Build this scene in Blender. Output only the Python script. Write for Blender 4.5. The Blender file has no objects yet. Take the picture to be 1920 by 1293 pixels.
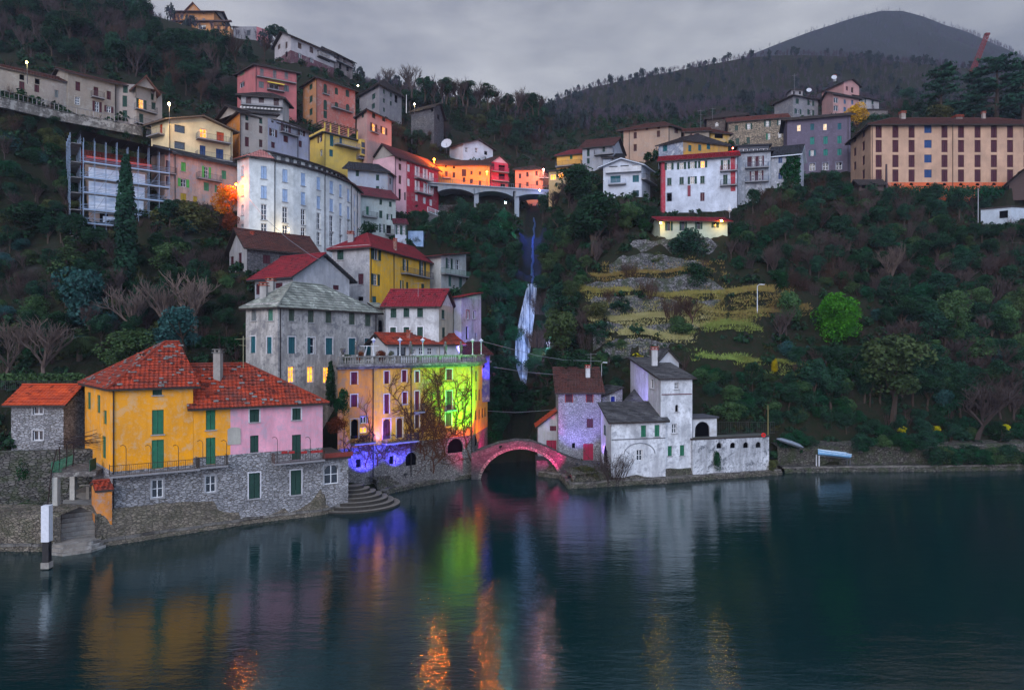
DBG = False
import bpy, math, random
import numpy as np
from mathutils import Vector as V
from mathutils.bvhtree import BVHTree

RN = random.Random(11)
EYE, FOC, CX, CY = 19.0, 1280.0, 960.0, 646.5      # drone height over the lake, focal length and centre in photo pixels
scene = bpy.context.scene
COL = scene.collection

def xy(px, d): return V(((px - CX) / FOC * d, d, 0))
def zof(py, d): return EYE - (py - CY) / FOC * d
def at(px, py, d): return V(((px - CX) / FOC * d, d, zof(py, d)))
def dwater(py): return EYE * FOC / (py - CY)

# ---------------------------------------------------------------- objects
OFF = {}
def tag(o, label=None, cat=None, group=None, kind=None):
    if label: o['label'] = label
    if cat: o['category'] = cat
    if group: o['group'] = group
    if kind: o['kind'] = kind
    return o
def thing(name, label, cat, loc, group=None):
    o = bpy.data.objects.new(name, None); COL.objects.link(o)
    o.empty_display_size = .3
    o.location = loc; OFF[o.name] = V(loc)
    return tag(o, label, cat, group)

class MB:
    """Collects faces; build() links them as ONE mesh object."""
    def __init__(s): s.v = []; s.f = []; s.m = []; s.uv = []
    def face(s, pts, mi=0, uv=None):
        n = len(s.v); s.v += [tuple(p) for p in pts]
        s.f.append(tuple(range(n, n + len(pts)))); s.m.append(mi)
        s.uv.append(uv or [(0, 0)] * len(pts)); return s
    def box(s, o, ex, ey, ez, mi=0):
        o, ex, ey, ez = V(o), V(ex), V(ey), V(ez)
        if ex.cross(ey).dot(ez) < 0: o, ex = o + ex, -ex
        p = [o, o + ex, o + ex + ey, o + ey]; q = [a + ez for a in p]
        s.face(p[::-1], mi); s.face(q, mi)
        for i in range(4): s.face([p[i], p[(i + 1) % 4], q[(i + 1) % 4], q[i]], mi)
        return s
    def cbox(s, c, sx, sy, sz, mi=0, ang=0):
        """box centred in plan on c, standing on c.z, turned by ang"""
        a, b = V((math.cos(ang), math.sin(ang), 0)), V((-math.sin(ang), math.cos(ang), 0))
        return s.box(V(c) - a * sx / 2 - b * sy / 2, a * sx, b * sy, V((0, 0, sz)), mi)
    def tube(s, pts, r, n=4, mi=0, cap=True):
        pts = [V(p) for p in pts]; rr = r if isinstance(r, (list, tuple)) else [r] * len(pts)
        rings = []
        for i, p in enumerate(pts):
            t = (pts[min(i + 1, len(pts) - 1)] - pts[max(i - 1, 0)])
            t = t.normalized() if t.length > 1e-6 else V((0, 0, 1))
            a = t.cross(V((0, 0, 1)) if abs(t.z) < .9 else V((1, 0, 0))).normalized(); b = t.cross(a)
            rings.append([p + (a * math.cos(k * 2 * math.pi / n) + b * math.sin(k * 2 * math.pi / n)) * rr[i] for k in range(n)])
        base = len(s.v)
        for rg in rings: s.v += [tuple(p) for p in rg]
        for i in range(len(pts) - 1):
            for k in range(n):
                j = (k + 1) % n
                s.f.append((base + i * n + k, base + i * n + j, base + (i + 1) * n + j, base + (i + 1) * n + k)); s.m.append(mi); s.uv.append([(0, 0)] * 4)
        if cap:
            s.f.append(tuple(base + k for k in range(n))[::-1]); s.m.append(mi); s.uv.append([(0, 0)] * n)
            e = base + (len(pts) - 1) * n
            s.f.append(tuple(e + k for k in range(n))); s.m.append(mi); s.uv.append([(0, 0)] * n)
        return s
    def lathe(s, c, prof, n=8, mi=0, sx=1, sy=1):
        c = V(c); base = len(s.v)
        for r, z in prof:
            s.v += [tuple(c + V((r * sx * math.cos(k * 2 * math.pi / n), r * sy * math.sin(k * 2 * math.pi / n), z))) for k in range(n)]
        for i in range(len(prof) - 1):
            for k in range(n):
                j = (k + 1) % n
                s.f.append((base + i * n + k, base + i * n + j, base + (i + 1) * n + j, base + (i + 1) * n + k)); s.m.append(mi); s.uv.append([(0, 0)] * 4)
        return s
    def mesh(s, name, mats, off=V((0, 0, 0)), smooth=False):
        me = bpy.data.meshes.new(name)
        me.from_pydata([(a - off.x, b - off.y, c - off.z) for a, b, c in s.v], [], s.f)
        for m in (mats if isinstance(mats, (list, tuple)) else [mats]): me.materials.append(m)
        me.polygons.foreach_set('material_index', s.m)
        if any(u[0] != (0, 0) or u[-1] != (0, 0) for u in s.uv):
            l = me.uv_layers.new(name='UVMap'); l.data.foreach_set('uv', [c for u in s.uv for p in u for c in p])
        if smooth: me.polygons.foreach_set('use_smooth', [True] * len(s.f))
        me.update(); return me
    def build(s, name, mats, parent=None, loc=None, smooth=False):
        if not s.f: return None
        if parent is not None:
            off = OFF[parent.name]; me = s.mesh(name, mats, off, smooth)
            o = bpy.data.objects.new(name, me); COL.objects.link(o); o.parent = parent; OFF[o.name] = off
        else:
            off = V(loc) if loc is not None else V((0, 0, 0)); me = s.mesh(name, mats, off, smooth)
            o = bpy.data.objects.new(name, me); COL.objects.link(o); o.location = off; OFF[o.name] = off
        return o

def np_object(name, verts, faces, mats, loc=(0, 0, 0), mi=None):
    """verts (N,3), faces (M,k) numpy"""
    me = bpy.data.meshes.new(name); k = faces.shape[1]
    me.vertices.add(len(verts)); me.vertices.foreach_set('co', verts.astype(np.float32).ravel())
    me.loops.add(faces.size); me.loops.foreach_set('vertex_index', faces.astype(np.int32).ravel())
    me.polygons.add(len(faces)); me.polygons.foreach_set('loop_start', np.arange(0, faces.size, k, dtype=np.int32))
    for m in mats: me.materials.append(m)
    if mi is not None: me.polygons.foreach_set('material_index', mi.astype(np.int32))
    me.update(calc_edges=True); me.validate()
    o = bpy.data.objects.new(name, me); COL.objects.link(o); o.location = loc; OFF[o.name] = V(loc)
    return o

# ---------------------------------------------------------------- materials
def lin(h):
    if not isinstance(h, str): return tuple(h)[:3]
    c = [int(h[i:i + 2], 16) / 255 for i in (0, 2, 4)]
    return tuple(x / 12.92 if x <= .04045 else ((x + .055) / 1.055) ** 2.4 for x in c)
def rgba(h): return (*lin(h), 1)
MATS = {}
class NT:
    def __init__(s, name):
        s.mat = bpy.data.materials.new(name); s.mat.use_nodes = True; s.t = s.mat.node_tree; s.n = s.t.nodes
        s.p = s.n['Principled BSDF']; s.out = s.n['Material Output']
    def add(s, typ, **kw):
        n = s.n.new('ShaderNode' + typ)
        for k, v in kw.items():
            if k[0] == '_': setattr(n, k[1:], v)
            else: s.set(n, k, v)
        return n
    def set(s, n, k, v):
        i = n.inputs[int(k[1:])] if k[0] == 'i' and k[1:].isdigit() else n.inputs[k.replace('_', ' ')]
        if isinstance(v, bpy.types.NodeSocket): s.t.links.new(v, i)
        elif isinstance(v, bpy.types.Node): s.t.links.new(v.outputs[0], i)
        else: i.default_value = v
    def coord(s, scale=(1, 1, 1), kind='Object'):
        tc = s.add('TexCoord'); mp = s.add('Mapping'); s.t.links.new(tc.outputs[kind], mp.inputs[0]); mp.inputs['Scale'].default_value = scale
        return mp.outputs[0]
    def noise(s, vec, scale, detail=4, rough=.55): 
        return s.add('TexNoise', Vector=vec, Scale=scale, Detail=detail, Roughness=rough).outputs[0]
    def ramp(s, fac, *stops):
        r = s.add('ValToRGB', Fac=fac); e = r.color_ramp.elements
        while len(e) < len(stops): e.new(.5)
        for el, (p, c) in zip(e, stops): el.position = p; el.color = (c, c, c, 1) if isinstance(c, (int, float)) else rgba(c)
        return r.outputs[0]
    def mix(s, fac, a, b, typ='MIX'):
        m = s.add('Mix', _data_type='RGBA', _blend_type=typ)
        s.set(m, 'i0', fac)
        for k, v in (('i6', a), ('i7', b)): s.set(m, k, rgba(v) if isinstance(v, str) else ((*v, 1) if isinstance(v, tuple) and len(v) == 3 else v))
        return m.outputs[2]
    def math(s, op, a, b=0.0): return s.add('Math', _operation=op, i0=a, i1=b).outputs[0]
    def bump(s, h, strength=.4, dist=.05):
        b = s.add('Bump', Height=h, Strength=strength, Distance=dist); s.set(s.p, 'Normal', b.outputs[0])
    def done(s, color, rough=.9, spec=.2):
        s.set(s.p, 'Base_Color', color if not isinstance(color, str) else rgba(color)); s.set(s.p, 'Roughness', rough)
        s.p.inputs['Specular IOR Level'].default_value = spec
        return s.mat
def cached(fn):
    def w(*a):
        k = (fn.__name__,) + a
        if k not in MATS: MATS[k] = fn(*a)
        return MATS[k]
    return w
def scale_c(h, k): return tuple(min(1, x * k) for x in lin(h))
def blend(a, b, t): return tuple(x * (1 - t) + y * t for x, y in zip(lin(a), lin(b)))

@cached
def plaster(col, grime=.4, patch='8d8c88'):
    """old lime render: mottled tone, rain streaks, blotches where the coat has come off"""
    t = NT('plaster'); v = t.coord()
    n1 = t.noise(v, .35, 5); n2 = t.noise(v, 2.6, 6, .65)
    st = t.noise(t.coord((.8, .8, .17)), 1.0, 6, .72)
    c = t.mix(t.ramp(n1, (.3, 0.0), (.72, 1.0)), scale_c(col, 1.08), blend(scale_c(col, .72), patch, .4 * grime))
    c = t.mix(t.math('MULTIPLY', t.ramp(st, (.42, 0.0), (.64, 1.0)), min(1, .95 * grime)), c, blend(scale_c(col, .42), '3a3a3c', .55))
    c = t.mix(t.math('MULTIPLY', t.ramp(n2, (.5, 0.0), (.62, 1.0)), min(1, 1.3 * grime)), c, blend(scale_c(col, .7), patch, .6))
    c = t.mix(t.math('MULTIPLY', t.ramp(t.noise(v, .7, 6, .7), (.54, 0.0), (.6, 1.0)), min(1, 1.2 * grime)), c, patch)
    t.bump(n2, .35, .04)
    return t.done(c, .92, .12)
@cached
def stone(c1='8b8c8e', c2='55565a', sc=2.6, mort='3c3b3a', moss=.0):
    t = NT('rubble stone'); v = t.coord((1, 1, 2.1)); 
    v = t.mix(.08, v, t.add('TexNoise', Vector=v, Scale=1.5).outputs[1])
    a = t.add('TexVoronoi', Vector=v, Scale=sc); e = t.add('TexVoronoi', _feature='DISTANCE_TO_EDGE', Vector=v, Scale=sc)
    g = t.add('SeparateColor', Color=a.outputs['Color'])
    c = t.mix(g.outputs[0], c1, c2); c = t.mix(t.math('MULTIPLY', g.outputs[1], .25), c, scale_c(c1, 1.35))
    c = t.mix(t.ramp(e.outputs[0], (.03, 1.0), (.1, 0.0)), c, mort)
    n = t.noise(t.coord(), .5, 6, .65)
    c = t.mix(t.math('MULTIPLY', t.ramp(n, (.42, 0.0), (.7, 1.0)), .5), c, scale_c(c2, .55))
    if moss: c = t.mix(t.math('MULTIPLY', t.ramp(t.noise(t.coord(), .9, 5), (.45, 0.0), (.62, 1.0)), moss), c, '2d3a1c')
    t.bump(t.ramp(e.outputs[0], (.0, 0.0), (.14, 1.0)), .8, .08)
    return t.done(c, .9, .15)
@cached
def tiles(col, alt, wx=.42, wy=.4, age=.5):
    """clay tiles in courses: each tile its own tone; weathered and lichen-grey blotches"""
    t = NT('roof tiles'); uv = t.coord((1, 1, 1), 'UV'); sx = t.add('SeparateXYZ', Vector=uv)
    fx = t.math('FLOOR', t.math('DIVIDE', sx.outputs[0], wx)); fy = t.math('FLOOR', t.math('DIVIDE', sx.outputs[1], wy))
    wn = t.add('TexWhiteNoise', Vector=t.add('CombineXYZ', X=fx, Y=fy).outputs[0]).outputs[0]
    rw = t.add('TexWhiteNoise', Vector=t.add('CombineXYZ', X=fy, Y=t.math('FLOOR', t.math('DIVIDE', sx.outputs[0], 3.1))).outputs[0]).outputs[0]
    c = t.mix(t.math('ADD', t.math('MULTIPLY', wn, .6), t.math('MULTIPLY', rw, .5)), col, alt); c = t.mix(t.ramp(wn, (.86, 0.0), (.93, .8)), c, scale_c(alt, .45))
    c = t.mix(t.math('MULTIPLY', t.ramp(t.noise(t.coord(), .6, 6, .7), (.45, 0.0), (.7, 1.0)), age), c, blend(scale_c(alt, .35), '4a4845', .5))
    s1 = t.math('SINE', t.math('MULTIPLY', sx.outputs[0], 2 * math.pi / wx))
    t.bump(s1, .7, .06)
    return t.done(c, .8, .25)
@cached
def slate(col='4d4e50', alt='2c2c2f', w=.7):
    t = NT('stone slab roof'); uv = t.coord((1, 1, 1), 'UV')
    b = t.add('TexVoronoi', Vector=t.mix(0, uv, uv), Scale=1 / w); e = t.add('TexVoronoi', _feature='DISTANCE_TO_EDGE', Vector=uv, Scale=1 / w)
    g = t.add('SeparateColor', Color=b.outputs['Color'])
    c = t.mix(g.outputs[0], col, alt); c = t.mix(t.ramp(g.outputs[1], (.8, 0.0), (.95, .6)), c, scale_c(col, 1.9))
    c = t.mix(t.math('MULTIPLY', t.ramp(t.noise(t.coord(), .7, 6), (.45, 0.0), (.7, 1.0)), .6), c, scale_c(alt, .6))
    t.bump(t.math('ADD', t.ramp(e.outputs[0], (0.0, 0.0), (.12, .5)), g.outputs[2]), .8, .06)
    return t.done(c, .75, .3)
@cached
def flat(col, rough=.7, var=.25, spec=.3):
    t = NT('painted surface'); n = t.noise(t.coord(), 3.5, 5, .7)
    c = t.mix(t.ramp(n, (.35, 0.0), (.7, 1.0)), scale_c(col, 1 + var * .4), scale_c(col, 1 - var))
    t.bump(n, .15, .02); return t.done(c, rough, spec)
@cached
def louvre(col):
    t = NT('shutter paint'); sx = t.add('SeparateXYZ', Vector=t.coord()); n = t.noise(t.coord(), 1.2, 5, .7)
    c = t.mix(t.ramp(n, (.3, 0.0), (.75, 1.0)), scale_c(col, 1.15), scale_c(col, .7))
    t.bump(t.math('SINE', t.math('MULTIPLY', sx.outputs[2], 55)), .5, .03); return t.done(c, .6, .3)
@cached
def metal(col='1c1c1e', rough=.5):
    t = NT('painted metal'); n = t.noise(t.coord(), 6, 4)
    t.set(t.p, 'Metallic', .4); return t.done(t.mix(n, scale_c(col, .8), scale_c(col, 1.2)), rough, .4)
@cached
def glass(col='0b0e12'):
    t = NT('window glass'); n = t.noise(t.coord(), .8, 3)
    return t.done(t.mix(t.ramp(n, (.4, 0.0), (.6, 1.0)), col, scale_c(col, 2.2)), .08, .6)
@cached
def glow(col, power, var=.6):
    t = NT('lit pane'); n = t.noise(t.coord(), 1.9, 3)
    c = t.mix(t.ramp(n, (.38, 0.0), (.64, 1.0)), scale_c(col, 1 - var), scale_c(col, 1.0))
    t.set(t.p, 'Emission_Color', c); t.set(t.p, 'Emission_Strength', power)
    return t.done('302010', .3)
@cached
def bulb(col, power):
    t = NT('lamp bulb'); t.set(t.p, 'Emission_Color', (*lin(col), 1)); t.set(t.p, 'Emission_Strength', power); return t.done('101010', .4)
@cached
def leaf(c1, c2, c3=None, rough=.75):
    c1, c2, c3 = (tuple(x * k for x, k in zip(lin(c), (.88, .92, 1.02))) if c else None for c in (c1, c2, c3))
    t = NT('leaves'); oi = t.add('ObjectInfo'); v = t.coord()
    g = t.add('NewGeometry') if False else None
    n = t.noise(v, .55, 3); n2 = t.noise(v, 5.0, 2)
    c = t.mix(t.ramp(n, (.35, 0.0), (.65, 1.0)), c1, c2)
    c = t.mix(t.ramp(n2, (.4, 0.0), (.72, .9)), c, c3 or scale_c(c2, 1.7))
    hs = t.add('HueSaturation', Color=c, Hue=t.math('ADD', t.math('MULTIPLY', oi.outputs['Random'], .05), .475), Value=t.math('ADD', t.math('MULTIPLY', oi.outputs['Random'], .5), .75))
    return t.done(hs.outputs[0], rough, .06)
@cached
def bark(c1='4a4038', c2='2a2420'):
    t = NT('bark'); oi = t.add('ObjectInfo'); n = t.noise(t.coord((4, 4, 1)), 2, 5)
    c = t.mix(n, c1, c2)
    hs = t.add('HueSaturation', Color=c, Value=t.math('ADD', t.math('MULTIPLY', oi.outputs['Random'], .5), .75))
    return t.done(hs.outputs[0], .9, .1)

WIN = dict(green='1d5f45', darkgreen='17382f', teal='15505a', maroon='56142a', brown='3b2020', wine='3d1420', paleblue='8fa6c4', white='b8bcc0', grey='5b6163', orange='a03c18', blue='1c3a66', yellow='a8902c', lime='4aa04a')
FRAME_W, WOOD_D = 'c9ccd0', '2a2320'
# ---------------------------------------------------------------- house builder
CTRL = []          # terrain control points (x, y, z)
FOOT = []          # house footprints, kept clear of plants
HOUSES = {}
CLEAR = []         # picture boxes of house fronts that filler trees must not hide
def zpy(z, P): return min(CY - (z - EYE) / p.y * FOC for p in P)

class Wall:
    def __init__(s, A, B, z0, z1, mat):
        s.A, s.B, s.z0, s.z1, s.mat = V((A.x, A.y, 0)), V((B.x, B.y, 0)), z0, z1, mat
        s.L = (s.B - s.A).length; s.u = (s.B - s.A).normalized(); s.n = V((s.u.y, -s.u.x, 0)); s.holes = []
    def hit(s, px, py):
        d = V(((px - CX) / FOC, 1, -(py - CY) / FOC)); k = s.A.dot(s.n) / d.dot(s.n) if abs(d.dot(s.n)) > 1e-6 else 1
        p = d * k; return (p - s.A).dot(s.u), p.z + EYE, k
    def P(s, a, z, off=0): return s.A + s.u * a + s.n * off + V((0, 0, z))
    def rect(s, px, py, w, h):
        a0 = s.hit(px - w / 2, py)[0]; a1 = s.hit(px + w / 2, py)[0]; _, zc, k = s.hit(px, py); hz = h * k / FOC / 2
        return max(.08, a0), min(s.L - .08, a1), max(zc - hz, s.z0 + .05), min(zc + hz, s.z1 - .08)

def wall_mesh(mb, w, zones):
    """front face of a wall with real openings; zones = [(z_top, material index)...]"""
    us = {0.0, w.L}; zs = {w.z0, w.z1}
    for zt, _ in zones:
        if w.z0 < zt < w.z1: zs.add(zt)
    for h in w.holes: us |= {h[0], h[1]}; zs |= {h[2], h[3]}
    us, zs = sorted(us), sorted(zs)
    for i in range(len(us) - 1):
        for j in range(len(zs) - 1):
            if us[i + 1] - us[i] < 1e-4 or zs[j + 1] - zs[j] < 1e-4: continue
            cu, cz = (us[i] + us[i + 1]) / 2, (zs[j] + zs[j + 1]) / 2
            if any(h[0] < cu < h[1] and h[2] < cz < h[3] for h in w.holes): continue
            mi = next((m for zt, m in zones if cz < zt), w.mat)
            mb.face([w.P(us[i], zs[j]), w.P(us[i + 1], zs[j]), w.P(us[i + 1], zs[j + 1]), w.P(us[i], zs[j + 1])], mi)
    for a0, a1, z0, z1, arch, dep in w.holes:
        mi = next((m for zt, m in zones if (z0 + z1) / 2 < zt), w.mat); D = -dep
        for p, q in (((a0, z0), (a0, z1)), ((a0, z1), (a1, z1)), ((a1, z1), (a1, z0)), ((a1, z0), (a0, z0))):
            mb.face([w.P(*p), w.P(*q), w.P(*q, D), w.P(*p, D)], mi)
        if arch:
            r = (a1 - a0) / 2; c = (a0 + a1) / 2; zc = z1 - r
            for sg, ac in ((-1, a0), (1, a1)):
                arc = [(c + sg * r * math.cos(t), zc + r * math.sin(t)) for t in [k * math.pi / 2 / 5 for k in range(6)]]
                for k in range(5):
                    mb.face([w.P(ac, z1, .003), w.P(*arc[k], .003), w.P(*arc[k + 1], .003)], mi)
                    mb.face([w.P(*arc[k], .003), w.P(*arc[k + 1], .003), w.P(*arc[k + 1], D), w.P(*arc[k], D)], mi)

def window(root, w, typ, sh, r, trim, name='window'):
    """typ letters: c closed shutters, o open shutters, g plain pane, l lit pane, x opening with its shade painted as a black sheet, d plank door, h half-open pair;
    a = arched head, s = sill, b = blind frame, k = lit and shutters open"""
    a0, a1, z0, z1 = r; mats = []; mb = MB(); W = a1 - a0; HH = z1 - z0
    if W < .12 or HH < .12: return
    frame = flat(FRAME_W) if 'f' not in typ else flat('3a2c26')
    pane = glow('ff9a2e', 2.0) if ('l' in typ or 'k' in typ) else glow('ffd49a', 1.0) if 'p' in typ else flat('08090c', .95, .3, .0) if 'x' in typ else glass('101720')  # x: near-black sheet, the shade inside the opening put into colour
    mats = [pane, frame, flat(trim) if trim else frame]
    dp = -.23
    P = w.P
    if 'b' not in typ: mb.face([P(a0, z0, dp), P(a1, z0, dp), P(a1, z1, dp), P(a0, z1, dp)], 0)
    t = min(.09, W * .12)
    if typ[0] in 'oglkhp':     # casement bars
        for b0, b1, y0, y1 in ((a0, a0 + t, z0, z1), (a1 - t, a1, z0, z1), (a0 + t, a1 - t, z1 - t, z1), (a0 + t, a1 - t, z0, z0 + t), ((a0 + a1) / 2 - t / 2, (a0 + a1) / 2 + t / 2, z0 + t, z1 - t)):
            mb.box(P(b0, y0, dp), w.u * (b1 - b0), w.n * .05, V((0, 0, y1 - y0)), 1)
        if HH > W * 1.3:
            for k in ((1, 2) if HH > 1.9 * W else (1,)):
                zz = z0 + HH * k / (3 if HH > 1.9 * W else 2)
                mb.box(P(a0 + t, zz - t * .35, dp), w.u * (W - 2 * t), w.n * .045, V((0, 0, t * .7)), 1)
    if trim:
        tw = .13
        for b0, b1, y0, y1 in ((a0 - tw, a0, z0 - tw * .2, z1 + tw), (a1, a1 + tw, z0 - tw * .2, z1 + tw), (a0, a1, z1 if 'a' not in typ else z1 + .02, z1 + tw)):
            mb.box(P(b0, y0, -.01), w.u * (b1 - b0), w.n * .04, V((0, 0, y1 - y0)), 2)
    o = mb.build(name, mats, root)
    if o is None:
        return
    sm = louvre(WIN.get(sh, sh or '1d5f45'))
    if typ[0] in 'ch' or 'd' in typ:
        leaves = ((a0, (a0 + a1) / 2 - .012), ((a0 + a1) / 2 + .012, a1)) if W > .5 else ((a0, a1),)
        for i, (b0, b1) in enumerate(leaves):
            if typ[0] == 'h' and i == 1: continue
            s = MB(); top = z1
            ins = -.1
            s.box(P(b0 + .01, z0 + .01, ins - .04), w.u * (b1 - b0 - .02), w.n * .04, V((0, 0, top - z0 - .02)))
            for zz in ((z0 + .06, z0 + .13), (z0 + HH * .5, z0 + HH * .5 + .07), (z1 - .13, z1 - .06)):   # rails
                s.box(P(b0 + .02, zz[0], ins), w.u * (b1 - b0 - .04), w.n * .018, V((0, 0, zz[1] - zz[0])))
            s.build('shutter', sm, o)
    elif typ[0] in 'ok':
        hw = W * .52
        for b0 in (a0 - hw - .03, a1 + .03):
            s = MB(); s.box(P(b0, z0, .02), w.u * hw, w.n * .04, V((0, 0, HH)))
            for zz in (z0 + .05, z0 + HH * .5, z1 - .12): s.box(P(b0 + .02, zz, .06), w.u * (hw - .04), w.n * .015, V((0, 0, .07)))
            s.build('shutter', sm, o)
    if 's' in typ:
        MB().box(P(a0 - .12, z0 - .1, -.02), w.u * (W + .24), w.n * .16, V((0, 0, .1))).build('sill', flat('8c8d8f'), o)
    return o

def roof_faces(q, axis, rise, i0, i1, over):
    """q: four eave corners (V with z), returns list of faces [(e0,e1,t1,t0)]"""
    c = sum(q, V((0, 0, 0))) / 4
    if axis == 1: q = [q[1], q[2], q[3], q[0]]
    half = ((q[3] - q[0]).length + (q[2] - q[1]).length) / 4
    slope = rise / half; u = (q[1] - q[0]).normalized(); wv = (q[3] - q[0]).normalized()
    e = over
    q = [q[0] - u * e - wv * e, q[1] + u * e - wv * e, q[2] + u * e + wv * e, q[3] - u * e + wv * e]
    q = [V((p.x, p.y, c.z - slope * e)) for p in q]
    m0, m1 = (q[0] + q[3]) / 2, (q[1] + q[2]) / 2
    L = (m1 - m0).length; top = V((0, 0, rise + slope * e))
    i0 = i0 + e if i0 else 0; i1 = i1 + e if i1 else 0
    if i0 + i1 > L - .2: k = (L - .2) / (i0 + i1); i0 *= k; i1 *= k
    r0 = m0 + (m1 - m0).normalized() * i0 + top; r1 = m1 - (m1 - m0).normalized() * i1 + top
    fs = [(q[0], q[1], r1, r0), (q[2], q[3], r0, r1)]
    fs.append((q[1], q[2], r1, r1)) if i1 else None
    fs.append((q[3], q[0], r0, r0)) if i0 else None
    return fs, q, (r0, r1)

def lay_courses(mb, f, step=.5, lift=.085, mi=0, slabs=None):
    """one roof plane as overlapping courses of tiles"""
    e0, e1, t1, t0 = f
    n = (e1 - e0).cross(t0 - e0).normalized() if (t0 - e0).length > 1e-3 else (e1 - e0).cross(t1 - e0).normalized()
    if n.z < 0: n = -n
    u = (e1 - e0).normalized(); up = n.cross(u)
    ln = max((t0 - e0).dot(up), (t1 - e1).dot(up)); N = max(1, round(ln / step))
    for i in range(N):
        a, b = i / N, (i + 1) / N
        p = [e0.lerp(t0, a) + n * lift, e1.lerp(t1, a) + n * lift, e1.lerp(t1, b) + n * .005, e0.lerp(t0, b) + n * .005]
        uv = [((x - e0).dot(u) + i * .37, (x - e0).dot(up)) for x in p]
        if (p[2] - p[3]).length < 1e-3: p, uv = p[:3], uv[:3]
        mb.face(p, mi, uv)
        mb.face([p[0] - n * (lift - .004), p[1] - n * (lift - .004), p[1], p[0]], mi, [uv[0], uv[1], uv[1], uv[0]])
    return n, u, up, ln

def make_roof(root, spec, q, ztop, tmat, wood, over=.45, slabs=0, walls=None, gmat=0, name='roof'):
    """spec: ('r', axis, rise, i0, i1) pitched; ('s', rise, back) lean-to rising to the back; ('f',) flat slab"""
    Q = [V((p.x, p.y, ztop)) for p in q]; mb = MB(); faces = []
    if spec[0] == 'r':
        faces, qq, rd = roof_faces(Q, *spec[1:5], over)
        if walls is not None:
            ax = spec[1]; g = [Q[1], Q[2], Q[3], Q[0]] if ax == 1 else Q
            if not spec[4]: m = (g[1] + g[2]) / 2; walls.face([g[1], g[2], V((m.x, m.y, ztop + spec[2] - .04))], gmat)
            if not spec[3]: m = (g[0] + g[3]) / 2; walls.face([g[3], g[0], V((m.x, m.y, ztop + spec[2] - .04))], gmat)
    elif spec[0] == 's':      # lean-to: low at the front edge (spec[2]==0) or low at edge k
        k = spec[2]; g = Q[k:] + Q[:k]; u = (g[1] - g[0]).normalized(); wv = (g[3] - g[0]).normalized(); rise = spec[1]
        D = (g[3] - g[0]).length; sl = rise / D
        f = (g[0] - u * over - wv * over - V((0, 0, sl * over)), g[1] + u * over - wv * over - V((0, 0, sl * over)), g[2] + u * over + wv * over * .5 + V((0, 0, rise + sl * over * .5)), g[3] - u * over + wv * over * .5 + V((0, 0, rise + sl * over * .5)))
        faces = [f]
        if walls is not None:
            walls.face([g[1], g[2], g[2] + V((0, 0, rise - .03))], gmat); walls.face([g[3], g[0], g[3] + V((0, 0, rise - .03))], gmat)
            walls.face([g[2], g[3], g[3] + V((0, 0, rise - .03)), g[2] + V((0, 0, rise - .03))], gmat)
    else:
        c = sum(Q, V((0, 0, 0))) / 4; big = [p + (p - c).normalized() * over * 1.4 for p in Q]
        mb.face([p + V((0, 0, .25)) for p in big], 0); mb.face([p for p in big][::-1], 1)
        for i in range(4): a, b = big[i], big[(i + 1) % 4]; mb.face([a, b, b + V((0, 0, .25)), a + V((0, 0, .25))], 1)
    for f in faces:
        n, u, up, ln = lay_courses(mb, f)
        dn = V((0, 0, -.2)); pts = [p for i, p in enumerate(f) if i == 0 or (p - f[i - 1]).length > 1e-3]
        mb.face([p + dn for p in pts][::-1], 1)
        for i in range(len(pts)):
            a, b = pts[i], pts[(i + 1) % len(pts)]; mb.face([a + dn, b + dn, b, a], 1)
        if slabs:
            rr = random.Random(int(ln * 991) + slabs); W0 = (f[1] - f[0]).length
            for _ in range(int(slabs * ln * W0 / 10)):
                v = rr.random() ** 1.3 * .93; s = rr.random(); c = f[0].lerp(f[3], v).lerp(f[1].lerp(f[2], v), s); a = rr.uniform(.2, .55)
                if (f[1].lerp(f[2], v) - f[0].lerp(f[3], v)).length < 1: continue
                mb.box(c + n * .09 - u * a / 2, (u + up * rr.uniform(-.12, .12)) * a, up * rr.uniform(.16, .3), n * .05, 2)
    if spec[0] == 'r':        # ridge and hip capping
        r0, r1 = rd; lift = V((0, 0, .07))
        if (r1 - r0).length > .3: mb.tube([r0 + lift, r1 + lift], .13, 5, 0)
        if spec[4]: mb.tube([qq[1] + lift, r1 + lift], .11, 5, 0); mb.tube([qq[2] + lift, r1 + lift], .11, 5, 0)
        if spec[3]: mb.tube([qq[0] + lift, r0 + lift], .11, 5, 0); mb.tube([qq[3] + lift, r0 + lift], .11, 5, 0)
    return mb.build(name, [tmat, wood, flat('6a6866', .9, .5)], root)

def quad_of(P, depth=None):
    if depth:
        u = (P[-1] - P[0]).normalized(); n = V((-u.y, u.x, 0)); return [P[0], P[-1], P[-1] + n * depth, P[0] + n * depth]
    return [P[0], P[1], P[2], P[0] + P[2] - P[1]]

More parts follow.
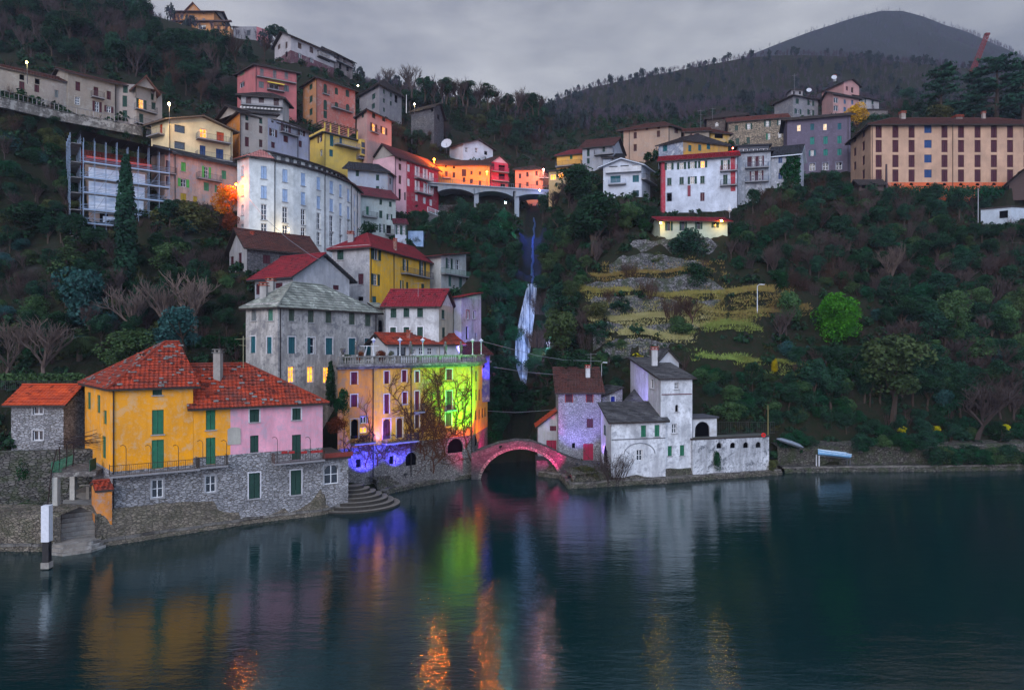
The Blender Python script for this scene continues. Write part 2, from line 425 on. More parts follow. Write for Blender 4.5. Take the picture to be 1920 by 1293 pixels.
def house(name, label, pts, top, base, mats, roof=None, depth=None, cat='house', group=None, tile=None, wood=WOOD_D, over=.45, back=None, wins=(), seg=None, zones=(), trim=None,
          sink=5, slabs=0, chim=(), bal=(), pipes=(), ctrl=True, gmat=None):
    DBG and print(name, flush=True)
    P = [xy(*p) for p in pts]; zt = zof(top[1], pts[top[0]][1]); zb = zof(base[1], pts[base[0]][1])
    root = thing(name, label, cat, (P[0].x, P[0].y, zb), group)
    q = quad_of(P, depth); back = [xy(*p) for p in back] if back else [q[2], q[3]] if depth or len(P) == 2 else [q[3]]
    CLEAR.append((min(p[0] for p in pts), min(top[1], zpy(zt, P)), max(p[0] for p in pts), base[1], sum(p[1] for p in pts) / len(pts)))
    FOOT.append([(p.x, p.y) for p in q])
    if ctrl:
        for p in P: CTRL.append((p.x, p.y, zb))
        CTRL.append((q[2].x, q[2].y, zb + 1.0)); CTRL.append((q[3].x, q[3].y, zb + 1.0))
    ring = P + back; seg = seg or [0] * len(ring); ws = []
    for i in range(len(ring)):
        ws.append(Wall(ring[i], ring[(i + 1) % len(ring)], zb - sink, zt, seg[i] if i < len(seg) else seg[0]))
    Z = [(zof(py, pts[k][1]), m) for k, py, m in zones]
    todo = []
    for wn in wins:
        si, typ, sh, w, h, pos = wn[:6]
        for pr in pos.split():
            px, py = map(float, pr.split(',')); r = ws[si].rect(px, py, w, h)
            if r[1] - r[0] < .1 or r[3] - r[2] < .1: continue
            if any(r[0] < h[1] and r[1] > h[0] and r[2] < h[3] and r[3] > h[2] for h in ws[si].holes): continue
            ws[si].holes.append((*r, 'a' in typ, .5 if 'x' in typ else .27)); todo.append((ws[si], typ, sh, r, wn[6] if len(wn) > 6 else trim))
    mb = MB()
    for w in ws: wall_mesh(mb, w, Z)
    rf = None
    if roof: rf = make_roof(root, roof, q, zt, tile or tiles('9c3a22', '6d2418'), flat(wood), over, slabs, mb, gmat if gmat is not None else seg[0])
    mb.build('wall', list(mats), root)
    for w, typ, sh, r, tr in todo: window(root, w, typ, sh, r, tr, 'door' if 'd' in typ else 'window')
    for si, px0, px1, py, out, rail in bal: balcony(root, ws[si], px0, px1, py, out, rail)
    for si, px in pipes:
        w = ws[si]; a = w.hit(px, 600)[0]; a = min(max(a, .08), w.L - .08)
        m = MB(); m.tube([w.P(a, zt - .1, .5 * over), w.P(a, zt - .5, .1), w.P(a, zb - .5, .1)], .065, 5); m.build('downpipe', metal('1a1517'), root)
    for c in chim:
        px, y0, y1, wd, d = c[:5]; p = at(px, y1, d); k = d / FOC; sz = wd * k
        m = MB(); hh = (y1 - y0) * k
        m.cbox(p - V((0, 0, .6)), sz, sz, hh + .6 - .25); m.cbox(p + V((0, 0, hh - .25)), sz * 1.35, sz * 1.35, .1, 1)
        for dx in (-.3, .3): m.cbox(p + V((dx * sz, 0, hh - .15)), sz * .25, sz * .8, .22, 0)
        m.cbox(p + V((0, 0, hh + .07)), sz * 1.25, sz * 1.25, .1, 1)
        ob = m.build('chimney', [plaster(c[5] if len(c) > 5 else '8a8682', .5), flat('8e3a22' if len(c) < 7 else c[6])], rf or root)
    HOUSES[name] = (root, ws, zt, zb, q, rf)
    return root

def railing_mesh(mb, pts, h, gap=.16, r=.018, post=1.6):
    for a, b in zip(pts, pts[1:]):
        L = (b - a).length
        if L < .05: continue
        for z in (.08, h): mb.tube([a + V((0, 0, z)), b + V((0, 0, z))], r * 1.3, 4)
        n = max(1, int(L / gap))
        for i in range(n + 1):
            p = a.lerp(b, i / n); mb.tube([p, p + V((0, 0, h))], r * (1.6 if i % max(1, int(post / gap)) == 0 else .8), 3, cap=False)
def balcony(root, w, px0, px1, py, out, rail):
    a0, z, _ = w.hit(px0, py); a1, z1, _ = w.hit(px1, py); z = w.hit((px0 + px1) / 2, py)[1]
    a0, a1 = max(a0, -.5), min(a1, w.L + 1.5); u, n = w.u, w.n
    o = MB().box(w.P(a0, z - .18, .004), u * (a1 - a0), n * out, V((0, 0, .18))).build('balcony', flat('77777a' if rail != 'w' else 'a8aab0'), root)
    L = MB()
    if rail in ('solid', 'w', 'wood'):
        for o0, e, f in ((w.P(a0, z, out - .1), u * (a1 - a0), n * .1), (w.P(a0, z, .1), u * .1, n * (out - .2)), (w.P(a1 - .1, z, .1), u * .1, n * (out - .2))): L.box(o0, e, f, V((0, 0, .95)))
        L.build('parapet', plaster({'solid': '9a9a98', 'w': 'b4b6ba', 'wood': '4a2a20'}[rail], .3), o)
    else:
        railing_mesh(L, [w.P(a0 + .05, z, .05), w.P(a0 + .05, z, out - .05), w.P(a1 - .05, z, out - .05), w.P(a1 - .05, z, .05)], 1.0)
        L.build('railing', metal(rail or '1c1c20'), o)
# ---------------------------------------------------------------- the houses, measured from the photograph at their own distance
RED, RED2 = tiles('aa4026', '5e2014', .42, .4, .8), tiles('8e1f26', '6a161c', .4, .5, .3)
ORED = tiles('c04c22', '8a2c14', .4, .45, .35)
BRN, DRK = tiles('54302a', '38211f'), tiles('3c3534', '2a2526')
CRIM = tiles('86202c', '641824', .4, .5, .35)
SLA, SLG = slate(), slate('8c9188', '5f645e', .55)
ST, STD, STW = stone('9c9da0', '6a6b70', 2.7, '56534f'), stone('66666a', '44454a', 3.0), stone('9a9ca2', '74767c', 3.2, '5a5a5c')
PL = plaster

# --- front row, left of the bridge
house('yellow_house', 'big mustard yellow lakefront house with red hipped roof, green shutters and long balcony', [(159, 76), (210, 66), (362, 69.85)], (1, 722), (1, 955),
      [PL('dc920a', .28, 'b0a48c'), ST], ('r', 1, 4.2, 6.3, 0), tile=RED, slabs=5, zones=[(1, 884, 1)], sink=3, over=.55, seg=[0, 0, 0, 0],
      wins=[(1, 'cs', 'green', 22, 46, '296,791'), (1, 'cd', 'green', 23, 54, '296,851'), (1, 'c s', 'darkgreen', 18, 17, '295,732'), (1, 'gs', '', 22, 34, '295,916', '8a8c90'),
            (0, 'c', 'green', 6, 32, '167,751'), (0, 'c', 'green', 6, 34, '185,757'), (0, 'c', 'green', 6, 26, '197,782'), (0, 'c', 'green', 7, 42, '195,838')],
      bal=[(1, 204, 372, 882, 1.3, '2a2622')], pipes=[(1, 213)], chim=[(265, 664, 680, 9, 72.5, '66625c')])
house('pink_house', 'pink and yellow lakefront house on rubble stone ground floor under broad red tiled roof', [(362.5, 69.85), (432, 71.8), (605, 76.9)], (0, 757), (0, 945),
      [PL('dc920a', .28, 'b0a48c'), PL('cf93a4', .3, '8f97a6'), ST], ('r', 0, 3.9, 0, 7.3), depth=10, tile=RED, slabs=3, seg=[0, 1, 1, 0, 0], zones=[(1, 852, 2)], sink=3, over=.6,
      wins=[(0, 'cs', 'green', 18, 43, '395,784'), (0, 'cd', 'green', 18, 50, '395,845'), (0, 'gs', '', 20, 32, '395,907', '8a8c90'),
            (1, 'cs', 'darkgreen', 18, 24, '477,779', 'b0b2b8'), (1, 'cs', 'darkgreen', 16, 22, '556,776', 'b0b2b8'), (1, 'cs', 'darkgreen', 16, 32, '477,832'), (1, 'cd', 'darkgreen', 17, 47, '556,838'),
            (1, 'cs', 'darkgreen', 21, 48, '477,910', 'b0b2b8'), (1, 'cs', 'darkgreen', 20, 46, '555,904', 'b0b2b8')],
      bal=[(0, 366, 424, 871, 1.2, '2a2622'), (1, 509, 603, 862, 1.4, '3a2620')],
      chim=[(409, 657, 706, 13, 74, '86807a', '5a5a58')])
house('stone_terrace_house', 'low rubble stone wing with flower terrace and arched barred window beside the steps', [(605.5, 76.95), (653, 78.45)], (0, 862), (0, 935), [ST], ('f',), depth=7, sink=3, tile=flat('55504a'), over=.35,
      wins=[(0, 'ga', '', 27, 36, '621,889', '8a8c90')])
house('small_stone_house', 'small rubble stone hut with bright orange tiled roof and two white windows', [(21, 74), (119, 74)], (0, 752), (0, 850), [ST, PL('8a8c8e', .3)], ('r', 0, 1.6, 0, 0), depth=5, tile=ORED, over=.6,
      wins=[(0, 'gs', '', 19, 19, '71,767 71,816', '9a9ca0')])
house('gatepost_kiosk', 'little orange plastered water gate pillar with tiled cap at the head of the steps', [(172, 67.5), (181, 64.6), (210, 65.2)], (1, 918), (1, 974), [PL('d08018', .5, '84868a')], ('r', 1, .5, 0, 0), tile=RED, over=.15, sink=.6, cat='pillar', ctrl=False)

# --- vine house with its terrace
house('vine_house', 'ochre lakeside palazzo covered in bare creeper, floodlit blue and green, beside the arched bridge', [(633, 84.5), (701, 87.8), (887, 98), (914, 108)], (0, 685), (0, 905),
      [PL('d8a238', .45, '9c8468'), PL('c98436', .45, '8a7a66'), stone('84807c', '5a5856', 3.0)], None, back=[(908, 116), (650, 100)], depth=9, seg=[1, 0, 0, 0, 0, 0], zones=[(0, 842, 2)], sink=4, trim=None,
      wins=[(0, 'c', 'maroon', 12, 23, '664,709 664,751', 'b9b0a8'), (1, 'c', 'maroon', 9, 23, '725,707.5', 'b9b0a8'), (1, 'c', 'maroon', 8.5, 22, '758,705', 'b9b0a8'), (1, 'c', 'maroon', 7.5, 21, '782,706', 'b9b0a8'), (1, 'c', 'maroon', 11, 20, '842,702', 'b9b0a8'),
            (1, 'c', 'maroon', 9, 36, '725,757', 'b9b0a8'), (1, 'cs', 'maroon', 8.5, 22, '759,746', 'b9b0a8'), (1, 'c', 'maroon', 8, 36, '782,751', 'b9b0a8'), (1, 'c', 'brown', 11, 35, '842,750', 'b9b0a8'),
            (0, 'xa', '', 14, 37, '665,804', 'a9a098'), (1, 'ca', 'wine', 14, 38, '725,804', 'b9b0a8'), (1, 'ca', 'wine', 11, 37, '749,802', 'b9b0a8'), (1, 'c', 'brown', 8, 26, '782,790', 'b9b0a8'), (1, 'c', 'brown', 11, 26, '841,786', 'b9b0a8'),
            (1, 'xa', '', 30, 27, '854,835'), (1, 'xa', '', 21, 25, '771,860'), (0, 'x', '', 9, 15, '672,868'), (1, 'x', '', 8, 15, '734,862'), (0, 'g', '', 11, 13, '682,787', '5a6a78'), (0, 'l', '', 14, 11, '682,806'),
            (2, 'c', 'brown', 3.5, 20, '893,705'), (2, 'c', 'brown', 3, 20, '893,740 899,740 905,738 910,736'), (2, 'c', 'brown', 3, 18, '892,778 899,776 905,774 910,772'), (2, 'x', '', 5, 20, '893,826')],
      bal=[(0, 657, 697, 829, 1.1, '1c1c24'), (1, 716, 778, 827, 1.1, '1c1c24'), (1, 776, 792, 771, .7, '1c1c24'), (1, 833, 852, 768, .7, '1c1c24')], pipes=[(0, 699), (1, 884), (1, 770)])
house('terrace_pavilion', 'low white garden pavilion with rusty red roof on the balustraded terrace', [(727, 93.5), (863, 101)], (0, 641), (0, 668), [PL('aeb2b8', .2)], ('r', 0, 1.2, 0, 0), depth=5, tile=RED, sink=2, ctrl=False, over=.7,
      wins=[(0, 'fg', '', 17, 17, '753,659'), (0, 'g', '', 6, 9, '776,659'), (0, 'g', '', 9, 14, '790,658 806,658'), (0, 'g', '', 8, 10, '821,658')], chim=[(766, 621, 638, 7, 97, '8a3a28')])

# --- behind them, up the slope
house('grey_slab_roof_house', 'weathered grey house with pale stone slab roof, blue-green shutters and lit lower windows', [(461, 88), (521, 85), (709, 101)], (1, 567), (1, 745),
      [PL('acaaa6', .8, '6e6e70')], ('r', 1, 3.0, 5, 8), tile=SLG, seg=[0, 0, 0, 0], trim=None, over=.6,
      wins=[(1, 'cs', '3c4a40', 11, 29, '547,587.5 583,590 616,591 660,594 690,597'), (1, 'c', 'teal', 13, 31, '547,647 617,649 660,649.5 690,650', 'b4b6ba'), (1, 'h', 'teal', 14, 31, '583,648', 'b4b6ba'),
            (1, 'l', '', 12, 30, '546,702 582,702 612,703', 'a2a09c'), (0, 'cs', 'grey', 9, 28, '476,587'), (0, 'cs', '3f6f5e', 9, 28, '507,587'), (0, 'c', 'teal', 9, 31, '474.5,646 505,647', 'b4b6ba')],
      pipes=[(1, 525), (1, 704)], chim=[(495, 532, 560, 12, 89, '8f8d8a'), (508, 523, 548, 12, 93, '8f8d8a')])
house('white_red_roof_house', 'whitewashed house with bright red tiled roof and dark green shutters above the terrace', [(720, 99), (823, 98.5), (850, 105)], (0, 571), (0, 672), [PL('b2b4b6', .55, '8a8a8a'), PL('a49a88', .4)], ('r', 0, 2.4, 0, 0), tile=CRIM, seg=[0, 1, 0, 0],
      wins=[(0, 'cs', 'darkgreen', 11, 17, '737.7,587 762,586 787.5,586'), (0, 'c', 'darkgreen', 11, 20, '737,623.5 762,623 787.5,622.5', 'c0c2c6'), (1, 'cs', 'darkgreen', 6, 17, '831,589'), (1, 'c', 'darkgreen', 6, 20, '832,624')], pipes=[(0, 722)])
house('arched_link_house', 'narrow grey house with an arched opening squeezed between the grey slab-roofed and white houses', [(706, 103), (721, 103.5)], (0, 576), (0, 680), [PL('94928f', .7)], ('s', 1.0, 0), depth=5, tile=SLG, sink=3, over=.3, ctrl=False, wins=[(0, 'xa', '', 7, 24, '713,612'), (0, 'x', '', 5, 16, '714,650')])
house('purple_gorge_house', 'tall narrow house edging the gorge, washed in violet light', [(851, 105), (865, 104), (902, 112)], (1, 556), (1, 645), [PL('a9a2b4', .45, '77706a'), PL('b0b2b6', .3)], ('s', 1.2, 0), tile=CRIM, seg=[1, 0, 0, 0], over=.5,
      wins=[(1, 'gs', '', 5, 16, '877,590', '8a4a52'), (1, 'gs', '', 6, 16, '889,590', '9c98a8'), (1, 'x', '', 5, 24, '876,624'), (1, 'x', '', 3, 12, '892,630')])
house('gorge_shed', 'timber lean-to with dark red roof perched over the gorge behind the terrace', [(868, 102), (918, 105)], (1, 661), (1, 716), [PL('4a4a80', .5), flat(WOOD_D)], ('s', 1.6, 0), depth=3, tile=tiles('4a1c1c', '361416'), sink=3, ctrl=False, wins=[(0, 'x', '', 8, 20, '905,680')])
house('yellow_grey_house', 'half grey, half bright yellow house with crimson hip roof, black shutters and a balcony', [(623, 111), (693, 108), (806, 129)], (1, 458), (1, 575), [PL('9a9b9d', .6, '72747a'), PL('dba624', .35, 'a89c78')], ('r', 1, 2.7, 5, 0), tile=CRIM, seg=[0, 1, 1, 0], over=.7,
      wins=[(1, 'os', 'darkgreen', 9, 22, '704.6,476'), (1, 'os', 'darkgreen', 8, 21, '703.5,524'), (1, 'c', 'teal', 8, 17, '702,564'), (1, 'o', 'darkgreen', 5, 22, '760,497'), (1, 'o', 'darkgreen', 6, 30, '792,505'), (1, 'o', 'darkgreen', 3, 19, '753,535'), (1, 'c', 'darkgreen', 5, 18, '764,538'), (1, 'c', 'darkgreen', 6, 18, '793,541'),
            (0, 'cs', 'darkgreen', 12, 20, '638,477'), (0, 'cs', 'wine', 10, 20, '676.5,523'), (0, 'x', '', 10, 8, '676,560')],
      bal=[(1, 751, 803, 517, 1.2, '2a2a30')], pipes=[(1, 695), (1, 738)], chim=[(658, 436, 450, 10, 112, '88868a'), (741, 449, 464, 6, 117, '7a4a3c')])
house('balcony_house', 'small grey house with red roof and plant-filled covered balcony at the gorge edge', [(790, 131), (827, 128), (874, 136)], (1, 478), (1, 552), [PL('a4a8a8', .4)], ('s', 1.4, 0), tile=CRIM, over=.9,
      wins=[(1, 'c', '2f5a52', 6, 20, '844,527 864,530'), (1, 'o', 'darkgreen', 6, 20, '842,494'), (1, 'g', '', 7, 20, '858,496')], bal=[(1, 826, 874, 516, 1.2, '1f4a3c')])
house('red_gable_house', 'grey house with dark red roof whose wide gable faces the lake, creeper on its wall', [(478, 101), (549, 97), (655, 104)], (1, 513), (1, 572), [PL('9b9ea3', .45, '7a7e86')], ('r', 0, 3.3, 0, 0), tile=CRIM, wood='24282c', over=.8,
      wins=[(0, 'c', 'wine', 8, 20, '484,542'), (0, 'c', 'wine', 13, 10, '523,535'), (1, 'c', 'wine', 11, 9, '630,539')])
house('brown_roof_barn', 'old stone barn-like house with mossy brown roof under the white curved palazzo', [(430, 111), (463, 104), (594, 112)], (1, 460), (1, 510), [PL('8f9094', .5), STD], ('r', 1, 3.1, 0, 0), tile=BRN, seg=[0, 1, 0, 0], over=.7,
      wins=[(1, 'c', 'wine', 14, 16, '500,486'), (1, 'x', '', 12, 8, '530,484'), (0, 'c', 'wine', 6, 24, '435,493 450,486'), (0, 'c', 'grey', 5, 12, '449,458')], chim=[(473, 436, 448, 6, 108, '9a3a24')])

# white curved palazzo: a bent facade, built from its own eave line
def curved():
    pl = [(445, 117), (467, 115), (513, 117), (550, 119.5), (582, 122.5), (608, 125.5), (629, 128.5), (647, 131.5), (660, 134.5), (676, 142)]
    P = [xy(*p) for p in pl]; zt, zb = 50.6, 33.0
    root = thing('curved_white_house', 'long white curved palazzo with four rows of windows and pale blue shutters', 'house', (P[0].x, P[0].y, zb))
    ws = [Wall(a, b, zb - 3, zt, 0) for a, b in zip(P, P[1:])]; mb = MB(); todo = []
    def add(si, typ, sh, px, py, w, h):
        r = ws[si].rect(px, py, w, h); ws[si].holes.append((*r, False, .18)); todo.append((ws[si], typ, sh, r))
    cols = [(1, 494.7, (323.5, 360.5, 397.6, 430.6), 11), (2, 534.5, (329.7, 366.8, 402.7, 434), 10), (3, 568.5, (336.7, 372.6, 407, 438.4), 8.5), (4, 597.3, (344.3, 380, 414, 447), 7), (5, 621.4, (351.7, 385.4, 419, 448), 7), (6, 638.6, (358.2, 393, 424.9, 452), 5), (7, 653.2, (366.8, 399.3, 428.4, 455), 4.5)]
    for si, px, ys, w in cols:
        for k, py in enumerate(ys): add(si, 'cs' if k < 2 else 'gs', 'paleblue', px, py, w, 24 if k != 2 else 30)
    for py in (321, 357, 394, 430): add(0, 'gs', '', 454.8, py, 4.5, 20)
    for px, dy in ((665, 8), (670, 12)):
        for py in (368, 400, 428): add(8, 'c', 'paleblue', px, py + dy, 2.5, 24)
    for w in ws: wall_mesh(mb, w, [])
    bk = [p + V((-2.2, 9, 0)) for p in P]
    mb.face([P[0] + V((0, 0, zt)), P[0] + V((0, 0, zb - 3)), bk[0] + V((0, 0, zb - 3)), bk[0] + V((0, 0, zt))])
    mb.face([P[-1] + V((0, 0, zb - 3)), P[-1] + V((0, 0, zt)), bk[-1] + V((0, 0, zt)), bk[-1] + V((0, 0, zb - 3))])
    for a, b in zip(bk, bk[1:]): mb.face([b + V((0, 0, zb - 3)), a + V((0, 0, zb - 3)), a + V((0, 0, zt)), b + V((0, 0, zt))])
    mb.build('wall', [PL('c6cccc', .28, '9aa0a0')], root)
    for w, typ, sh, r in todo: window(root, w, typ, sh, r, None)
    def strip(out, z_out, back, z_back, i0, i1, mats, name, step=.5):
        m = MB(); L = 0
        for i in range(i0, i1):
            na, nb = ws[max(0, i - 1)].n + ws[i].n, ws[i].n + ws[min(len(ws) - 1, i + 1)].n
            na, nb = na.normalized(), nb.normalized()
            e0, e1 = P[i] + na * out + V((0, 0, z_out)), P[i + 1] + nb * out + V((0, 0, z_out)); t0, t1 = P[i] - na * back + V((0, 0, z_back)), P[i + 1] - nb * back + V((0, 0, z_back))
            lay_courses(m, (e0, e1, t1, t0), step, .05)
            d = V((0, 0, -.25)); m.face([e0 + d, e1 + d, e1, e0], 1); m.face([t0 + d, t1 + d, e1 + d, e0 + d], 1)
            if i == i0: m.face([t0 + d, e0 + d, e0, t0], 1)
            if i == i1 - 1: m.face([e1 + d, t1 + d, t1, e1], 1)
        return m.build(name, mats, root)
    strip(.8, zt + .1, 4.6, zt + 2.6, 0, 2, [tiles('8e4038', 'b98a86'), flat('1c1a1c')], 'roof')
    strip(.7, zt, 1.6, zt + .5, 2, 9, [DRK, flat('1c1a1c')], 'roof')
    m = MB(); M2 = MB()
    for i in range(2, 9):
        a, b = P[i] - ws[i].n * 1.9, P[i + 1] - ws[i].n * 1.9; z0, z1 = zt + .2, zt + 1.7
        m.face([a + V((0, 0, z0)), b + V((0, 0, z0)), b + V((0, 0, z1)), a + V((0, 0, z1))])
        for k in range(2):
            c = a.lerp(b, .15 + .45 * k) + ws[i].n * .02; M2.face([c + V((0, 0, z0 + .4)), c + ws[i].u * .9 + V((0, 0, z0 + .4)), c + ws[i].u * .9 + V((0, 0, z1 - .25)), c + V((0, 0, z1 - .25))])
    dm = m.build('dormer', PL('b4b6b4', .4), root); M2.build('pane', glass(), dm)
    strip(-1.4, zt + 1.75, 6, zt + 3.2, 2, 9, [tiles('33292c', '241e20'), flat('1c1a1c')], 'roof')
    for px, si in ((515, 2), (608, 5), (658, 7), (669, 8)):
        w = ws[si]; a = min(max(w.hit(px, 400)[0], .1), w.L - .1); k = MB(); k.tube([w.P(a, zt - .2, .3), w.P(a, zt - .8, .1), w.P(a, zb, .1)], .07, 5); k.build('downpipe', metal('15171c'), root)
    for p in P: CTRL.append((p.x, p.y, zb + 1))
    for p in bk: CTRL.append((p.x, p.y, zb + 6))
    FOOT.append([(p.x, p.y) for p in P + bk[::-1]])
curved()

# --- upper left village
house('cream_house', 'cream apartment house with dark red blinds, long balconies and one lit window', [(283.5, 125), (316, 122), (436, 129)], (1, 222), (1, 300), [PL('c4b48e', .2, 'a89c84'), flat('4a3a30')], ('r', 0, 1.6, 0, 0), tile=BRN, over=.9, wood='54483c', sink=8,
      wins=[(1, 'f g', '', 20, 14, '337,242 337,273'), (1, 'l', '', 13, 17, '381,250'), (1, 'c', 'orange', 14, 20, '413,258'), (1, 'c', 'blue', 11, 18, '380,282'), (1, 'c', 'blue', 14, 19, '412,289'), (0, 'c', 'orange', 5, 18, '302,242')],
      bal=[(1, 367, 429, 266, 1.5, '30303a'), (0, 286, 309, 255, 1.2, '30303a'), (1, 366, 432, 300, 1.4, '30303a')], pipes=[(1, 318), (1, 433)])
house('peach_house', 'peeling peach house with dark slate eaves and green shutters lit by an orange lamp', [(309, 117), (445, 127)], (0, 282), (0, 378), [PL('b89a8a', .6, '8c8c90'), PL('b0b2b8', .3)], ('r', 0, 1.2, 0, 0), depth=5.5, tile=SLA, over=.8, sink=6,
      wins=[(0, 'cs', 'lime', 9, 17, '344,313'), (0, 'o', 'lime', 10, 15, '344,343'), (0, 'o', 'lime', 8, 21, '387,323'), (0, 'c', '3f7f5e', 10, 16, '387,350'), (0, 'c', '3f7f5e', 9, 16, '420,328'), (0, 'h', '3f7f5e', 9, 14, '407,354'), (0, 'c', 'yellow', 11, 13, '344,369'), (0, 'c', 'yellow', 8, 12, '366,374'), (0, 'c', 'wine', 8, 24, '315,313'), (0, 'c', 'wine', 8, 16, '315,339')],
      bal=[(0, 368, 412, 338, 1.1, '30343a'), (0, 309, 328, 326, .9, '30343a')], pipes=[(0, 328)])
house('orange_grey_house', 'terraced house with orange side wall and grey front turning blue-lilac, dark eaves', [(420, 138), (450, 130), (502, 133.5), (578, 142)], (1, 209), (1, 290), [PL('a5651c', .2), PL('8d8680', .4), PL('8a8ea0', .35)], None, depth=8, seg=[0, 1, 2, 2, 2, 2],
      wins=[(1, 'c', 'brown', 6.5, 14, '463,237'), (1, 'c', 'brown', 6.5, 14, '489,243 489,269'), (1, 'c', 'darkgreen', 6, 10, '489,227'), (1, 'c', 'darkgreen', 6, 10, '463,221'), (1, 'c', 'wine', 7.5, 18, '463,266'), (2, 'o', 'brown', 7, 14, '512,249'), (2, 'o', 'wine', 9, 19, '536,240'), (2, 'c', 'wine', 9, 12, '536,261'), (2, 'o', 'brown', 6, 13, '565,248'), (2, 'c', 'wine', 6, 12, '563,270'), (2, 'c', 'wine', 7, 11, '512,272'), (2, 'g', '', 5, 7, '511,227')],
      bal=[(2, 524, 556, 252, 1.0, '22222a')], pipes=[(1, 450.5), (2, 558)])
house('yellow_villa', 'yellow villa with covered roof terrace, blue-green shutters and glazed loggia', [(578, 159), (608, 153), (694, 162)], (1, 247), (1, 335), [PL('c4a650', .2, 'a89a70')], None, seg=[0, 0, 0, 0],
      wins=[(0, 'o', 'brown', 4, 14, '600,260'), (0, 'g', '', 4, 12, '602,287'), (0, 'c', 'wine', 5, 11, '579,266'), (1, 'c', 'teal', 7, 21, '622,264'), (1, 'c', 'teal', 5, 18, '639,267'), (1, 'c', 'teal', 7, 13, '621,287'), (1, 'g', '', 8, 14, '672,259'), (1, 'g', '', 8, 14, '684,262'), (1, 'c', 'teal', 9, 16, '678,288')],
      bal=[(1, 625, 668, 276, 1.8, '2c3a60'), (1, 668, 694, 300, 1.3, '2c3a60')], pipes=[(1, 609)])
house('pink_round_house', 'pink house with curved corner, grey shutters and a small yellow awning', [(445, 171), (479, 165), (556, 170)], (1, 120), (1, 212), [PL('a45f60', .3, '8a6a68')], ('r', 1, 1.8, 4, 4), tile=DRK, over=.8, sink=8,
      wins=[(0, 'c', '6d7f64', 9, 9, '454,137'), (0, 'g', '', 9, 10, '454,159'), (1, 'c', 'grey', 7, 14, '491,136 537,142'), (1, 'c', 'grey', 7, 18, '515,141'), (1, 'c', 'grey', 10, 12, '490,159 537,166'), (1, 'g', '', 18, 10, '514,163')],
      bal=[(1, 481, 554, 151, 1.1, '6a3038'), (1, 500, 532, 171, 1.2, '3a3034')], pipes=[(1, 480)])
house('white_awning_house', 'whitish house with brown shutters and long striped awning below the pink house', [(452, 156), (530, 158), (542, 163)], (0, 176), (0, 222), [PL('9c9a9a', .25)], ('r', 0, 1.4, 3, 3), tile=DRK, over=.9, sink=8,
      wins=[(0, 'c', 'brown', 10, 16, '466,190'), (0, 'c', 'brown', 10, 10, '490,188'), (0, 'c', 'brown', 10, 16, '518,191')], bal=[(0, 453, 530, 200, 1.2, '55555a')])
house('salmon_house', 'tall salmon red house with arched dark green shutters and orange side wall', [(568, 173), (593, 167), (666, 176)], (1, 144), (1, 232), [PL('9c5a50', .3), PL('9c6a40', .3)], ('r', 1, 1.8, 4, 4), tile=DRK, over=.8, seg=[1, 0, 0, 0], sink=8,
      wins=[(1, 'ca', 'darkgreen', 7, 19, '610,167 610,197'), (1, 'ca', 'darkgreen', 6.5, 13, '631,171'), (1, 'ca', 'darkgreen', 7, 14, '651.5,175'), (1, 'ca', 'darkgreen', 7, 13, '631,198 652,202'), (1, 'c', 'darkgreen', 7, 14, '610,215'), (0, 'c', 'darkgreen', 6, 10, '583,163'), (0, 'c', 'darkgreen', 6, 12, '583,186 583,210')],
      bal=[(1, 604, 616, 177, .6, '22222a'), (1, 620, 658, 207, 1.2, '22222a')], pipes=[(1, 593.5)])
house('grey_tall_house', 'tall grey stuccoed house stepped against the wood, rows of small dark windows', [(674, 205), (711, 196), (753, 205)], (1, 156), (1, 222), [PL('78757a', .35)], ('r', 0, 4.0, 0, 4), tile=DRK, sink=10, over=.9,
      wins=[(0, 'c', 'darkgreen', 6, 10, '700.6,164 700.6,181 700,199'), (1, 'c', 'darkgreen', 3.5, 8, '720,172 720,189 720,206 733,178 733,194'), (1, 'x', '', 6, 14, '743,186')])
house('dusty_pink_house', 'dusty pink house with two glowing windows between the yellow villa and the wood', [(669, 163), (688, 158), (734, 166)], (1, 205), (1, 262), [PL('a27f78', .2)], ('r', 1, 1.2, 3, 3), tile=DRK, sink=8, over=.8,
      wins=[(0, 'c', 'darkgreen', 4, 12, '680,215'), (1, 'c', 'darkgreen', 6, 12, '700.6,216 719.6,222'), (1, 'k', 'brown', 6, 15, '700.6,239.5'), (1, 'k', 'brown', 6, 13, '719.6,245')], bal=[(1, 694, 708, 249, .7, '22222a')])
house('stone_hill_house', 'dark stone farmhouse with broad gable alone below the leafless wood', [(771, 186), (814, 182), (832, 192)], (1, 199), (1, 248), [STD], ('r', 0, 2.4, 0, 0), tile=DRK, sink=8, over=.8, wins=[(0, 'x', '', 5, 7, '794,204 810,206'), (1, 'x', '', 4, 9, '822,220')])
house('white_hill_villa', 'white villa with grey roof above the road bridge', [(843, 188), (868, 184), (924, 190)], (1, 268), (1, 298), [PL('b4bcc6', .15)], ('r', 0, 1.8, 0, 0), tile=DRK, sink=6, over=.8, wins=[(1, 'g', '', 5, 9, '875,281 893,282'), (1, 'x', '', 6, 7, '911,287')])
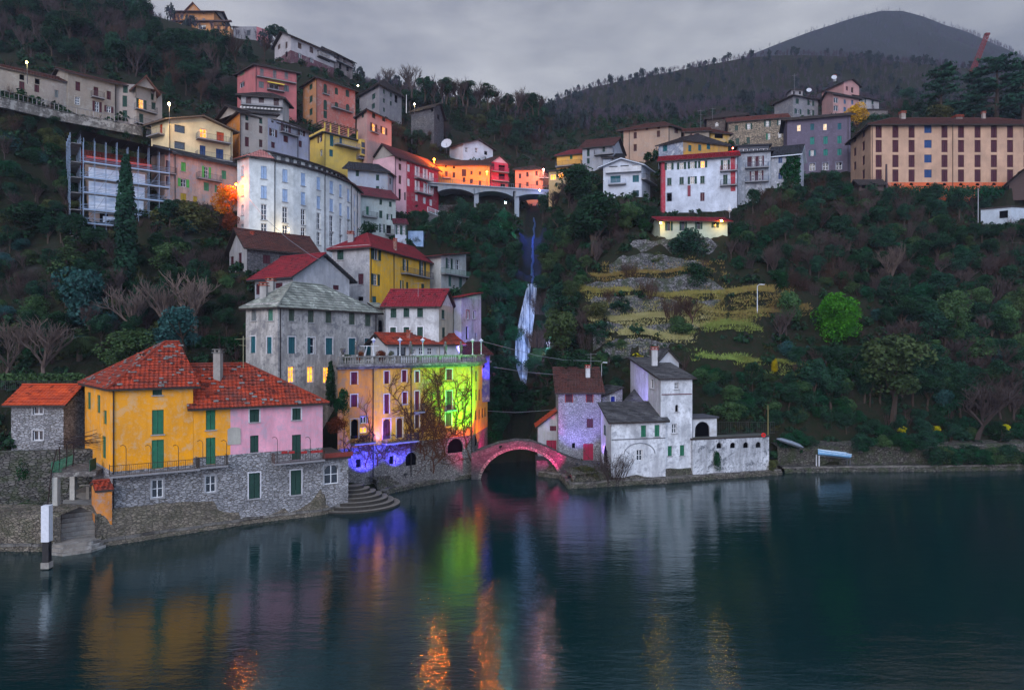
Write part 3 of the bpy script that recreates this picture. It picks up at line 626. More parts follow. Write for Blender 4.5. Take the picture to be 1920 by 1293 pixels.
house('pink_crimson_house', 'long house half pale pink, half crimson with white shutters and twin balconies', [(698, 160), (740, 156), (762, 159), (822, 168)], (1, 292), (1, 400), [PL('b9949c', .12), PL('8c1c30', .15)], None, depth=10, seg=[0, 0, 1, 0, 0, 0], sink=8,
      wins=[(1, 'c', 'brown', 5, 12, '750,296 750,313'), (1, 'c', 'brown', 5, 16, '750,337'), (1, 'x', '', 5, 20, '750,364'), (1, 'x', '', 4, 15, '760,368'), (2, 'c', 'white', 5, 14, '766,315 766,342'), (2, 'o', 'white', 4, 18, '782,321 797,326 782,348 798,353'), (2, 'o', 'white', 4, 14, '808.5,331 808.5,356'), (2, 'c', 'white', 5, 12, '781,371 796,376 808,380'), (2, 'c', 'white', 4, 5, '782,305 796,310 808,315')],
      bal=[(2, 777, 807, 337, 1.1, '8a8088'), (2, 777, 806, 363, 1.1, '8a8088')], pipes=[(1, 741)])
house('blue_grey_house', 'blue-grey row house with dark slate eaves tucked behind the curved palazzo', [(652, 150), (727, 153), (741, 158)], (0, 313), (0, 372), [PL('8c94a2', .4)], ('r', 0, 1.6, 0, 3), tile=tiles('2c2e36', '1e2026'), sink=8, over=.9, wins=[(0, 'c', 'darkgreen', 6, 11, '670,325 708,333'), (0, 'c', 'darkgreen', 6, 10, '708,354'), (0, 'ga', '', 5, 12, '717,357'), (1, 'c', 'darkgreen', 3, 12, '732,340 732,362')])
house('red_roof_row_house', 'grey-green row house with faded red roof and green balcony door', [(672, 144), (742, 149)], (0, 362), (0, 452), [PL('9ba5a2', .35)], ('r', 0, 2.2, 0, 0), depth=7, tile=tiles('6d3038', '542630'), sink=8, over=.7,
      wins=[(0, 'c', 'green', 5, 16, '689,395'), (0, 'c', 'darkgreen', 6, 14, '714,402'), (0, 'o', 'darkgreen', 5, 11, '730,407'), (0, 'c', 'darkgreen', 5, 10, '714,379 732,383'), (0, 'o', 'darkgreen', 5, 16, '687,422 716,428'), (0, 'x', '', 9, 16, '729,430')], bal=[(0, 679, 706, 407, 1.0, '40484a'), (0, 722, 741, 440, 1.0, '202024')])
house('gorge_garden_house', 'small house with maroon canopy and dark shutters above a pale blue terrace wall', [(741, 135), (762, 135.5)], (0, 418), (0, 455), [PL('9aa4b4', .4)], ('s', 1.6, 0), depth=4, tile=tiles('5a2030', '401826'), sink=5, wins=[(0, 'o', 'darkgreen', 5, 17, '747,431 757,432')])
house('orange_lamp_house', 'ochre roadside house glowing orange under two sodium lamps by the bridge', [(818, 172), (918, 172)], (0, 308), (0, 352), [PL('b5803c', .2)], ('r', 0, 1.8, 0, 0), depth=7, tile=DRK, sink=4,
      wins=[(0, 'c', 'brown', 5, 10, '837,326 851,328'), (0, 'c', 'brown', 8, 13, '870,324'), (0, 'c', 'brown', 5, 9, '870,337 884,340 900,343'), (0, 'x', '', 4, 4, '836,312 851,314'), (0, 'c', 'brown', 4, 7, '884,324 900,325')], bal=[(0, 830, 845, 334, .8, '201c1c')], ctrl=True)
house('crimson_road_house', 'pink fronted roadside house with crimson balconies next to the orange lamp', [(886, 179), (919, 174), (953, 176)], (1, 303), (1, 354), [PL('b08a94', .15), PL('a02440', .2)], ('r', 0, 1.8, 0, 0), tile=DRK, seg=[0, 1, 0, 0], sink=4, wins=[(1, 'x', '', 12, 11, '941,315 941,331'), (1, 'x', '', 9, 8, '943,349'), (1, 'c', 'wine', 6, 12, '924,312'), (1, 'l', '', 6, 6, '936,317')], bal=[(1, 921, 952, 323, 1.0, '9a2a48'), (1, 921, 952, 340, 1.0, '9a2a48')])
house('salmon_road_house', 'salmon roadside house beside the far end of the bridge, lit pink by a lamp', [(966, 173), (1018, 173), (1030, 179)], (0, 317), (0, 356), [PL('c27a5c', .2)], ('r', 0, 1.5, 3, 3), tile=DRK, sink=4, wins=[(0, 'c', 'brown', 4.5, 9, '975,330 989,327 1006,325'), (0, 'c', 'brown', 4.5, 8, '975,348 989,345 1007,343')], bal=[(0, 1012, 1030, 334, .9, '2a2430')])

# --- top left: road row and the hill top
house('road_cottage', 'long low grey roadside house at the far left behind a railing', [(-60, 112), (0, 114.5), (127, 121)], (1, 125), (1, 170), [PL('7a736e', .4)], ('r', 0, 1.5, 0, 0), depth=7, tile=BRN, sink=3, wins=[(1, 'x', '', 9, 10, '41,145 70,153'), (1, 'c', 'wine', 10, 16, '41,161'), (1, 'c', 'wine', 9, 14, '69,166'), (1, 'c', 'grey', 7, 14, '106,176')])
house('road_house', 'grey-beige roadside house with maroon shutters and small balcony', [(95, 126), (127.5, 120.5), (217, 126)], (1, 134), (1, 208), [PL('827a70', .35)], ('r', 1, 1.6, 0, 0), tile=BRN, sink=6, over=.6, wins=[(1, 'c', 'wine', 9, 17, '146,162'), (1, 'g', '', 9, 15, '145,189', '8a8680'), (1, 'c', 'wine', 9, 17, '180,172'), (1, 'c', 'wine', 8, 16, '204,179'), (1, 'o', 'wine', 8, 19, '182,200'), (1, 'o', 'wine', 8, 12, '204,205')], bal=[(1, 170, 194, 184, 1, '3a3436')], pipes=[(1, 216)])
house('gabled_road_house', 'pale roadside house with a wooden gabled balcony, green shutters and one lit door', [(217.5, 126.5), (256, 127), (304, 131)], (0, 157), (0, 232), [PL('8c847e', .3)], None, depth=8, sink=6, wins=[(0, 'c', 'darkgreen', 9, 15, '235,167'), (0, 'c', 'darkgreen', 9, 21, '234,190'), (0, 'c', 'darkgreen', 9, 20, '234,217'), (1, 'k', 'darkgreen', 9, 19, '265,196'), (1, 'c', 'darkgreen', 8, 12, '287,182'), (1, 'c', 'darkgreen', 8, 13, '288,199'), (1, 'c', 'darkgreen', 8, 19, '265,223')], bal=[(1, 250, 291, 209, 1.1, '2c2a30'), (1, 250, 283, 234, 1.1, '2c2a30')])
house('hilltop_villa', 'apricot villa on the skyline with a central gable and glazed lower floor', [(322, 250), (401, 250)], (0, 22), (0, 60), [PL('b07a4a', .2), flat('8090a4')], None, depth=11, sink=8, wins=[(0, 'c', '6a6f78', 5.5, 8, '341,32 362,36 382,39'), (0, 'g', '', 13, 9, '346,48'), (0, 'g', '', 14, 8, '379,51'), (0, 'ga', '', 7, 5, '362,20')])
house('hilltop_cottage', 'small grey cottage with hipped roof and pink annex on the skyline', [(438, 243), (481, 243), (503, 246)], (0, 50), (0, 74), [PL('6f6e72', .3), PL('a8646a', .2)], ('r', 0, 2.2, 6, 6), depth=9, tile=DRK, seg=[0, 1, 1, 0, 0], sink=8, wins=[(0, 'c', '3a3f44', 7, 10, '466,62'), (1, 'c', '3a3028', 6, 6, '490,62')])
house('long_ridge_house', 'long white over maroon house stepping down the ridge with a railed loggia', [(515, 209), (545, 201), (626, 214)], (1, 66), (1, 116), [PL('a09c9e', .2), PL('54303a', .25)], ('r', 1, 2.6, 0, 0), tile=DRK, zones=[(1, 94, 1)], sink=10, over=1.0, seg=[0, 0, 0, 0], wins=[(1, 'c', '4a3a36', 7, 11, '562,86 584,94'), (1, 'g', '', 7, 9, '562,105 584,113'), (1, 'x', '', 24, 14, '607,106'), (0, 'c', '4a3a36', 5, 9, '523,88'), (0, 'c', '4a3a36', 4, 12, '537,85'), (0, 'x', '', 4, 10, '537,102')], bal=[(1, 594, 626, 111, 1.3, 'a0a0a4')])
house('ridge_end_house', 'brownish house with garland lights along its eaves at the end of the ridge', [(627, 215), (661, 222)], (0, 98), (0, 130), [PL('6e6260', .4)], ('r', 0, 2.4, 0, 0), depth=9, tile=DRK, sink=10, over=1.0, wins=[(0, 'x', '', 5, 10, '634,108 646,114'), (0, 'x', '', 5, 12, '638,124 652,128')], bal=[(0, 628, 660, 121, 1.0, '4a4448')])

# --- right of the bridge: lakeside
house('stone_tower_house', 'square rubble stone house with brown tiled roof and maroon door, lit violet beside the bridge', [(1047, 101), (1127, 101)], (0, 732), (0, 862), [STW], ('s', 3.2, 0), depth=6, tile=BRN, over=.55, sink=3,
      wins=[(0, 'c', 'wine', 12, 18, '1067,745', '7a2f2c'), (0, 'c', 'wine', 11, 18, '1105.5,745', '7a2f2c'), (0, 'c', 'wine', 12, 17, '1106,793'), (0, 'cd', '8a1838', 19, 31, '1103,847'), (0, 'x', '', 6, 10, '1075.5,835')], chim=[(1102, 686, 702, 8, 104.5, 'b4b6bc', 'a03222')])
house('lean_to_house', 'small whitewashed lean-to with orange sloping roof beside the stone house', [(1009, 103.5), (1046.5, 103.5)], (0, 797), (0, 858), [PL('a8a6ac', .45)], ('s', 2.3, 3), depth=4.5, tile=ORED, sink=3, over=.4, wins=[(0, 'c', 'maroon', 12, 17, '1037,799'), (0, 'cd', '8a1838', 19, 22, '1034,836')])
house('white_lakeside_house', 'low white lakeside house with sagging dark slab roof, green shutters and a blind arch', [(1127, 99), (1146, 93), (1248, 95)], (1, 789), (1, 903), [PL('c4c8ce', .6, '83868c'), PL('aeb0ba', .3)], ('s', 2.0, 1), tile=SLA, seg=[1, 0, 0, 0], sink=3, over=.5,
      wins=[(1, 'cs', 'green', 9.5, 22, '1206.6,808 1232,807'), (1, 'g', '', 11, 21, '1199,853', 'b8babe'), (0, 'c', 'darkgreen', 4.5, 19, '1133.5,806'), (0, 'xa', '', 9, 34, '1134,850')])
house('white_tower_house', 'tall white tower house with slate roof stepping up to a chimney gable', [(1182, 110), (1239, 95.5), (1298, 97)], (1, 708), (1, 885), [PL('c6cad0', .55, '868a90'), PL('b4b4be', .45)], ('s', 2.6, 1), tile=SLA, seg=[1, 0, 0, 0], sink=3, over=.5,
      wins=[(1, 'gs', '', 8, 13, '1269,723'), (1, 'xas', '', 6, 13, '1269,765'), (1, 'gs', '', 9, 18, '1264.6,803'), (1, 'cs', 'green', 8, 19, '1256,845'), (1, 'cs', 'green', 8.5, 20, '1279,844'), (0, 'gs', '', 7, 18, '1223,719.5')], chim=[(1227, 652, 678, 10, 103, 'b0b2b6', '9a3a2a')])
house('tower_attic', 'small white gabled attic with slate roof perched on top of the tower house', [(1214, 111), (1232, 106.5), (1273, 108)], (1, 678), (1, 700), [PL('b4b8c0', .4)], ('r', 0, 1.9, 0, 0), tile=SLA, sink=3, over=.45, ctrl=False)
house('blue_window_gable', 'whitewashed stone gable with an arched bright blue window between tower and stone house', [(1128, 103.5), (1167, 104.5)], (0, 742), (0, 770), [STW], ('s', 1.3, 3), depth=6, tile=SLA, sink=6, over=.3, wins=[(0, 'ca', '1a2c90', 8, 18, '1149,747', 'a8aab4')], ctrl=False)
house('slate_link_house', 'low link building with dark slate roof wedged against the tower', [(1167.5, 104), (1216, 101.5)], (0, 757), (0, 775), [PL('aeb0b4', .5)], ('s', 2.2, 0), depth=5, tile=SLA, sink=6, over=.3, ctrl=False)
house('arched_loggia', 'little white open loggia with one big arch and flat roof against the tower', [(1299, 98), (1344, 99)], (0, 785), (0, 826), [PL('b4b8be', .45)], ('f',), depth=4, tile=flat('4a4c54'), wood='33343a', sink=4, over=.25, wins=[(0, 'xa', '', 28, 32, '1317,806')])
house('niche_wall', 'tall white lake wall with four arched niches and trailing ivy', [(1299, 96.5), (1442, 100)], (0, 825), (0, 888), [PL('b4b8be', .9, '5e6268')], ('f',), depth=2.5, tile=flat('4a4c48'), cat='wall', sink=3, over=.1, wins=[(0, 'xa', '', 10, 11, '1348.5,835 1374,834.5 1398.5,834 1422,833.5')])

# --- right of the gorge: upper village
house('yellow_corner_house', 'small yellow house with red roof at the start of the right-hand village', [(1044, 158), (1092, 156)], (0, 291), (0, 322), [PL('cf9a44', .15)], ('r', 0, 1.6, 2, 0), depth=6, tile=tiles('7a3038', '5c242c'), sink=5, wins=[(0, 'c', 'green', 5, 11, '1071,293')], bal=[(0, 1044, 1092, 312, 1.4, '30303a')])
house('lit_veranda', 'low veranda with a row of glowing windows under the yellow house', [(1029, 154), (1060, 153)], (0, 322), (0, 346), [PL('b09468', .2)], ('f',), depth=4, tile=flat('2a2c34'), sink=5, wins=[(0, 'l', '', 11, 11, '1037,332 1052,329')])
house('grey_gable_house', 'grey house with reddish roof and wrought balcony left of the tall beige house', [(1092, 153), (1148, 151), (1168, 158)], (0, 275), (0, 322), [PL('8d919a', .4)], ('r', 0, 2.4, 0, 0), tile=tiles('54302e', '402524'), sink=8, over=.7, wins=[(0, 'c', 'darkgreen', 5, 14, '1103,286'), (0, 'c', 'darkgreen', 5, 10, '1103,302'), (0, 'c', 'darkgreen', 5, 12, '1132,279')], bal=[(0, 1115, 1152, 290, 1.1, '3a3a40')])
house('beige_tall_house', 'tall plain beige house with dark eaves and few brown windows', [(1169, 176), (1253, 172), (1284, 176)], (1, 233), (1, 322), [PL('94806e', .25)], ('r', 0, 1.5, 3, 3), tile=BRN, sink=8, over=1.1, wins=[(0, 'c', 'brown', 6, 12, '1191,254 1234.6,251'), (0, 'c', 'brown', 6, 13, '1191,277'), (0, 'c', 'brown', 5, 6, '1191,242.5 1213,241 1235,239'), (1, 'c', 'brown', 7, 10, '1268,245'), (0, 'c', 'wine', 6, 8, '1213,299')], pipes=[(0, 1180), (1, 1254)])
house('white_chalet', 'white chalet with deep green shutters and long covered balcony above the bushes', [(1131, 146), (1203, 144), (1219, 149)], (0, 312), (0, 372), [PL('b4bcc8', .15)], ('r', 1, 1.4, 0, 0), tile=tiles('2a2c34', '1e2026'), wood='a8b0ba', sink=8, over=.9, wins=[(0, 'x', '', 16, 10, '1150,316 1171,314'), (0, 'g', '', 10, 7, '1190,312'), (0, 'c', 'teal', 19, 13, '1154,336'), (0, 'c', 'teal', 12, 13, '1192,335'), (0, 'c', '1a3a44', 12, 12, '1192,363')], bal=[(0, 1136, 1203, 323, 1.1, 'w'), (0, 1141, 1174, 346, 1.0, '8890a0'), (1, 1200, 1222, 341, 1.2, '202024')])
house('chalet_attic', 'narrow grey dormer house with slate roof rising behind the white chalet', [(1131, 151), (1168, 151)], (0, 294), (0, 312), [PL('929ba8', .3)], ('r', 0, 1.1, 0, 0), depth=4, tile=tiles('24262c', '1a1c20'), sink=6, over=.5, wins=[(0, 'g', '', 6, 14, '1148,302')])
house('ochre_blue_house', 'double house, left gable blue-grey and right half ochre with small teal shutters', [(1235, 154), (1281, 150), (1365, 154)], (1, 262), (1, 305), [PL('7c8698', .75, 'a0a4aa'), PL('ae8336', .45, '77706a')], ('r', 0, 2.2, 0, 2), tile=tiles('302c30', '221f22'), seg=[0, 1, 0, 0], sink=8, over=.5, wins=[(0, 'c', 'teal', 8, 12, '1247,278'), (1, 'c', 'teal', 6, 12, '1293.5,278 1312,277'), (1, 'c', 'teal', 7, 12, '1328.5,274')])
house('attic_lamp_house', 'stone attic storey with brown eaves and one small glowing window', [(1284, 157), (1330, 156)], (0, 246), (0, 266), [PL('857a6c', .5)], ('r', 0, 1.2, 0, 0), depth=5, tile=BRN, sink=4, over=.6, wins=[(0, 'k', 'brown', 8, 9, '1302,255')])
house('ochre_attic', 'little ochre attic house with hipped brown roof behind the red-edged white house', [(1332, 157), (1368, 158)], (0, 247), (0, 270), [PL('a8863e', .3)], ('r', 0, 1.6, 3, 3), depth=6, tile=BRN, sink=4, over=.6, wins=[(0, 'x', '', 16, 9, '1348,255')])
house('white_long_house', 'long white house with crimson roof and red corner strip, white casements, black shutters', [(1238.5, 141), (1382, 137)], (0, 301), (0, 398), [PL('b4bcc8', .3, '8c929c')], ('r', 0, 1.9, 0, 0), depth=9, tile=tiles('7d1a28', '5c141f', .4, .5, .25), sink=8, over=.7,
      wins=[(0, 'o', 'darkgreen', 8, 13, '1254.5,312 1278,311 1298,309.5'), (0, 'k', 'darkgreen', 8, 13, '1317.5,308'), (0, 'o', 'darkgreen', 8, 18, '1360,309'), (0, 'cs', 'darkgreen', 8, 14, '1255,340.6 1278,339 1317,337'), (0, 'o', 'darkgreen', 8, 14, '1298,338'), (0, 'c', 'darkgreen', 8, 19, '1360,337'), (0, 'b', '', 8, 15, '1255,370', '4a4e58'), (0, 'c', 'wine', 8, 16, '1317,369')],
      bal=[(0, 1350, 1382, 321, 1.1, '7a2030'), (0, 1350, 1382, 348, 1.1, '30303a')], pipes=[(0, 1239.5)])
house('twin_balcony_house', 'grey stone house with two stacked balconies and glazed attic band', [(1383, 142.5), (1445, 141)], (0, 288), (0, 350), [PL('868d96', .6, 'a4a8ae')], ('f',), depth=7, tile=flat('202228'), wood='22242a', sink=8, over=.6, wins=[(0, 'o', 'wine', 6, 19, '1413,303 1426,302'), (0, 'o', 'wine', 6, 18, '1412,330 1425,329'), (0, 'c', 'wine', 6, 19, '1404,303')], bal=[(0, 1397, 1441, 315, 1.1, '5a6270'), (0, 1397, 1441, 341, 1.1, '5a6270')])
house('glazed_attic', 'glazed attic loggia with thin flat roof over the balcony house', [(1383, 146), (1442, 145)], (0, 275), (0, 288), [flat('3a3f48')], ('f',), depth=4, tile=flat('202228'), wood='22242a', sink=1, over=.5, ctrl=False, wins=[(0, 'g', '', 16, 9, '1394,283'), (0, 'g', '', 16, 9, '1413,283'), (0, 'g', '', 16, 9, '1432,282.5')])
house('ivy_house', 'stone house half buried in dark ivy with a slate roof and white verge', [(1445.5, 142), (1499, 140), (1507, 146)], (1, 286), (1, 352), [PL('8b9098', .55, 'a8aab0')], ('r', 0, 2.4, 0, 0), tile=tiles('282c34', '1c1f26'), wood='a8b0ba', sink=8, over=.6, wins=[(0, 'c', 'blue', 7, 12, '1463,300 1463,330')])
house('plum_dark_house', 'dark plum coloured house with teal shutters and two pale lit windows, arched ground floor', [(1476, 170), (1595, 166)], (0, 224), (0, 325), [PL('56505e', .3, '6a6474')], ('r', 0, 1.6, 0, 0), depth=9, tile=DRK, sink=8, over=1.0,
      wins=[(0, 'p', '', 7, 12, '1498,240 1547,238'), (0, 'c', 'teal', 7, 12, '1523,238 1574,237'), (0, 'c', '1c6a60', 8, 14, '1523,264 1548,263 1574,262'), (0, 'o', 'teal', 6, 11, '1523,287'), (0, 'c', '1c6a60', 8, 12, '1548,286 1574,285'), (0, 'ga', '', 11, 14, '1523,313 1548,312 1573,311', '6a7486')], pipes=[(0, 1590)])
house('rubble_long_house', 'long rubble-walled house with mossy red roof and white casements', [(1366, 188), (1478, 184)], (0, 228), (0, 275), [stone('9a8c78', '5c5348', 1.8)], ('r', 0, 2.2, 0, 0), depth=9, tile=tiles('6d3c34', '4a2c28'), sink=8, over=.6, wins=[(0, 'o', 'darkgreen', 6, 11, '1404,237 1439,232 1463,229'), (0, 'c', 'darkgreen', 6, 10, '1381,240'), (0, 'c', 'darkgreen', 6, 12, '1403,263 1383,265'), (0, 'h', 'green', 8, 12, '1440,256'), (0, 'g', '', 6, 10, '1462,253')])
house('brown_back_house', 'low brownish stone house with dark hip roof at the back of the right village', [(1325, 205), (1399, 201)], (0, 221), (0, 250), [stone('6a6058', '403a36', 1.8)], ('r', 0, 2.6, 5, 5), depth=9, tile=DRK, sink=8, over=.9, wins=[(0, 'c', 'wine', 6, 9, '1357,219 1378,218'), (0, 'ga', '', 6, 8, '1344,233')])
house('belvedere_house', 'grey house crowned by a tiny arched belvedere turret', [(1452, 226), (1487, 218), (1534, 222)], (1, 178), (1, 224), [PL('6c6c72', .35)], ('r', 1, 1.4, 4, 4), tile=DRK, sink=8, over=.9, wins=[(1, 'c', 'darkgreen', 6, 10, '1495,190'), (1, 'o', 'darkgreen', 6, 10, '1520,193 1520,211'), (1, 'o', 'darkgreen', 6, 9, '1496,209')])
house('belvedere_turret', 'tiny grey turret with arched openings on the belvedere house roof', [(1484, 222), (1505, 222)], (0, 168), (0, 180), [PL('7c7a7e', .3)], ('r', 0, .7, 1.5, 1.5), depth=3.6, tile=DRK, sink=3, over=.4, ctrl=False, wins=[(0, 'xa', '', 4, 6, '1489,174 1500,174')])
house('upper_pink_house', 'pale pink hillside house with low roof and slim blue shutters', [(1541, 222), (1562, 215), (1611, 219)], (1, 175), (1, 222), [PL('a27c78', .2)], ('r', 1, 1.8, 0, 4), tile=DRK, sink=8, over=.9, wins=[(1, 'g', '', 9, 10, '1567.5,188 1567.5,203'), (1, 'c', '3c5a78', 4, 8, '1584,191 1598,192'), (1, 'c', '3c5a78', 5, 12, '1584,207 1598,208')])
house('top_pink_house', 'small pink house highest in the right village with chimney', [(1541, 241), (1582, 232), (1611, 236)], (1, 153), (1, 180), [PL('a47a76', .2)], ('r', 0, 1.6, 0, 0), tile=DRK, sink=10, over=.8, wins=[(1, 'c', 'wine', 4, 8, '1588,166'), (1, 'x', '', 4, 10, '1598,169')], chim=[(1565, 142, 150, 4, 238, '8a8a8e')])
house('white_back_house', 'small off-white house behind the golden tree right of the pink ones', [(1612, 232), (1648, 236)], (0, 180), (0, 204), [PL('8c8a8c', .3)], ('r', 0, 1.6, 0, 0), depth=7, tile=DRK, sink=8, over=.8, wins=[(0, 'o', 'darkgreen', 4, 8, '1619,188'), (0, 'c', 'darkgreen', 4, 8, '1636,192')])
house('brown_shed', 'low dark shed roof behind the apartment block', [(1612, 226), (1665, 226)], (0, 205), (0, 224), [PL('5c5654', .3)], ('s', 1.2, 0), depth=5, tile=DRK, sink=6)
house('apartment_block', 'huge beige apartment block with columns of dark maroon shutters and dark eaves', [(1595, 163), (1633, 150), (1965, 150)], (1, 231), (1, 348), [PL('a98a74', .2, '94806e'), PL('b8542c', .2)], ('r', 1, 3.2, 7, 7), tile=BRN, cat='apartment block', zones=[(1, 342, 1)], sink=6, over=1.1,
      wins=[(1, 'c', 'wine', 11.5, 23, ' '.join(f'{x},{y}' for x in (1647.6, 1679, 1709.3, 1771, 1802, 1833, 1863.6, 1894, 1925, 1950) for y in (247, 274, 302, 329.4) if not (x == 1925 and y > 320))), (1, 'c', 'blue', 14, 15, '1740,242 1740,270 1740,297.5 1740,325.5'),
            (0, 'c', 'wine', 5, 17, '1619,249 1619,274 1619,301 1619,327'), (0, 'c', 'wine', 4.5, 15, '1603,259 1603,285 1603,311'), (1, 'xa', '', 8, 5, '1679,346 1709,345 1740,345 1771,345.5 1802,345.5 1833,345.5 1864,345')], pipes=[(1, 1635), (1, 1786)],
      chim=[(1692, 211, 222, 8, 156, '8a7a70'), (1844, 211, 224, 5, 156, '8a7a70'), (1795, 219, 225, 12, 156, '6a5a54')])
house('garden_cottage', 'long low pale green cottage with crimson roof and two amber porch lamps', [(1238, 127.5), (1364, 128.5)], (0, 412), (0, 441), [PL('9fae9c', .2)], ('r', 0, 1.0, 0, 0), depth=6, tile=tiles('7d1a28', '54141f', .4, .5, .3), sink=4, over=.8, wins=[(0, 'of', 'darkgreen', 6.5, 17, '1254,424'), (0, 'of', 'darkgreen', 6.5, 17, '1281,424'), (0, 'of', 'darkgreen', 6.5, 17, '1310,421'), (0, 'of', 'darkgreen', 6.5, 16, '1341,419')])
house('right_edge_house', 'white flat-roofed house corner at the right edge below the apartment block', [(1839, 146), (1896, 143), (1965, 146)], (1, 388), (1, 424), [PL('a4b0bc', .2)], ('f',), tile=flat('6a727c'), sink=5, over=.3, wins=[(0, 'x', '', 16, 14, '1882,402')])
house('hedge_shed', 'little dark wooden shed with pitched roof at the foot of the apartment block', [(1611, 144), (1657, 144)], (0, 343), (0, 356), [flat('3a2f2c')], ('r', 0, .9, 0, 0), depth=3, tile=DRK, sink=3, over=.6, wins=[(0, 'x', '', 9, 8, '1620,349')])
house('edge_pavilion', 'dark timber pavilion roof beside crimson awning at the right frame edge', [(1892, 145), (1960, 143)], (0, 343), (0, 350), [flat('3a2a26')], ('r', 1, 3.0, 0, 0), depth=4, tile=DRK, sink=3, over=.8)
# ---------------------------------------------------------------- roofs and fittings of the odd-shaped houses
def extra_roof(name, ptsd, spec, tile, over=.8, **kw):
    root, ws, zt, zb, q, rf = HOUSES[name]
    P = [xy(*p) for p in ptsd]; Q = quad_of(P, kw.pop('depth', None)) if len(P) < 4 else P
    wl = MB(); z = kw.pop('z', zt)
    r = make_roof(root, spec, Q, z, tile, flat(kw.pop('wood', WOOD_D)), over, walls=wl, **kw)
    wl.build('gable', kw.get('gm') or PL('8d8680', .4), root); return r
def part_box(root, name, mat, p, sx, sy, sz, ang=0):
    return MB().cbox(p, sx, sy, sz, 0, ang).build(name, mat, root)
extra_roof('orange_grey_house', [(450, 130), (578, 142)], ('r', 0, 1.9, 0, 0), DRK, depth=8)
extra_roof('orange_grey_house', [(420, 139), (450, 130.5)], ('s', .9, 0), DRK, depth=7)
extra_roof('pink_crimson_house', [(697, 161), (740, 155.5), (824, 169)], ('r', 1, 3.2, 0, 0), tiles('4a2a34', '32202a'), over=.6, z=HOUSES['pink_crimson_house'][2] + .05)
extra_roof('gabled_road_house', [(217.5, 126), (304, 131)], ('r', 0, 1.5, 0, 0), BRN, depth=8, over=.6)
r_, ws_ = HOUSES['gabled_road_house'][:2]
g_ = [at(254, 160, 126.2), at(292, 166, 128.5)]; zg = HOUSES['gabled_road_house'][2] - .4
uu = (g_[1] - g_[0]); uu.z = 0; nn = V((-uu.y, uu.x, 0)).normalized()
wg = MB(); Qg = [V((g_[0].x, g_[0].y, zg)), V((g_[1].x, g_[1].y, zg)), V((g_[1].x, g_[1].y, zg)) + nn * 5, V((g_[0].x, g_[0].y, zg)) + nn * 5]
for i_ in (3, 1): wg.face([Qg[i_], Qg[(i_ + 1) % 4], Qg[(i_ + 1) % 4] - V((0, 0, 2)), Qg[i_] - V((0, 0, 2))])
make_roof(r_, ('r', 1, 2.0, 0, 0), Qg, zg, tiles('6a3a34', '4a2a26'), flat('5a3a30'), .7, walls=wg, name='gable_roof'); wg.build('gable', PL('8c847e', .3), r_)
extra_roof('hilltop_villa', [(319, 249.5), (403, 249.5)], ('r', 0, 2.4, 0, 0), tiles('6d2f30', '4f2224'), depth=11, over=1.1)
r_ = HOUSES['hilltop_villa'][0]; zg = HOUSES['hilltop_villa'][2]
a_, b_ = xy(348, 249.6), xy(377, 249.6); wg = MB(); Qg = [V((a_.x, a_.y, zg)), V((b_.x, b_.y, zg)), V((b_.x, b_.y + 5, zg)), V((a_.x, a_.y + 5, zg))]
make_roof(r_, ('r', 1, 2.9, 0, 0), Qg, zg, tiles('6d2f30', '4f2224'), flat('5a3a30'), .8, walls=wg, name='gable_roof'); wg.build('gable', PL('b07a4a', .2), r_)
MB().box(at(320, 39, 249) - V((0, 0, .2)), V((22, 0, 0)), V((0, 1, 0)), V((0, 0, .5))).build('cornice', flat('3a2a28'), r_)
MB().box(at(400, 50, 250), V((6, 0, 0)), V((0, 6, 0)), V((0, 0, -4))).build('side_wing', PL('b07a4a', .2), r_)
# yellow villa: roof terrace with timber pergola, glazed loggia
r_, ws_, zt_, zb_, q_, _ = HOUSES['yellow_villa']
MB().face([V((p.x, p.y, zt_ - .02)) for p in q_]).build('terrace_floor', flat('6a665e'), r_)
m_ = MB()
for w in ws_[:2]: m_.box(w.P(-.3, zt_ - .3, -.2), w.u * (w.L + .6), w.n * .9, V((0, 0, .25)))
m_.build('cornice', flat('33302e'), r_)
m_ = MB(); w = ws_[1]
for k in (0.0, .12, .3, .5, .7): MB().box(w.P(w.L * k + .1, zt_, -.3), w.u * .25, w.n * .25, V((0, 0, 2.3))).build('pergola_post', PL('c4a650', .2, 'a89a70'), r_)
w = ws_[0]; m_.box(w.P(.1, zt_, -.2), w.u * (w.L - .1), w.n * .15, V((0, 0, .9)))
m_.build('parapet', PL('c4a650', .2, 'a89a70'), r_)
m_ = MB(); w = ws_[1]
for k in range(11): m_.box(w.P(-.4 + k * w.L * .072, zt_ + 2.3, .5), w.u * .12, w.n * -5.5, V((0, 0, .18)))
for o_ in (0, -2.5, -5): m_.box(w.P(-.5, zt_ + 2.18, o_), w.u * w.L * .76, w.n * .14, V((0, 0, .12)))
m_.build('pergola', flat('4a3a28'), r_)
w = ws_[1]; m_ = MB(); m_.box(w.P(w.L * .70, zt_ - 3.8, .004), w.u * w.L * .3, w.n * 1.6, V((0, 0, 3.8))); lg = m_.build('loggia', PL('c4a650', .2, 'a89a70'), r_)
m_ = MB()
for k in range(3):
    for zz in (zt_ - 1.9, zt_ - 3.4): m_.box(w.P(w.L * (.71 + .097 * k), zz, 1.6), w.u * w.L * .08, w.n * .03, V((0, 0, 1.2)))
m_.build('pane', glass('2a3038'), lg)

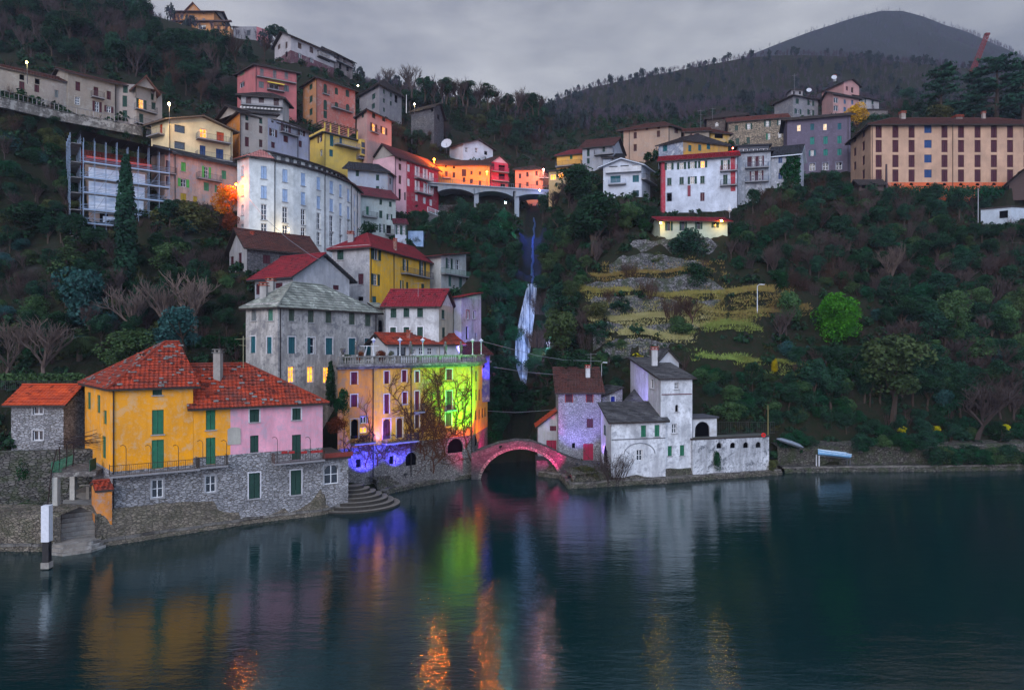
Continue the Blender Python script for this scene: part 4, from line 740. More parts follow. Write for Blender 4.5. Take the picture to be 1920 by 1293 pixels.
# vine house: flat terrace roof, cornice and stone balustrade
r_, ws_, zt_, zb_, q_, _ = HOUSES['vine_house']
ring = [w.A for w in ws_]
MB().face([V((p.x, p.y, zt_)) for p in ring]).build('terrace_floor', flat('6c6a66'), r_)
m_ = MB(); b1, b2 = MB(), MB()
for w in ws_[:3]:
    m_.box(w.P(-.35, zt_ - .22, -.3), w.u * (w.L + .7), w.n * .95, V((0, 0, .3)))
    m_.box(w.P(-.2, zt_ - .5, -.1), w.u * (w.L + .4), w.n * .4, V((0, 0, .26)))
    b1.box(w.P(0, zt_ + .98, .1), w.u * w.L, w.n * .32, V((0, 0, .16))); b1.box(w.P(0, zt_ + .08, .1), w.u * w.L, w.n * .32, V((0, 0, .12)))
    n = max(2, round(w.L / .36))
    for k in range(n):
        c = w.P((k + .5) * w.L / n, zt_ + .2, .26)
        if k % 9 == 0: b1.cbox(c, .4, .34, .8, 0, math.atan2(w.u.y, w.u.x))
        else: b2.lathe(c, [(.06, 0), (.1, .1), (.12, .26), (.06, .45), (.06, .58), (.1, .78)], 6)
m_.build('cornice', PL('5c5852', .7), r_)
bo = b1.build('balustrade', PL('6e6c6a', .7), r_); b2.build('baluster_row', PL('7a7876', .6), bo)
# seam bands
r_, ws_ = HOUSES['white_tower_house'][:2]
w = ws_[1]; MB().box(w.P(.1, zof(740, 96), .0), w.u * (w.L - .2), w.n * .06, V((0, 0, .14))).build('string_course', flat('5a3a40'), r_)
r_, ws_ = HOUSES['white_lakeside_house'][:2]; w = ws_[1]
MB().box(w.P(.05, zof(823, 94), 0), w.u * (w.L - .1), w.n * .06, V((0, 0, .12))).build('string_course', flat('4a4c52'), r_)
a0, zz, _ = w.hit(1199, 842); arc = MB(); Rr = 2.3
pts = [w.P(a0 + Rr * math.cos(t), zz - .6 + 1.5 * math.sin(t), .05) for t in [k * math.pi / 10 for k in range(11)]]
arc.tube(pts, .07, 4); arc.build('blind_arch', flat('7a7e86'), r_)
# white corner strip and red corner on the long white house, banner
r_, ws_ = HOUSES['white_long_house'][:2]; w = ws_[0]; zt_, zb_ = HOUSES['white_long_house'][2:4]
MB().box(w.P(0, zb_ - 2, .003), w.u * 1.0, w.n * .04, V((0, 0, zt_ - zb_ + 2))).build('corner_strip', PL('9a3040', .2), r_)
a0, zz, _ = w.hit(1370, 300); MB().box(w.P(a0, zb_ + 3.5, .003), w.u * .9, w.n * .05, V((0, 0, zt_ - zb_ - 3.6))).build('corner_strip', PL('9a2436', .2), r_)
a0, zz, _ = w.hit(1292, 368); MB().box(w.P(a0 - .3, zz, .03), w.u * .6, w.n * .05, V((0, 0, 2.2))).build('banner', flat('6a2a38'), r_)
# plaque on the seam between yellow and pink
r_, ws_ = HOUSES['pink_house'][:2]; w = ws_[1]
a0, zz, _ = w.hit(437, 833); m_ = MB(); m_.box(w.P(a0 - .55, zz, .003), w.u * 1.3, w.n * .07, V((0, 0, 1.6)))
m_.face([w.P(a0 + .1 + .62 * math.cos(t), zz + 1.6 + .22 * math.sin(t), .05) for t in [k * math.pi / 8 for k in range(9)]])
m_.build('plaque', PL('9a9890', .3), r_)
# flower boxes on pink balcony and stone terrace
m_ = MB()
for px, py in ((527, 843), (540, 843), (563, 843), (581, 842), (592, 841)):
    s, z, _ = w.hit(px, py + 3) if False else ws_[1].hit(px, py + 3); m_.box(ws_[1].P(s - .3, z, 1.45), w.u * .6, w.n * .25, V((0, 0, .25)))
m_.build('flower_box', flat('8a2222'), r_)
r_, ws_, zt_, *_ = HOUSES['stone_terrace_house']; w = ws_[0]
MB().box(w.P(0, zt_ + .25, .2), w.u * (w.L + .4), w.n * .3, V((0, 0, .5))).build('planter', flat('6a2a22'), r_)

# ---------------------------------------------------------------- bare creeper over the vine house
def creeper():
    rr = random.Random(5); mb = MB(); r_, ws_, zt_, zb_, q_, _ = HOUSES['vine_house']
    cap = [0]
    def grow(w, a, z, ang, L, r, depth):
        if len(mb.f) > cap[0]: return
        pts = [w.P(a, z, .05)]; n = max(3, int(L / .45))
        for i in range(n):
            ang += rr.uniform(-.38, .38); ang += (math.pi / 2 - ang) * (.05 if depth == 0 else .02)
            a += math.cos(ang) * .45; z += math.sin(ang) * .45
            if not (.1 < a < w.L - .1 and zb_ - .5 < z < zt_ - .45): break
            if any(h[0] - .05 < a < h[1] + .05 and h[2] - .05 < z < h[3] + .05 for h in w.holes): break
            pts.append(w.P(a, z, .05 + rr.uniform(0, .05)))
            if depth < 3 and rr.random() < (.7 if depth < 2 else .5): grow(w, a, z, ang + rr.choice((-1, 1)) * rr.uniform(.4, 1.3), L * rr.uniform(.3, .6), r * .62, depth + 1)
        if len(pts) > 1: mb.tube(pts, [r * (1 - .6 * i / len(pts)) for i in range(len(pts))], 3, cap=False)
    starts = [(1, .2, 3, 10), (1, .25, 5, 9), (1, .3, 4, 11), (1, .4, 5, 9), (1, .48, 3, 11), (1, .08, 4, 9), (0, .35, 7, 6), (0, .7, 7, 6), (0, .95, 6, 7), (1, .55, 7, 7), (1, .72, 7, 7), (1, .8, 6, 8), (1, .36, 7, 7), (1, .14, 7, 7), (1, .88, 7, 6), (0, .9, 4, 10), (0, .2, 4, 10), (0, .55, 6, 7), (1, .03, 3, 11), (1, .33, 2, 12), (1, .36, 3, 12), (1, .57, 1, 13), (1, .62, 3, 11), (1, .44, 4, 8), (1, .68, 3, 9), (1, .97, 2, 12), (1, .93, 4, 10), (1, .15, 5, 8), (1, .8, 4, 6), (0, .75, 3, 10)]
    for wi, f, z0, L in starts:
        w = ws_[wi]; cap[0] = len(mb.f) + 2300; grow(w, w.L * f, zb_ + z0 - 1.5, math.pi / 2 + rr.uniform(-.4, .4), L, .085, 0)
    cap[0] += 9000
    for f in (.45, .55, .62, .68, .2, .85): grow(ws_[1], ws_[1].L * f, zb_ + rr.uniform(3, 5), rr.choice((0.2, 2.9)), 6, .05, 1)
    o = mb.build('creeper', bark('4a2c1a', '2c1810'), loc=ws_[1].A)
    tag(o, 'leafless brown creeper spreading over the floodlit ochre house front', 'creeper')
creeper()

# ---------------------------------------------------------------- quay, steps, bridge
SHORE_L = [(-420, 1052), (-60, 1034), (60, 1033), (100, 1036), (160, 1034), (203, 1023), (330, 1003), (480, 980), (605, 965), (646, 956.5)]
SHORE_M = [(720, 929), (740, 922), (784, 912), (830, 903), (884, 895), (897, 892)]
SHORE_R = [(1010, 892), (1050, 897), (1067, 916), (1130, 912), (1250, 905), (1350, 897), (1466, 889)]
SHORE_R2 = [(1470, 886), (1600, 884), (1760, 883), (1920, 880), (2400, 876)]
def shore(pts): return [xy(px, dwater(py)) for px, py in pts]
def normals(P):
    out = []
    for i in range(len(P)):
        t = (P[min(i + 1, len(P) - 1)] - P[max(i - 1, 0)]).normalized(); out.append(V((t.y, -t.x, 0)))
    return out
QUAYM = stone('67625a', '393733', 3.0, '24221f', .35)
def quay(pts, prof, name, mat, sub=6):
    P0 = shore(pts); P = []
    for a, b in zip(P0, P0[1:]): P += [a.lerp(b, k / sub) for k in range(sub)]
    P.append(P0[-1]); N = normals(P); mb = MB(); rr = random.Random(len(pts))
    rows = [[p - n * (o + rr.uniform(-.1, .1)) + V((0, 0, z + (rr.uniform(-.1, .1) if z > .1 else 0))) for p, n in zip(P, N)] for o, z in prof]
    for r0, r1 in zip(rows, rows[1:]):
        for i in range(len(P) - 1): mb.face([r0[i], r0[i + 1], r1[i + 1], r1[i]])
    o = mb.build(name, mat); tag(o, kind='structure'); return P, N
QP = [(-.05, -1.6), (0, .3), (.12, .45), (.34, .55), (.46, 1.6), (.62, 2.9), (1.0, 3.15), (4.5, 3.3)]; QM = stone('7c7468', '4a453e', 3.4, '37332f', .35)
quay(SHORE_L[:3] + [(101, 1033)], QP, 'quay', QM); quay([(184, 1027)] + SHORE_L[5:], QP, 'quay', stone('7a7266', '5a544c', 2.8, '4a463f', .25))
quay(SHORE_M, [(-.2, -1.6), (-.15, .35), (.1, .6), (.9, .65), (1.3, 2.0), (4, 2.3)], 'quay', QUAYM)
quay(SHORE_R, [(-.2, -1.6), (-.15, .3), (.15, .6), (.8, .7), (1.3, 1.6), (4, 1.9)], 'quay', QUAYM)
quay(SHORE_R2, [(-.2, -1.6), (-.15, .4), (.1, .7), (1.9, .78), (2.05, 3.3), (2.4, 3.6), (5, 4.2)], 'quay', stone('605e5a', '34332f', 2.4, '1c1b1a', .6))
for nm, pts, o0, z0 in (('kerb', SHORE_L[:3] + [(101, 1033)], .0, .42), ('kerb', [(184, 1027)] + SHORE_L[5:], .0, .42), ('kerb', SHORE_M, .05, .5), ('kerb', SHORE_R, .1, .5), ('kerb', SHORE_R2, .05, .6)):
    P0 = shore(pts); N0 = normals(P0); mb = MB(); rr = random.Random(3)
    for (a, na), (b, nb) in zip(zip(P0, N0), zip(P0[1:], N0[1:])):
        k = max(1, int((b - a).length / 1.3))
        for i in range(k):
            p, q = a.lerp(b, i / k), a.lerp(b, (i + .96) / k); dz = rr.uniform(-.04, .05); mb.box(p - na * o0 + V((0, 0, z0 + dz)), q - p, -na * .5, V((0, 0, .22)))
    tag(mb.build(nm, PL('74716c', .9, '3c3a38')), kind='structure')
for pts, zc in ((SHORE_L, 3.0), (SHORE_M, 2.0), (SHORE_R, 1.6), (SHORE_R2, 4.2)):
    P0 = shore(pts); 
    for p, n in zip(P0, normals(P0)):
        CTRL.append((*(p + n * 1.5).xy, -2.5)); CTRL.append((*(p - n * 1.2).xy, zc - 1.6)); CTRL.append((*(p - n * 3.2).xy, zc))

def fan_steps():
    c = xy(657, 81.5); mb = MB()
    for k in range(7):
        r = 5.9 - k * .72; z = .2 + k * .36; ang = [math.radians(-118 + i * 152 / 14) for i in range(15)]
        ring = [V((c.x + r * math.cos(t), c.y + r * math.sin(t) * .8, 0)) for t in ang]
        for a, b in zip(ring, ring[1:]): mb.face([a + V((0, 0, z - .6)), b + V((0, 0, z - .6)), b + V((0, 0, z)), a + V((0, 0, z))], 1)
        mb.face([V((c.x, c.y, z))] + [p + V((0, 0, z)) for p in ring])
    tag(mb.build('stone_steps', [flat('6c6862', .9, .35, .1), flat('34322f', .9, .3, .1)], loc=c), 'rounded fan of worn stone steps down to the lake between pink and ochre houses', 'steps')  # risers a darker copy of the tread stone, shade put into the colour
fan_steps()
def water_stairs():
    O = xy(178, 64.3); b = V((-.53, .848, 0)); u = V((-.848, -.53, 0)); L = lambda a, k, z: O + u * a + b * k + V((0, 0, z))
    root = thing('water_stairs', 'straight flight of old stone steps down to the lake by the mooring post', 'steps', O); mb = MB()
    for k in range(10): mb.box(L(0, .3 + k * .42, -.6 + k * .36), u * 2.7, b * 5, V((0, 0, .36 if k else .9)))
    mb.build('flight', PL('86817a', .6), root); m = MB()
    for e, z in ((.9, .2), (.45, .5), (0, .78)):
        R_ = [L(-.5 - e * .5, 1.2, z), L(-.5 - e * .4, -.3 - e * .5, z), L(.3, -.9 - e, z), L(2.5, -.9 - e, z), L(3.3 + e * .4, -.1 - e * .5, z), L(3.3 + e * .5, 1.2, z)]
        m.face(R_[::-1]); [m.face([p - V((0, 0, 1.2)), q - V((0, 0, 1.2)), q, p]) for p, q in zip(R_, R_[1:])]
    m.build('landing', PL('76716a', .75), root)
    for a in (-.5, 2.7): MB().box(L(a, .2, -1), u * .5, b * 5.5, V((0, 0, 4.0))).build('side_wall', stone('6e6860', '45413b', 3.2), root)
water_stairs()

def bridge():
    root = thing('stone_bridge', 'little humpbacked stone arch bridge lit magenta over the gorge mouth', 'bridge', xy(985, 98))
    A, B = at(884, 856, 96.5), at(1092, 872, 97.5); A.z = B.z = 0; u = (B - A).normalized(); n = V((u.y, -u.x, 0)); L = (B - A).length; N = 44
    def top(t):
        px = 884 + 208 * t
        K = [(0, 848), (.1, 842), (.25, 831), (.41, 825.5), (.55, 828), (.7, 840), (.82, 853), (1, 868)]
        for (a, ya), (b, yb) in zip(K, K[1:]):
            if a <= t <= b: return zof(ya + (yb - ya) * (t - a) / (b - a), 97)
        return zof(868, 97)
    a0, a1 = .075, .80
    def bot(t):
        if t <= a0 or t >= a1: return -1.5
        s = (t - a0) / (a1 - a0) * 2 - 1; return -.8 + 5.0 * math.sqrt(max(0, 1 - s * s)) ** 1.05
    W = 2.6; body, par, par2 = MB(), MB(), MB()
    ts = sorted(set([i / N for i in range(N + 1)] + [a0 - 1e-4, a0 + 1e-3, a1 - 1e-3, a1 + 1e-4]))
    for s, t in zip(ts, ts[1:]):
        P = lambda f, z, o: A + u * (L * f) + n * o + V((0, 0, z))
        zt0, zt1 = top(s) - .75, top(t) - .75; b0, b1 = min(bot(s), zt0 - .3), min(bot(t), zt1 - .3)
        body.face([P(s, b0, 0), P(t, b1, 0), P(t, zt1, 0), P(s, zt0, 0)]); body.face([P(t, b1, -W), P(s, b0, -W), P(s, zt0, -W), P(t, zt1, -W)])
        body.face([P(s, zt0, 0), P(t, zt1, 0), P(t, zt1, -W), P(s, zt0, -W)]); body.face([P(t, b1, 0), P(s, b0, 0), P(s, b0, -W), P(t, b1, -W)])
        for o, pm in ((.06, par), (-W + .24, par2)):
            pm.face([P(s, zt0 - .05, o), P(t, zt1 - .05, o), P(t, top(t), o), P(s, top(s), o)]); pm.face([P(t, zt1, o - .3), P(s, zt0, o - .3), P(s, top(s), o - .3), P(t, top(t), o - .3)]); pm.face([P(s, top(s), o), P(t, top(t), o), P(t, top(t), o - .3), P(s, top(s), o - .3)])
    body.build('arch', stone('4e4a4c', '302e30', 2.8), root); par.build('parapet', stone('5e5a5a', '3a3838', 3.0), root); par2.build('parapet', stone('5e5a5a', '3a3838', 3.0), root)
    m = MB()
    for i in range(34):       # voussoir ring
        s0 = a0 + (a1 - a0) * i / 34; s1 = a0 + (a1 - a0) * (i + .92) / 34; p, q = (lambda f: A + u * (L * f) + n * .03 + V((0, 0, bot(f) + .02)))(s0 + 1e-3), (lambda f: A + u * (L * f) + n * .03 + V((0, 0, bot(f) + .02)))(s1)
        d = (q - p).normalized(); up = d.cross(n) ; up = up if up.z > 0 else -up
        m.face([p, q, q + up * .42, p + up * .42])
    m.build('voussoir_ring', stone('8c8882', '5a5652', 2.5), root)
    return A, B, u, n
BR = bridge()
mb = MB(); a_ = xy(1006, 99.5); mb.box(V((a_.x, a_.y, -2)), V((6.5, 0, 0)), V((0, 5, 0)), V((0, 0, 4.2)))
tag(mb.build('abutment_wall', STD, loc=a_), 'dark stone abutment wall under the right end of the arch bridge', 'wall')
mb = MB(); a_ = at(1065, 866, 98); mb.box(V((a_.x, a_.y, -1)), V((6.4, -.5, 0)), V((0, 3, 0)), V((0, 0, 3)))
tag(mb.build('garden_wall', STD, loc=a_), 'low stone garden wall under the maroon door beside the bridge', 'wall')

# ---------------------------------------------------------------- road viaduct and gorge
def viaduct():
    root = thing('road_viaduct', 'grey concrete road bridge on arched haunches high above the waterfall', 'bridge', xy(910, 166))
    A, B = xy(800, 165), xy(1062, 163.5); u = (B - A).normalized(); n = V((u.y, -u.x, 0)); L = (B - A).length
    za, zb = zof(343, 165), zof(360, 163.5); T = lambda f, o, z: A + u * (L * f) + n * o + V((0, 0, za + (zb - za) * f + z))
    m = MB(); m.box(T(0, 0, -.6), u * L + V((0, 0, zb - za)), n * -6.5, V((0, 0, .6))); m.box(T(0, .3, -.1), u * L + V((0, 0, zb - za)), n * .3, V((0, 0, .25))); m.build('deck', PL('7f8894', .4), root)
    def haunch(f0, f1):
        m = MB(); N = 14
        for k in range(N):
            s, t = k / N, (k + 1) / N; hz = lambda x: -.6 - 1.0 * (abs(x * 2 - 1) ** 2.2) - .35
            for o in (0, -6.5):
                P = [T(f0 + (f1 - f0) * s, o, hz(s)), T(f0 + (f1 - f0) * t, o, hz(t)), T(f0 + (f1 - f0) * t, o, -.6), T(f0 + (f1 - f0) * s, o, -.6)]; m.face(P)
            m.face([T(f0 + (f1 - f0) * s, 0, hz(s)), T(f0 + (f1 - f0) * t, 0, hz(t)), T(f0 + (f1 - f0) * t, -6.5, hz(t)), T(f0 + (f1 - f0) * s, -6.5, hz(s))])
        m.build('haunch', PL('7a8490', .45), root)
    haunch(.08, .34); haunch(.345, .62); haunch(.64, .98)
    for f in (.34, .63):
        m = MB(); m.box(T(f, -.5, -14), u * 1.1, n * -1.1, V((0, 0, 13.4))); m.build('pier', PL('7d8692', .4), root)
        m = MB(); m.box(T(f, -5, -14), u * 1.1, n * -1.1, V((0, 0, 13.4))); m.build('pier', PL('7d8692', .4), root)
    m = MB(); railing_mesh(m, [T(k / 16, .2, .1) for k in range(17)], 1.0, .5, .03); m.build('railing', metal('4a4e58'), root)
    wall = MB(); wall.box(T(.06, -3.5, -11), u * 8, n * -1, V((0, 0, 6.5))); tag(wall.build('ruin_wall', STD, loc=T(.06, -3.5, -11)), 'ruined dark stone wall standing under the road bridge', 'wall')
viaduct()
# ---------------------------------------------------------------- terrain
C = CTRL
def ctl(s):
    for t in s.split():
        px, py, d = map(float, t.split(',')); p = at(px, py, d); C.append((p.x, p.y, p.z))
# lower left gardens
ctl('-420,830,74 -420,700,88 -420,560,100 -420,400,112 -420,170,125 -420,-100,200 -60,850,73.5 60,850,73.6 60,720,80 150,715,82 250,705,85 330,700,86 420,690,88 -60,700,84 20,690,85 100,640,90 200,640,91 300,640,92 400,640,93')
ctl('60,560,97 150,560,97 250,560,98 350,560,99 430,560,99 30,505,103 150,490,104 235,530,99 300,480,106 380,470,108 60,440,107 120,420,108 380,400,114 60,330,111 -60,330,110 60,285,113 -60,190,111 20,200,112 100,215,116 200,250,121 -60,170,113 150,300,119 250,300,121')
# forest hill, left
ctl('-420,-420,270 -100,-200,230 100,-80,235 200,0,245 0,60,160 100,90,160 200,110,165 300,120,175 260,20,230 410,140,175 420,90,210 340,60,249 460,74,243 520,110,206 480,110,200 600,128,206 660,140,225 700,165,230 760,175,235 820,185,240 900,195,245 980,205,245 1020,215,250 760,240,190 860,240,200 940,250,205 1000,270,215 1030,300,225 800,275,180 850,300,176 930,300,186')
ctl('640,150,215 660,160,205 560,215,178 700,215,200 750,250,175 690,265,172')
# gorge
ctl('960,905,98 960,893,104 985,860,112 960,800,118 985,770,122 975,740,130 985,650,134 990,560,137 995,530,146 1000,460,158 990,400,172 985,380,190 990,330,215 920,850,108 935,800,114 925,720,114 920,640,116 930,560,122 920,500,128 900,440,136 860,430,140 830,415,150 800,430,140 880,470,130 900,400,158 950,430,152 950,500,138 955,600,126')
ctl('1030,790,106 1020,720,112 1030,640,116 1020,560,124 1030,480,134 1030,420,146 1060,400,146 1040,372,160 1080,350,152 1130,380,147 1100,440,136 1120,400,142 1200,420,133 1235,445,127')
# right slope
ctl('1130,740,110 1160,690,113 1300,690,110 1320,760,104 1400,760,104 1480,770,105 1600,800,105 1760,800,105 1920,800,105 2300,800,105 1400,700,108 1600,720,109 1760,720,110 1920,720,110 1400,640,113 1550,640,113 1700,640,114 1900,640,115 1450,540,121 1600,540,122 1760,540,123 1920,540,124 1400,460,128 1550,460,130 1700,460,131 1920,460,132 1400,380,136 1500,370,138 1600,380,140 1760,390,141 1920,410,140 2300,440,140 2300,640,115 1600,352,147 2300,345,150')
# right village and the hills behind
ctl('1100,272,215 1040,300,195 1300,240,215 1180,230,230 1450,220,240 1560,170,262 1640,205,250 1750,226,190 1900,226,190 2300,226,190 1700,206,230 1000,250,330 1030,222,400 1040,192,450 1070,182,460 1110,176,460 1180,167,460 1260,152,465 1330,138,470 1400,126,475 1500,134,480 1600,148,480 1750,172,480 1920,194,480 2300,194,480 1200,210,330 1350,200,340 1500,184,360 1650,194,350 1850,206,330 2300,210,330 940,262,300 900,246,330')
for px in (1040, 1200, 1400, 1600, 1900, 2300): p = at(px, 300, 580); C.append((p.x, p.y, 90))
for px in (-420, 0, 300, 600, 900): p = at(px, 300, 420); C.append((p.x, p.y, 110 if px > 500 else 190))
# terraces on the right slope: (px0, px1, py_top, d, wall height)
TERR = [(1172, 1352, 443, 126.5, 2.6), (1143, 1330, 480, 124.5, 2.2), (1082, 1360, 520, 121.5, 2.0), (1074, 1390, 558, 118.5, 2.3), (1112, 1330, 605, 114.5, 1.9), (1130, 1300, 638, 111.5, 1.6)]
GRASS = [(1100, 1360, 515, 122, 3.4, 0), (1074, 1392, 553, 118.8, 3.6, 1), (1105, 1335, 598, 115, 4.0, 2), (1300, 1440, 588, 115.5, 4.2, 1), (1290, 1430, 616, 113.6, 2.4, 3), (1128, 1300, 633, 111.8, 3.2, 2), (1300, 1400, 670, 109.5, 2.0, 3), (1380, 1520, 677, 109.2, 2.0, 3), (1410, 1520, 583, 115.5, 3.0, 1), (1040, 1100, 540, 119.8, 1.5, 1), (1350, 1480, 552, 118.6, 3.0, 0)]
def wob(px, d): return 4.5 * math.sin(px / 47 + d) + 2.5 * math.sin(px / 19 + d * 2)
for x0, x1, py, d, h in TERR:
    for k in range(4):
        px = x0 + (x1 - x0) * k / 3; t = at(px, py + wob(px, round(d)), d); C.append((t.x, t.y + .8, t.z - .1)); C.append((t.x, t.y + 3.4, t.z + .9)); C.append((t.x, t.y - .6, t.z - h))
CT = np.array(C); CT = CT[np.unique(np.round(CT[:, :2], 1), axis=0, return_index=True)[1]]
D_ = np.sqrt(((CT[:, None, :2] - CT[None, :, :2]) ** 2).sum(-1)); n_ = len(CT)
A_ = np.zeros((n_ + 3, n_ + 3)); A_[:n_, :n_] = -D_; A_[:n_, :n_] += np.eye(n_) * .12; A_[:n_, n_] = 1; A_[:n_, n_ + 1:] = CT[:, :2]; A_[n_, :n_] = 1; A_[n_ + 1:, :n_] = CT[:, :2].T
SOL = np.linalg.solve(A_, np.concatenate([CT[:, 2], np.zeros(3)]))
def height(X, Y):
    X, Y = np.asarray(X, float).ravel(), np.asarray(Y, float).ravel(); out = np.zeros(len(X))
    for i in range(0, len(X), 4000):
        x, y = X[i:i + 4000], Y[i:i + 4000]; d = np.sqrt((x[:, None] - CT[None, :, 0]) ** 2 + (y[:, None] - CT[None, :, 1]) ** 2)
        out[i:i + 4000] = -(d @ SOL[:n_]) + SOL[n_] + SOL[n_ + 1] * x + SOL[n_ + 2] * y
    return out
pxs = np.concatenate([np.arange(-430, 0, 26), np.arange(0, 930, 9), np.arange(930, 1040, 4), np.arange(1040, 1921, 9), np.arange(1940, 2330, 26)])
ds = np.concatenate([np.arange(60, 175, .9), np.geomspace(175, 620, 80)])
PX, DD = np.meshgrid(pxs, ds); XX, YY = (PX - CX) / FOC * DD, DD
ZZ = height(XX, YY).reshape(XX.shape)
rs = np.random.RandomState(4); ZZ = ZZ + rs.normal(0, .12, ZZ.shape) * np.clip((DD - 62) / 10, 0, 1)
# the shore and the foot of every house front hold the ground back
def clampz():
    P = shore(SHORE_L) + shore(SHORE_M) + shore([(905, 890), (930, 872), (985, 868), (1003, 888)]) + shore(SHORE_R) + shore(SHORE_R2)
    best = np.full(XX.shape, 1e9); sg = np.zeros(XX.shape)
    for a, b in zip(P, P[1:]):
        L = (b - a).length; u = (b - a) / L; n = V((u.y, -u.x, 0)); t = np.clip((XX - a.x) * u.x + (YY - a.y) * u.y, 0, L)
        dx, dy = XX - a.x - t * u.x, YY - a.y - t * u.y; dd = np.hypot(dx, dy); m = dd < best; best[m] = dd[m]; sg[m] = (dx * n.x + dy * n.y)[m]
    Z = np.where(sg > 0, np.minimum(ZZ, -2.5), np.minimum(ZZ, np.where(best < 1.8, -1.0, 1.2 + np.maximum(0, best - 3) * 2.2)))
    for nm, (root, ws, zt, zb, q, rf) in HOUSES.items():
        for w in ws[:3]:
            if w.n.y > -.2: continue
            o = (XX - w.A.x) * w.n.x + (YY - w.A.y) * w.n.y; s = (XX - w.A.x) * w.u.x + (YY - w.A.y) * w.u.y
            m = (o > -1.2) & (o < 7) & (s > -.5) & (s < w.L + .5); Z = np.where(m, np.minimum(Z, zb + .2 + np.maximum(0, o - 4) * 1.5), Z)
            m = (o > -.8) & (o < .9) & (s > -.2) & (s < w.L + .2); Z = np.where(m & (zb > 5), np.maximum(Z, np.minimum(zb - .4, Z + 1.5)), Z)
    return Z
ZZ = clampz()
for x0, x1, py, d, dep, _ in GRASS:
    k = np.clip((PX - x0 + 14) / 28, 0, 1) * np.clip((x1 + 14 - PX) / 28, 0, 1) * ((DD > d - .5) & (DD < d + dep)); ZZ = ZZ * (1 - k) + k * (EYE - (py + 4.5 * np.sin(PX / 47 + round(d)) + 2.5 * np.sin(PX / 19 + round(d) * 2) - CY) / FOC * d + .32 * (DD - d))
ZZ = np.where((PX < 212) & (DD < 72.8), np.minimum(ZZ, 2.2), ZZ); ZZ = np.where((PX > 96) & (PX < 190) & (DD < 71), np.minimum(ZZ, np.maximum(-1.5, (DD - 65.5) * .6 - 1)), ZZ)
# the gorge: a steep narrow cleft with a ledge the water falls from
BED = [(95, -2.5), (106, -1.2), (116, 4), (124, 8), (130.5, 10.5), (132, 13), (134, 29.5), (137, 31), (146, 34.5), (154, 40), (161, 45), (168, 51), (180, 58)]
def bed(d): return np.interp(d, [b[0] for b in BED], [b[1] for b in BED])
def bedpx(d): return np.interp(d, [95, 118, 131, 136, 150, 170], [958, 976, 984, 1000, 998, 1003])
off = np.abs((PX - bedpx(DD)) / FOC * DD); kk = (DD > 96) & (DD < 178) & (off < 16)
cut = bed(DD) + np.maximum(0, off - 1.5) * np.where(PX < bedpx(DD), 3.6, 3.0); ZZ = np.where(kk, np.minimum(ZZ, cut), ZZ)
nr, nc = XX.shape; idx = np.arange(nr * nc).reshape(nr, nc)
tv = np.stack([XX, YY, ZZ], -1).reshape(-1, 3); tf = np.stack([idx[:-1, :-1], idx[:-1, 1:], idx[1:, 1:], idx[1:, :-1]], -1).reshape(-1, 4)
def ground_mat():
    t = NT('hillside ground'); v = t.coord(); n = t.noise(v, .12, 5); n2 = t.noise(v, 1.4, 6, .7); n3 = t.noise(v, .45, 5)
    c = t.mix(n3, '131c10', '1d2416'); c = t.mix(t.ramp(n2, (.45, 0.0), (.65, 1.0)), c, '261f18'); c = t.mix(t.ramp(n, (.6, 0.0), (.68, .7)), c, '2e2e2c')
    t.bump(n2, .8, .3); return t.done(c, .95, .1)
terrain = tag(np_object('hillside', tv, tf, [ground_mat()]), kind='structure')
for pl in [terrain.data]: pl.polygons.foreach_set('use_smooth', [True] * len(pl.polygons))
BVH = BVHTree.FromPolygons([tuple(p) for p in tv], [tuple(f) for f in tf])
def ground(px, py, dmin=0):
    d = V(((px - CX) / FOC, 1, -(py - CY) / FOC)).normalized(); o = V((0, 0, EYE)) + d * dmin; h = BVH.ray_cast(o, d)
    return h[0]
def drop(x, y):
    h = BVH.ray_cast(V((x, y, 900)), V((0, 0, -1))); return h[0].z if h[0] else float(height(x, y)[0])

# far mountain
RID = [(900, 200), (1200, 180), (1300, 150), (1380, 112), (1450, 84), (1520, 58), (1600, 32), (1650, 19), (1690, 19), (1730, 30), (1770, 46), (1810, 58), (1850, 76), (1890, 106), (1960, 150), (2100, 200), (2400, 230)]
DM = 1050
rx = np.array([(a - CX) / FOC * DM for a, _ in RID]); rz = np.array([EYE - (b - CY) / FOC * DM for _, b in RID])
gx, gy = np.meshgrid(np.linspace(rx[0], rx[-1], 170), np.linspace(560, 1400, 70))
rh = np.interp(gx, rx, rz); fall = np.where(gy < DM, np.clip((gy - 560) / (DM - 560), 0, 1) ** .9, np.clip(1 - (gy - DM) / 500, 0, 1)); gz = 60 + (rh - 60) * fall
gz += (np.sin(gx * .021 + 1.3) * np.sin(gy * .017) * 14 + np.sin(gx * .06 + gy * .03) * 8 + np.abs(np.sin(gx * .035 - gy * .004)) * 10 - 6) * np.clip(1 - np.abs(fall - .6) / .4, 0, 1)
nr, nc = gx.shape; idx = np.arange(nr * nc).reshape(nr, nc)
mv = np.stack([gx, gy, gz], -1).reshape(-1, 3); mf = np.stack([idx[:-1, :-1], idx[:-1, 1:], idx[1:, 1:], idx[1:, :-1]], -1).reshape(-1, 4)
mountain = tag(np_object('mountain', mv, mf, [ground_mat()]), kind='structure')
BVM = BVHTree.FromPolygons([tuple(p) for p in mv], [tuple(f) for f in mf])

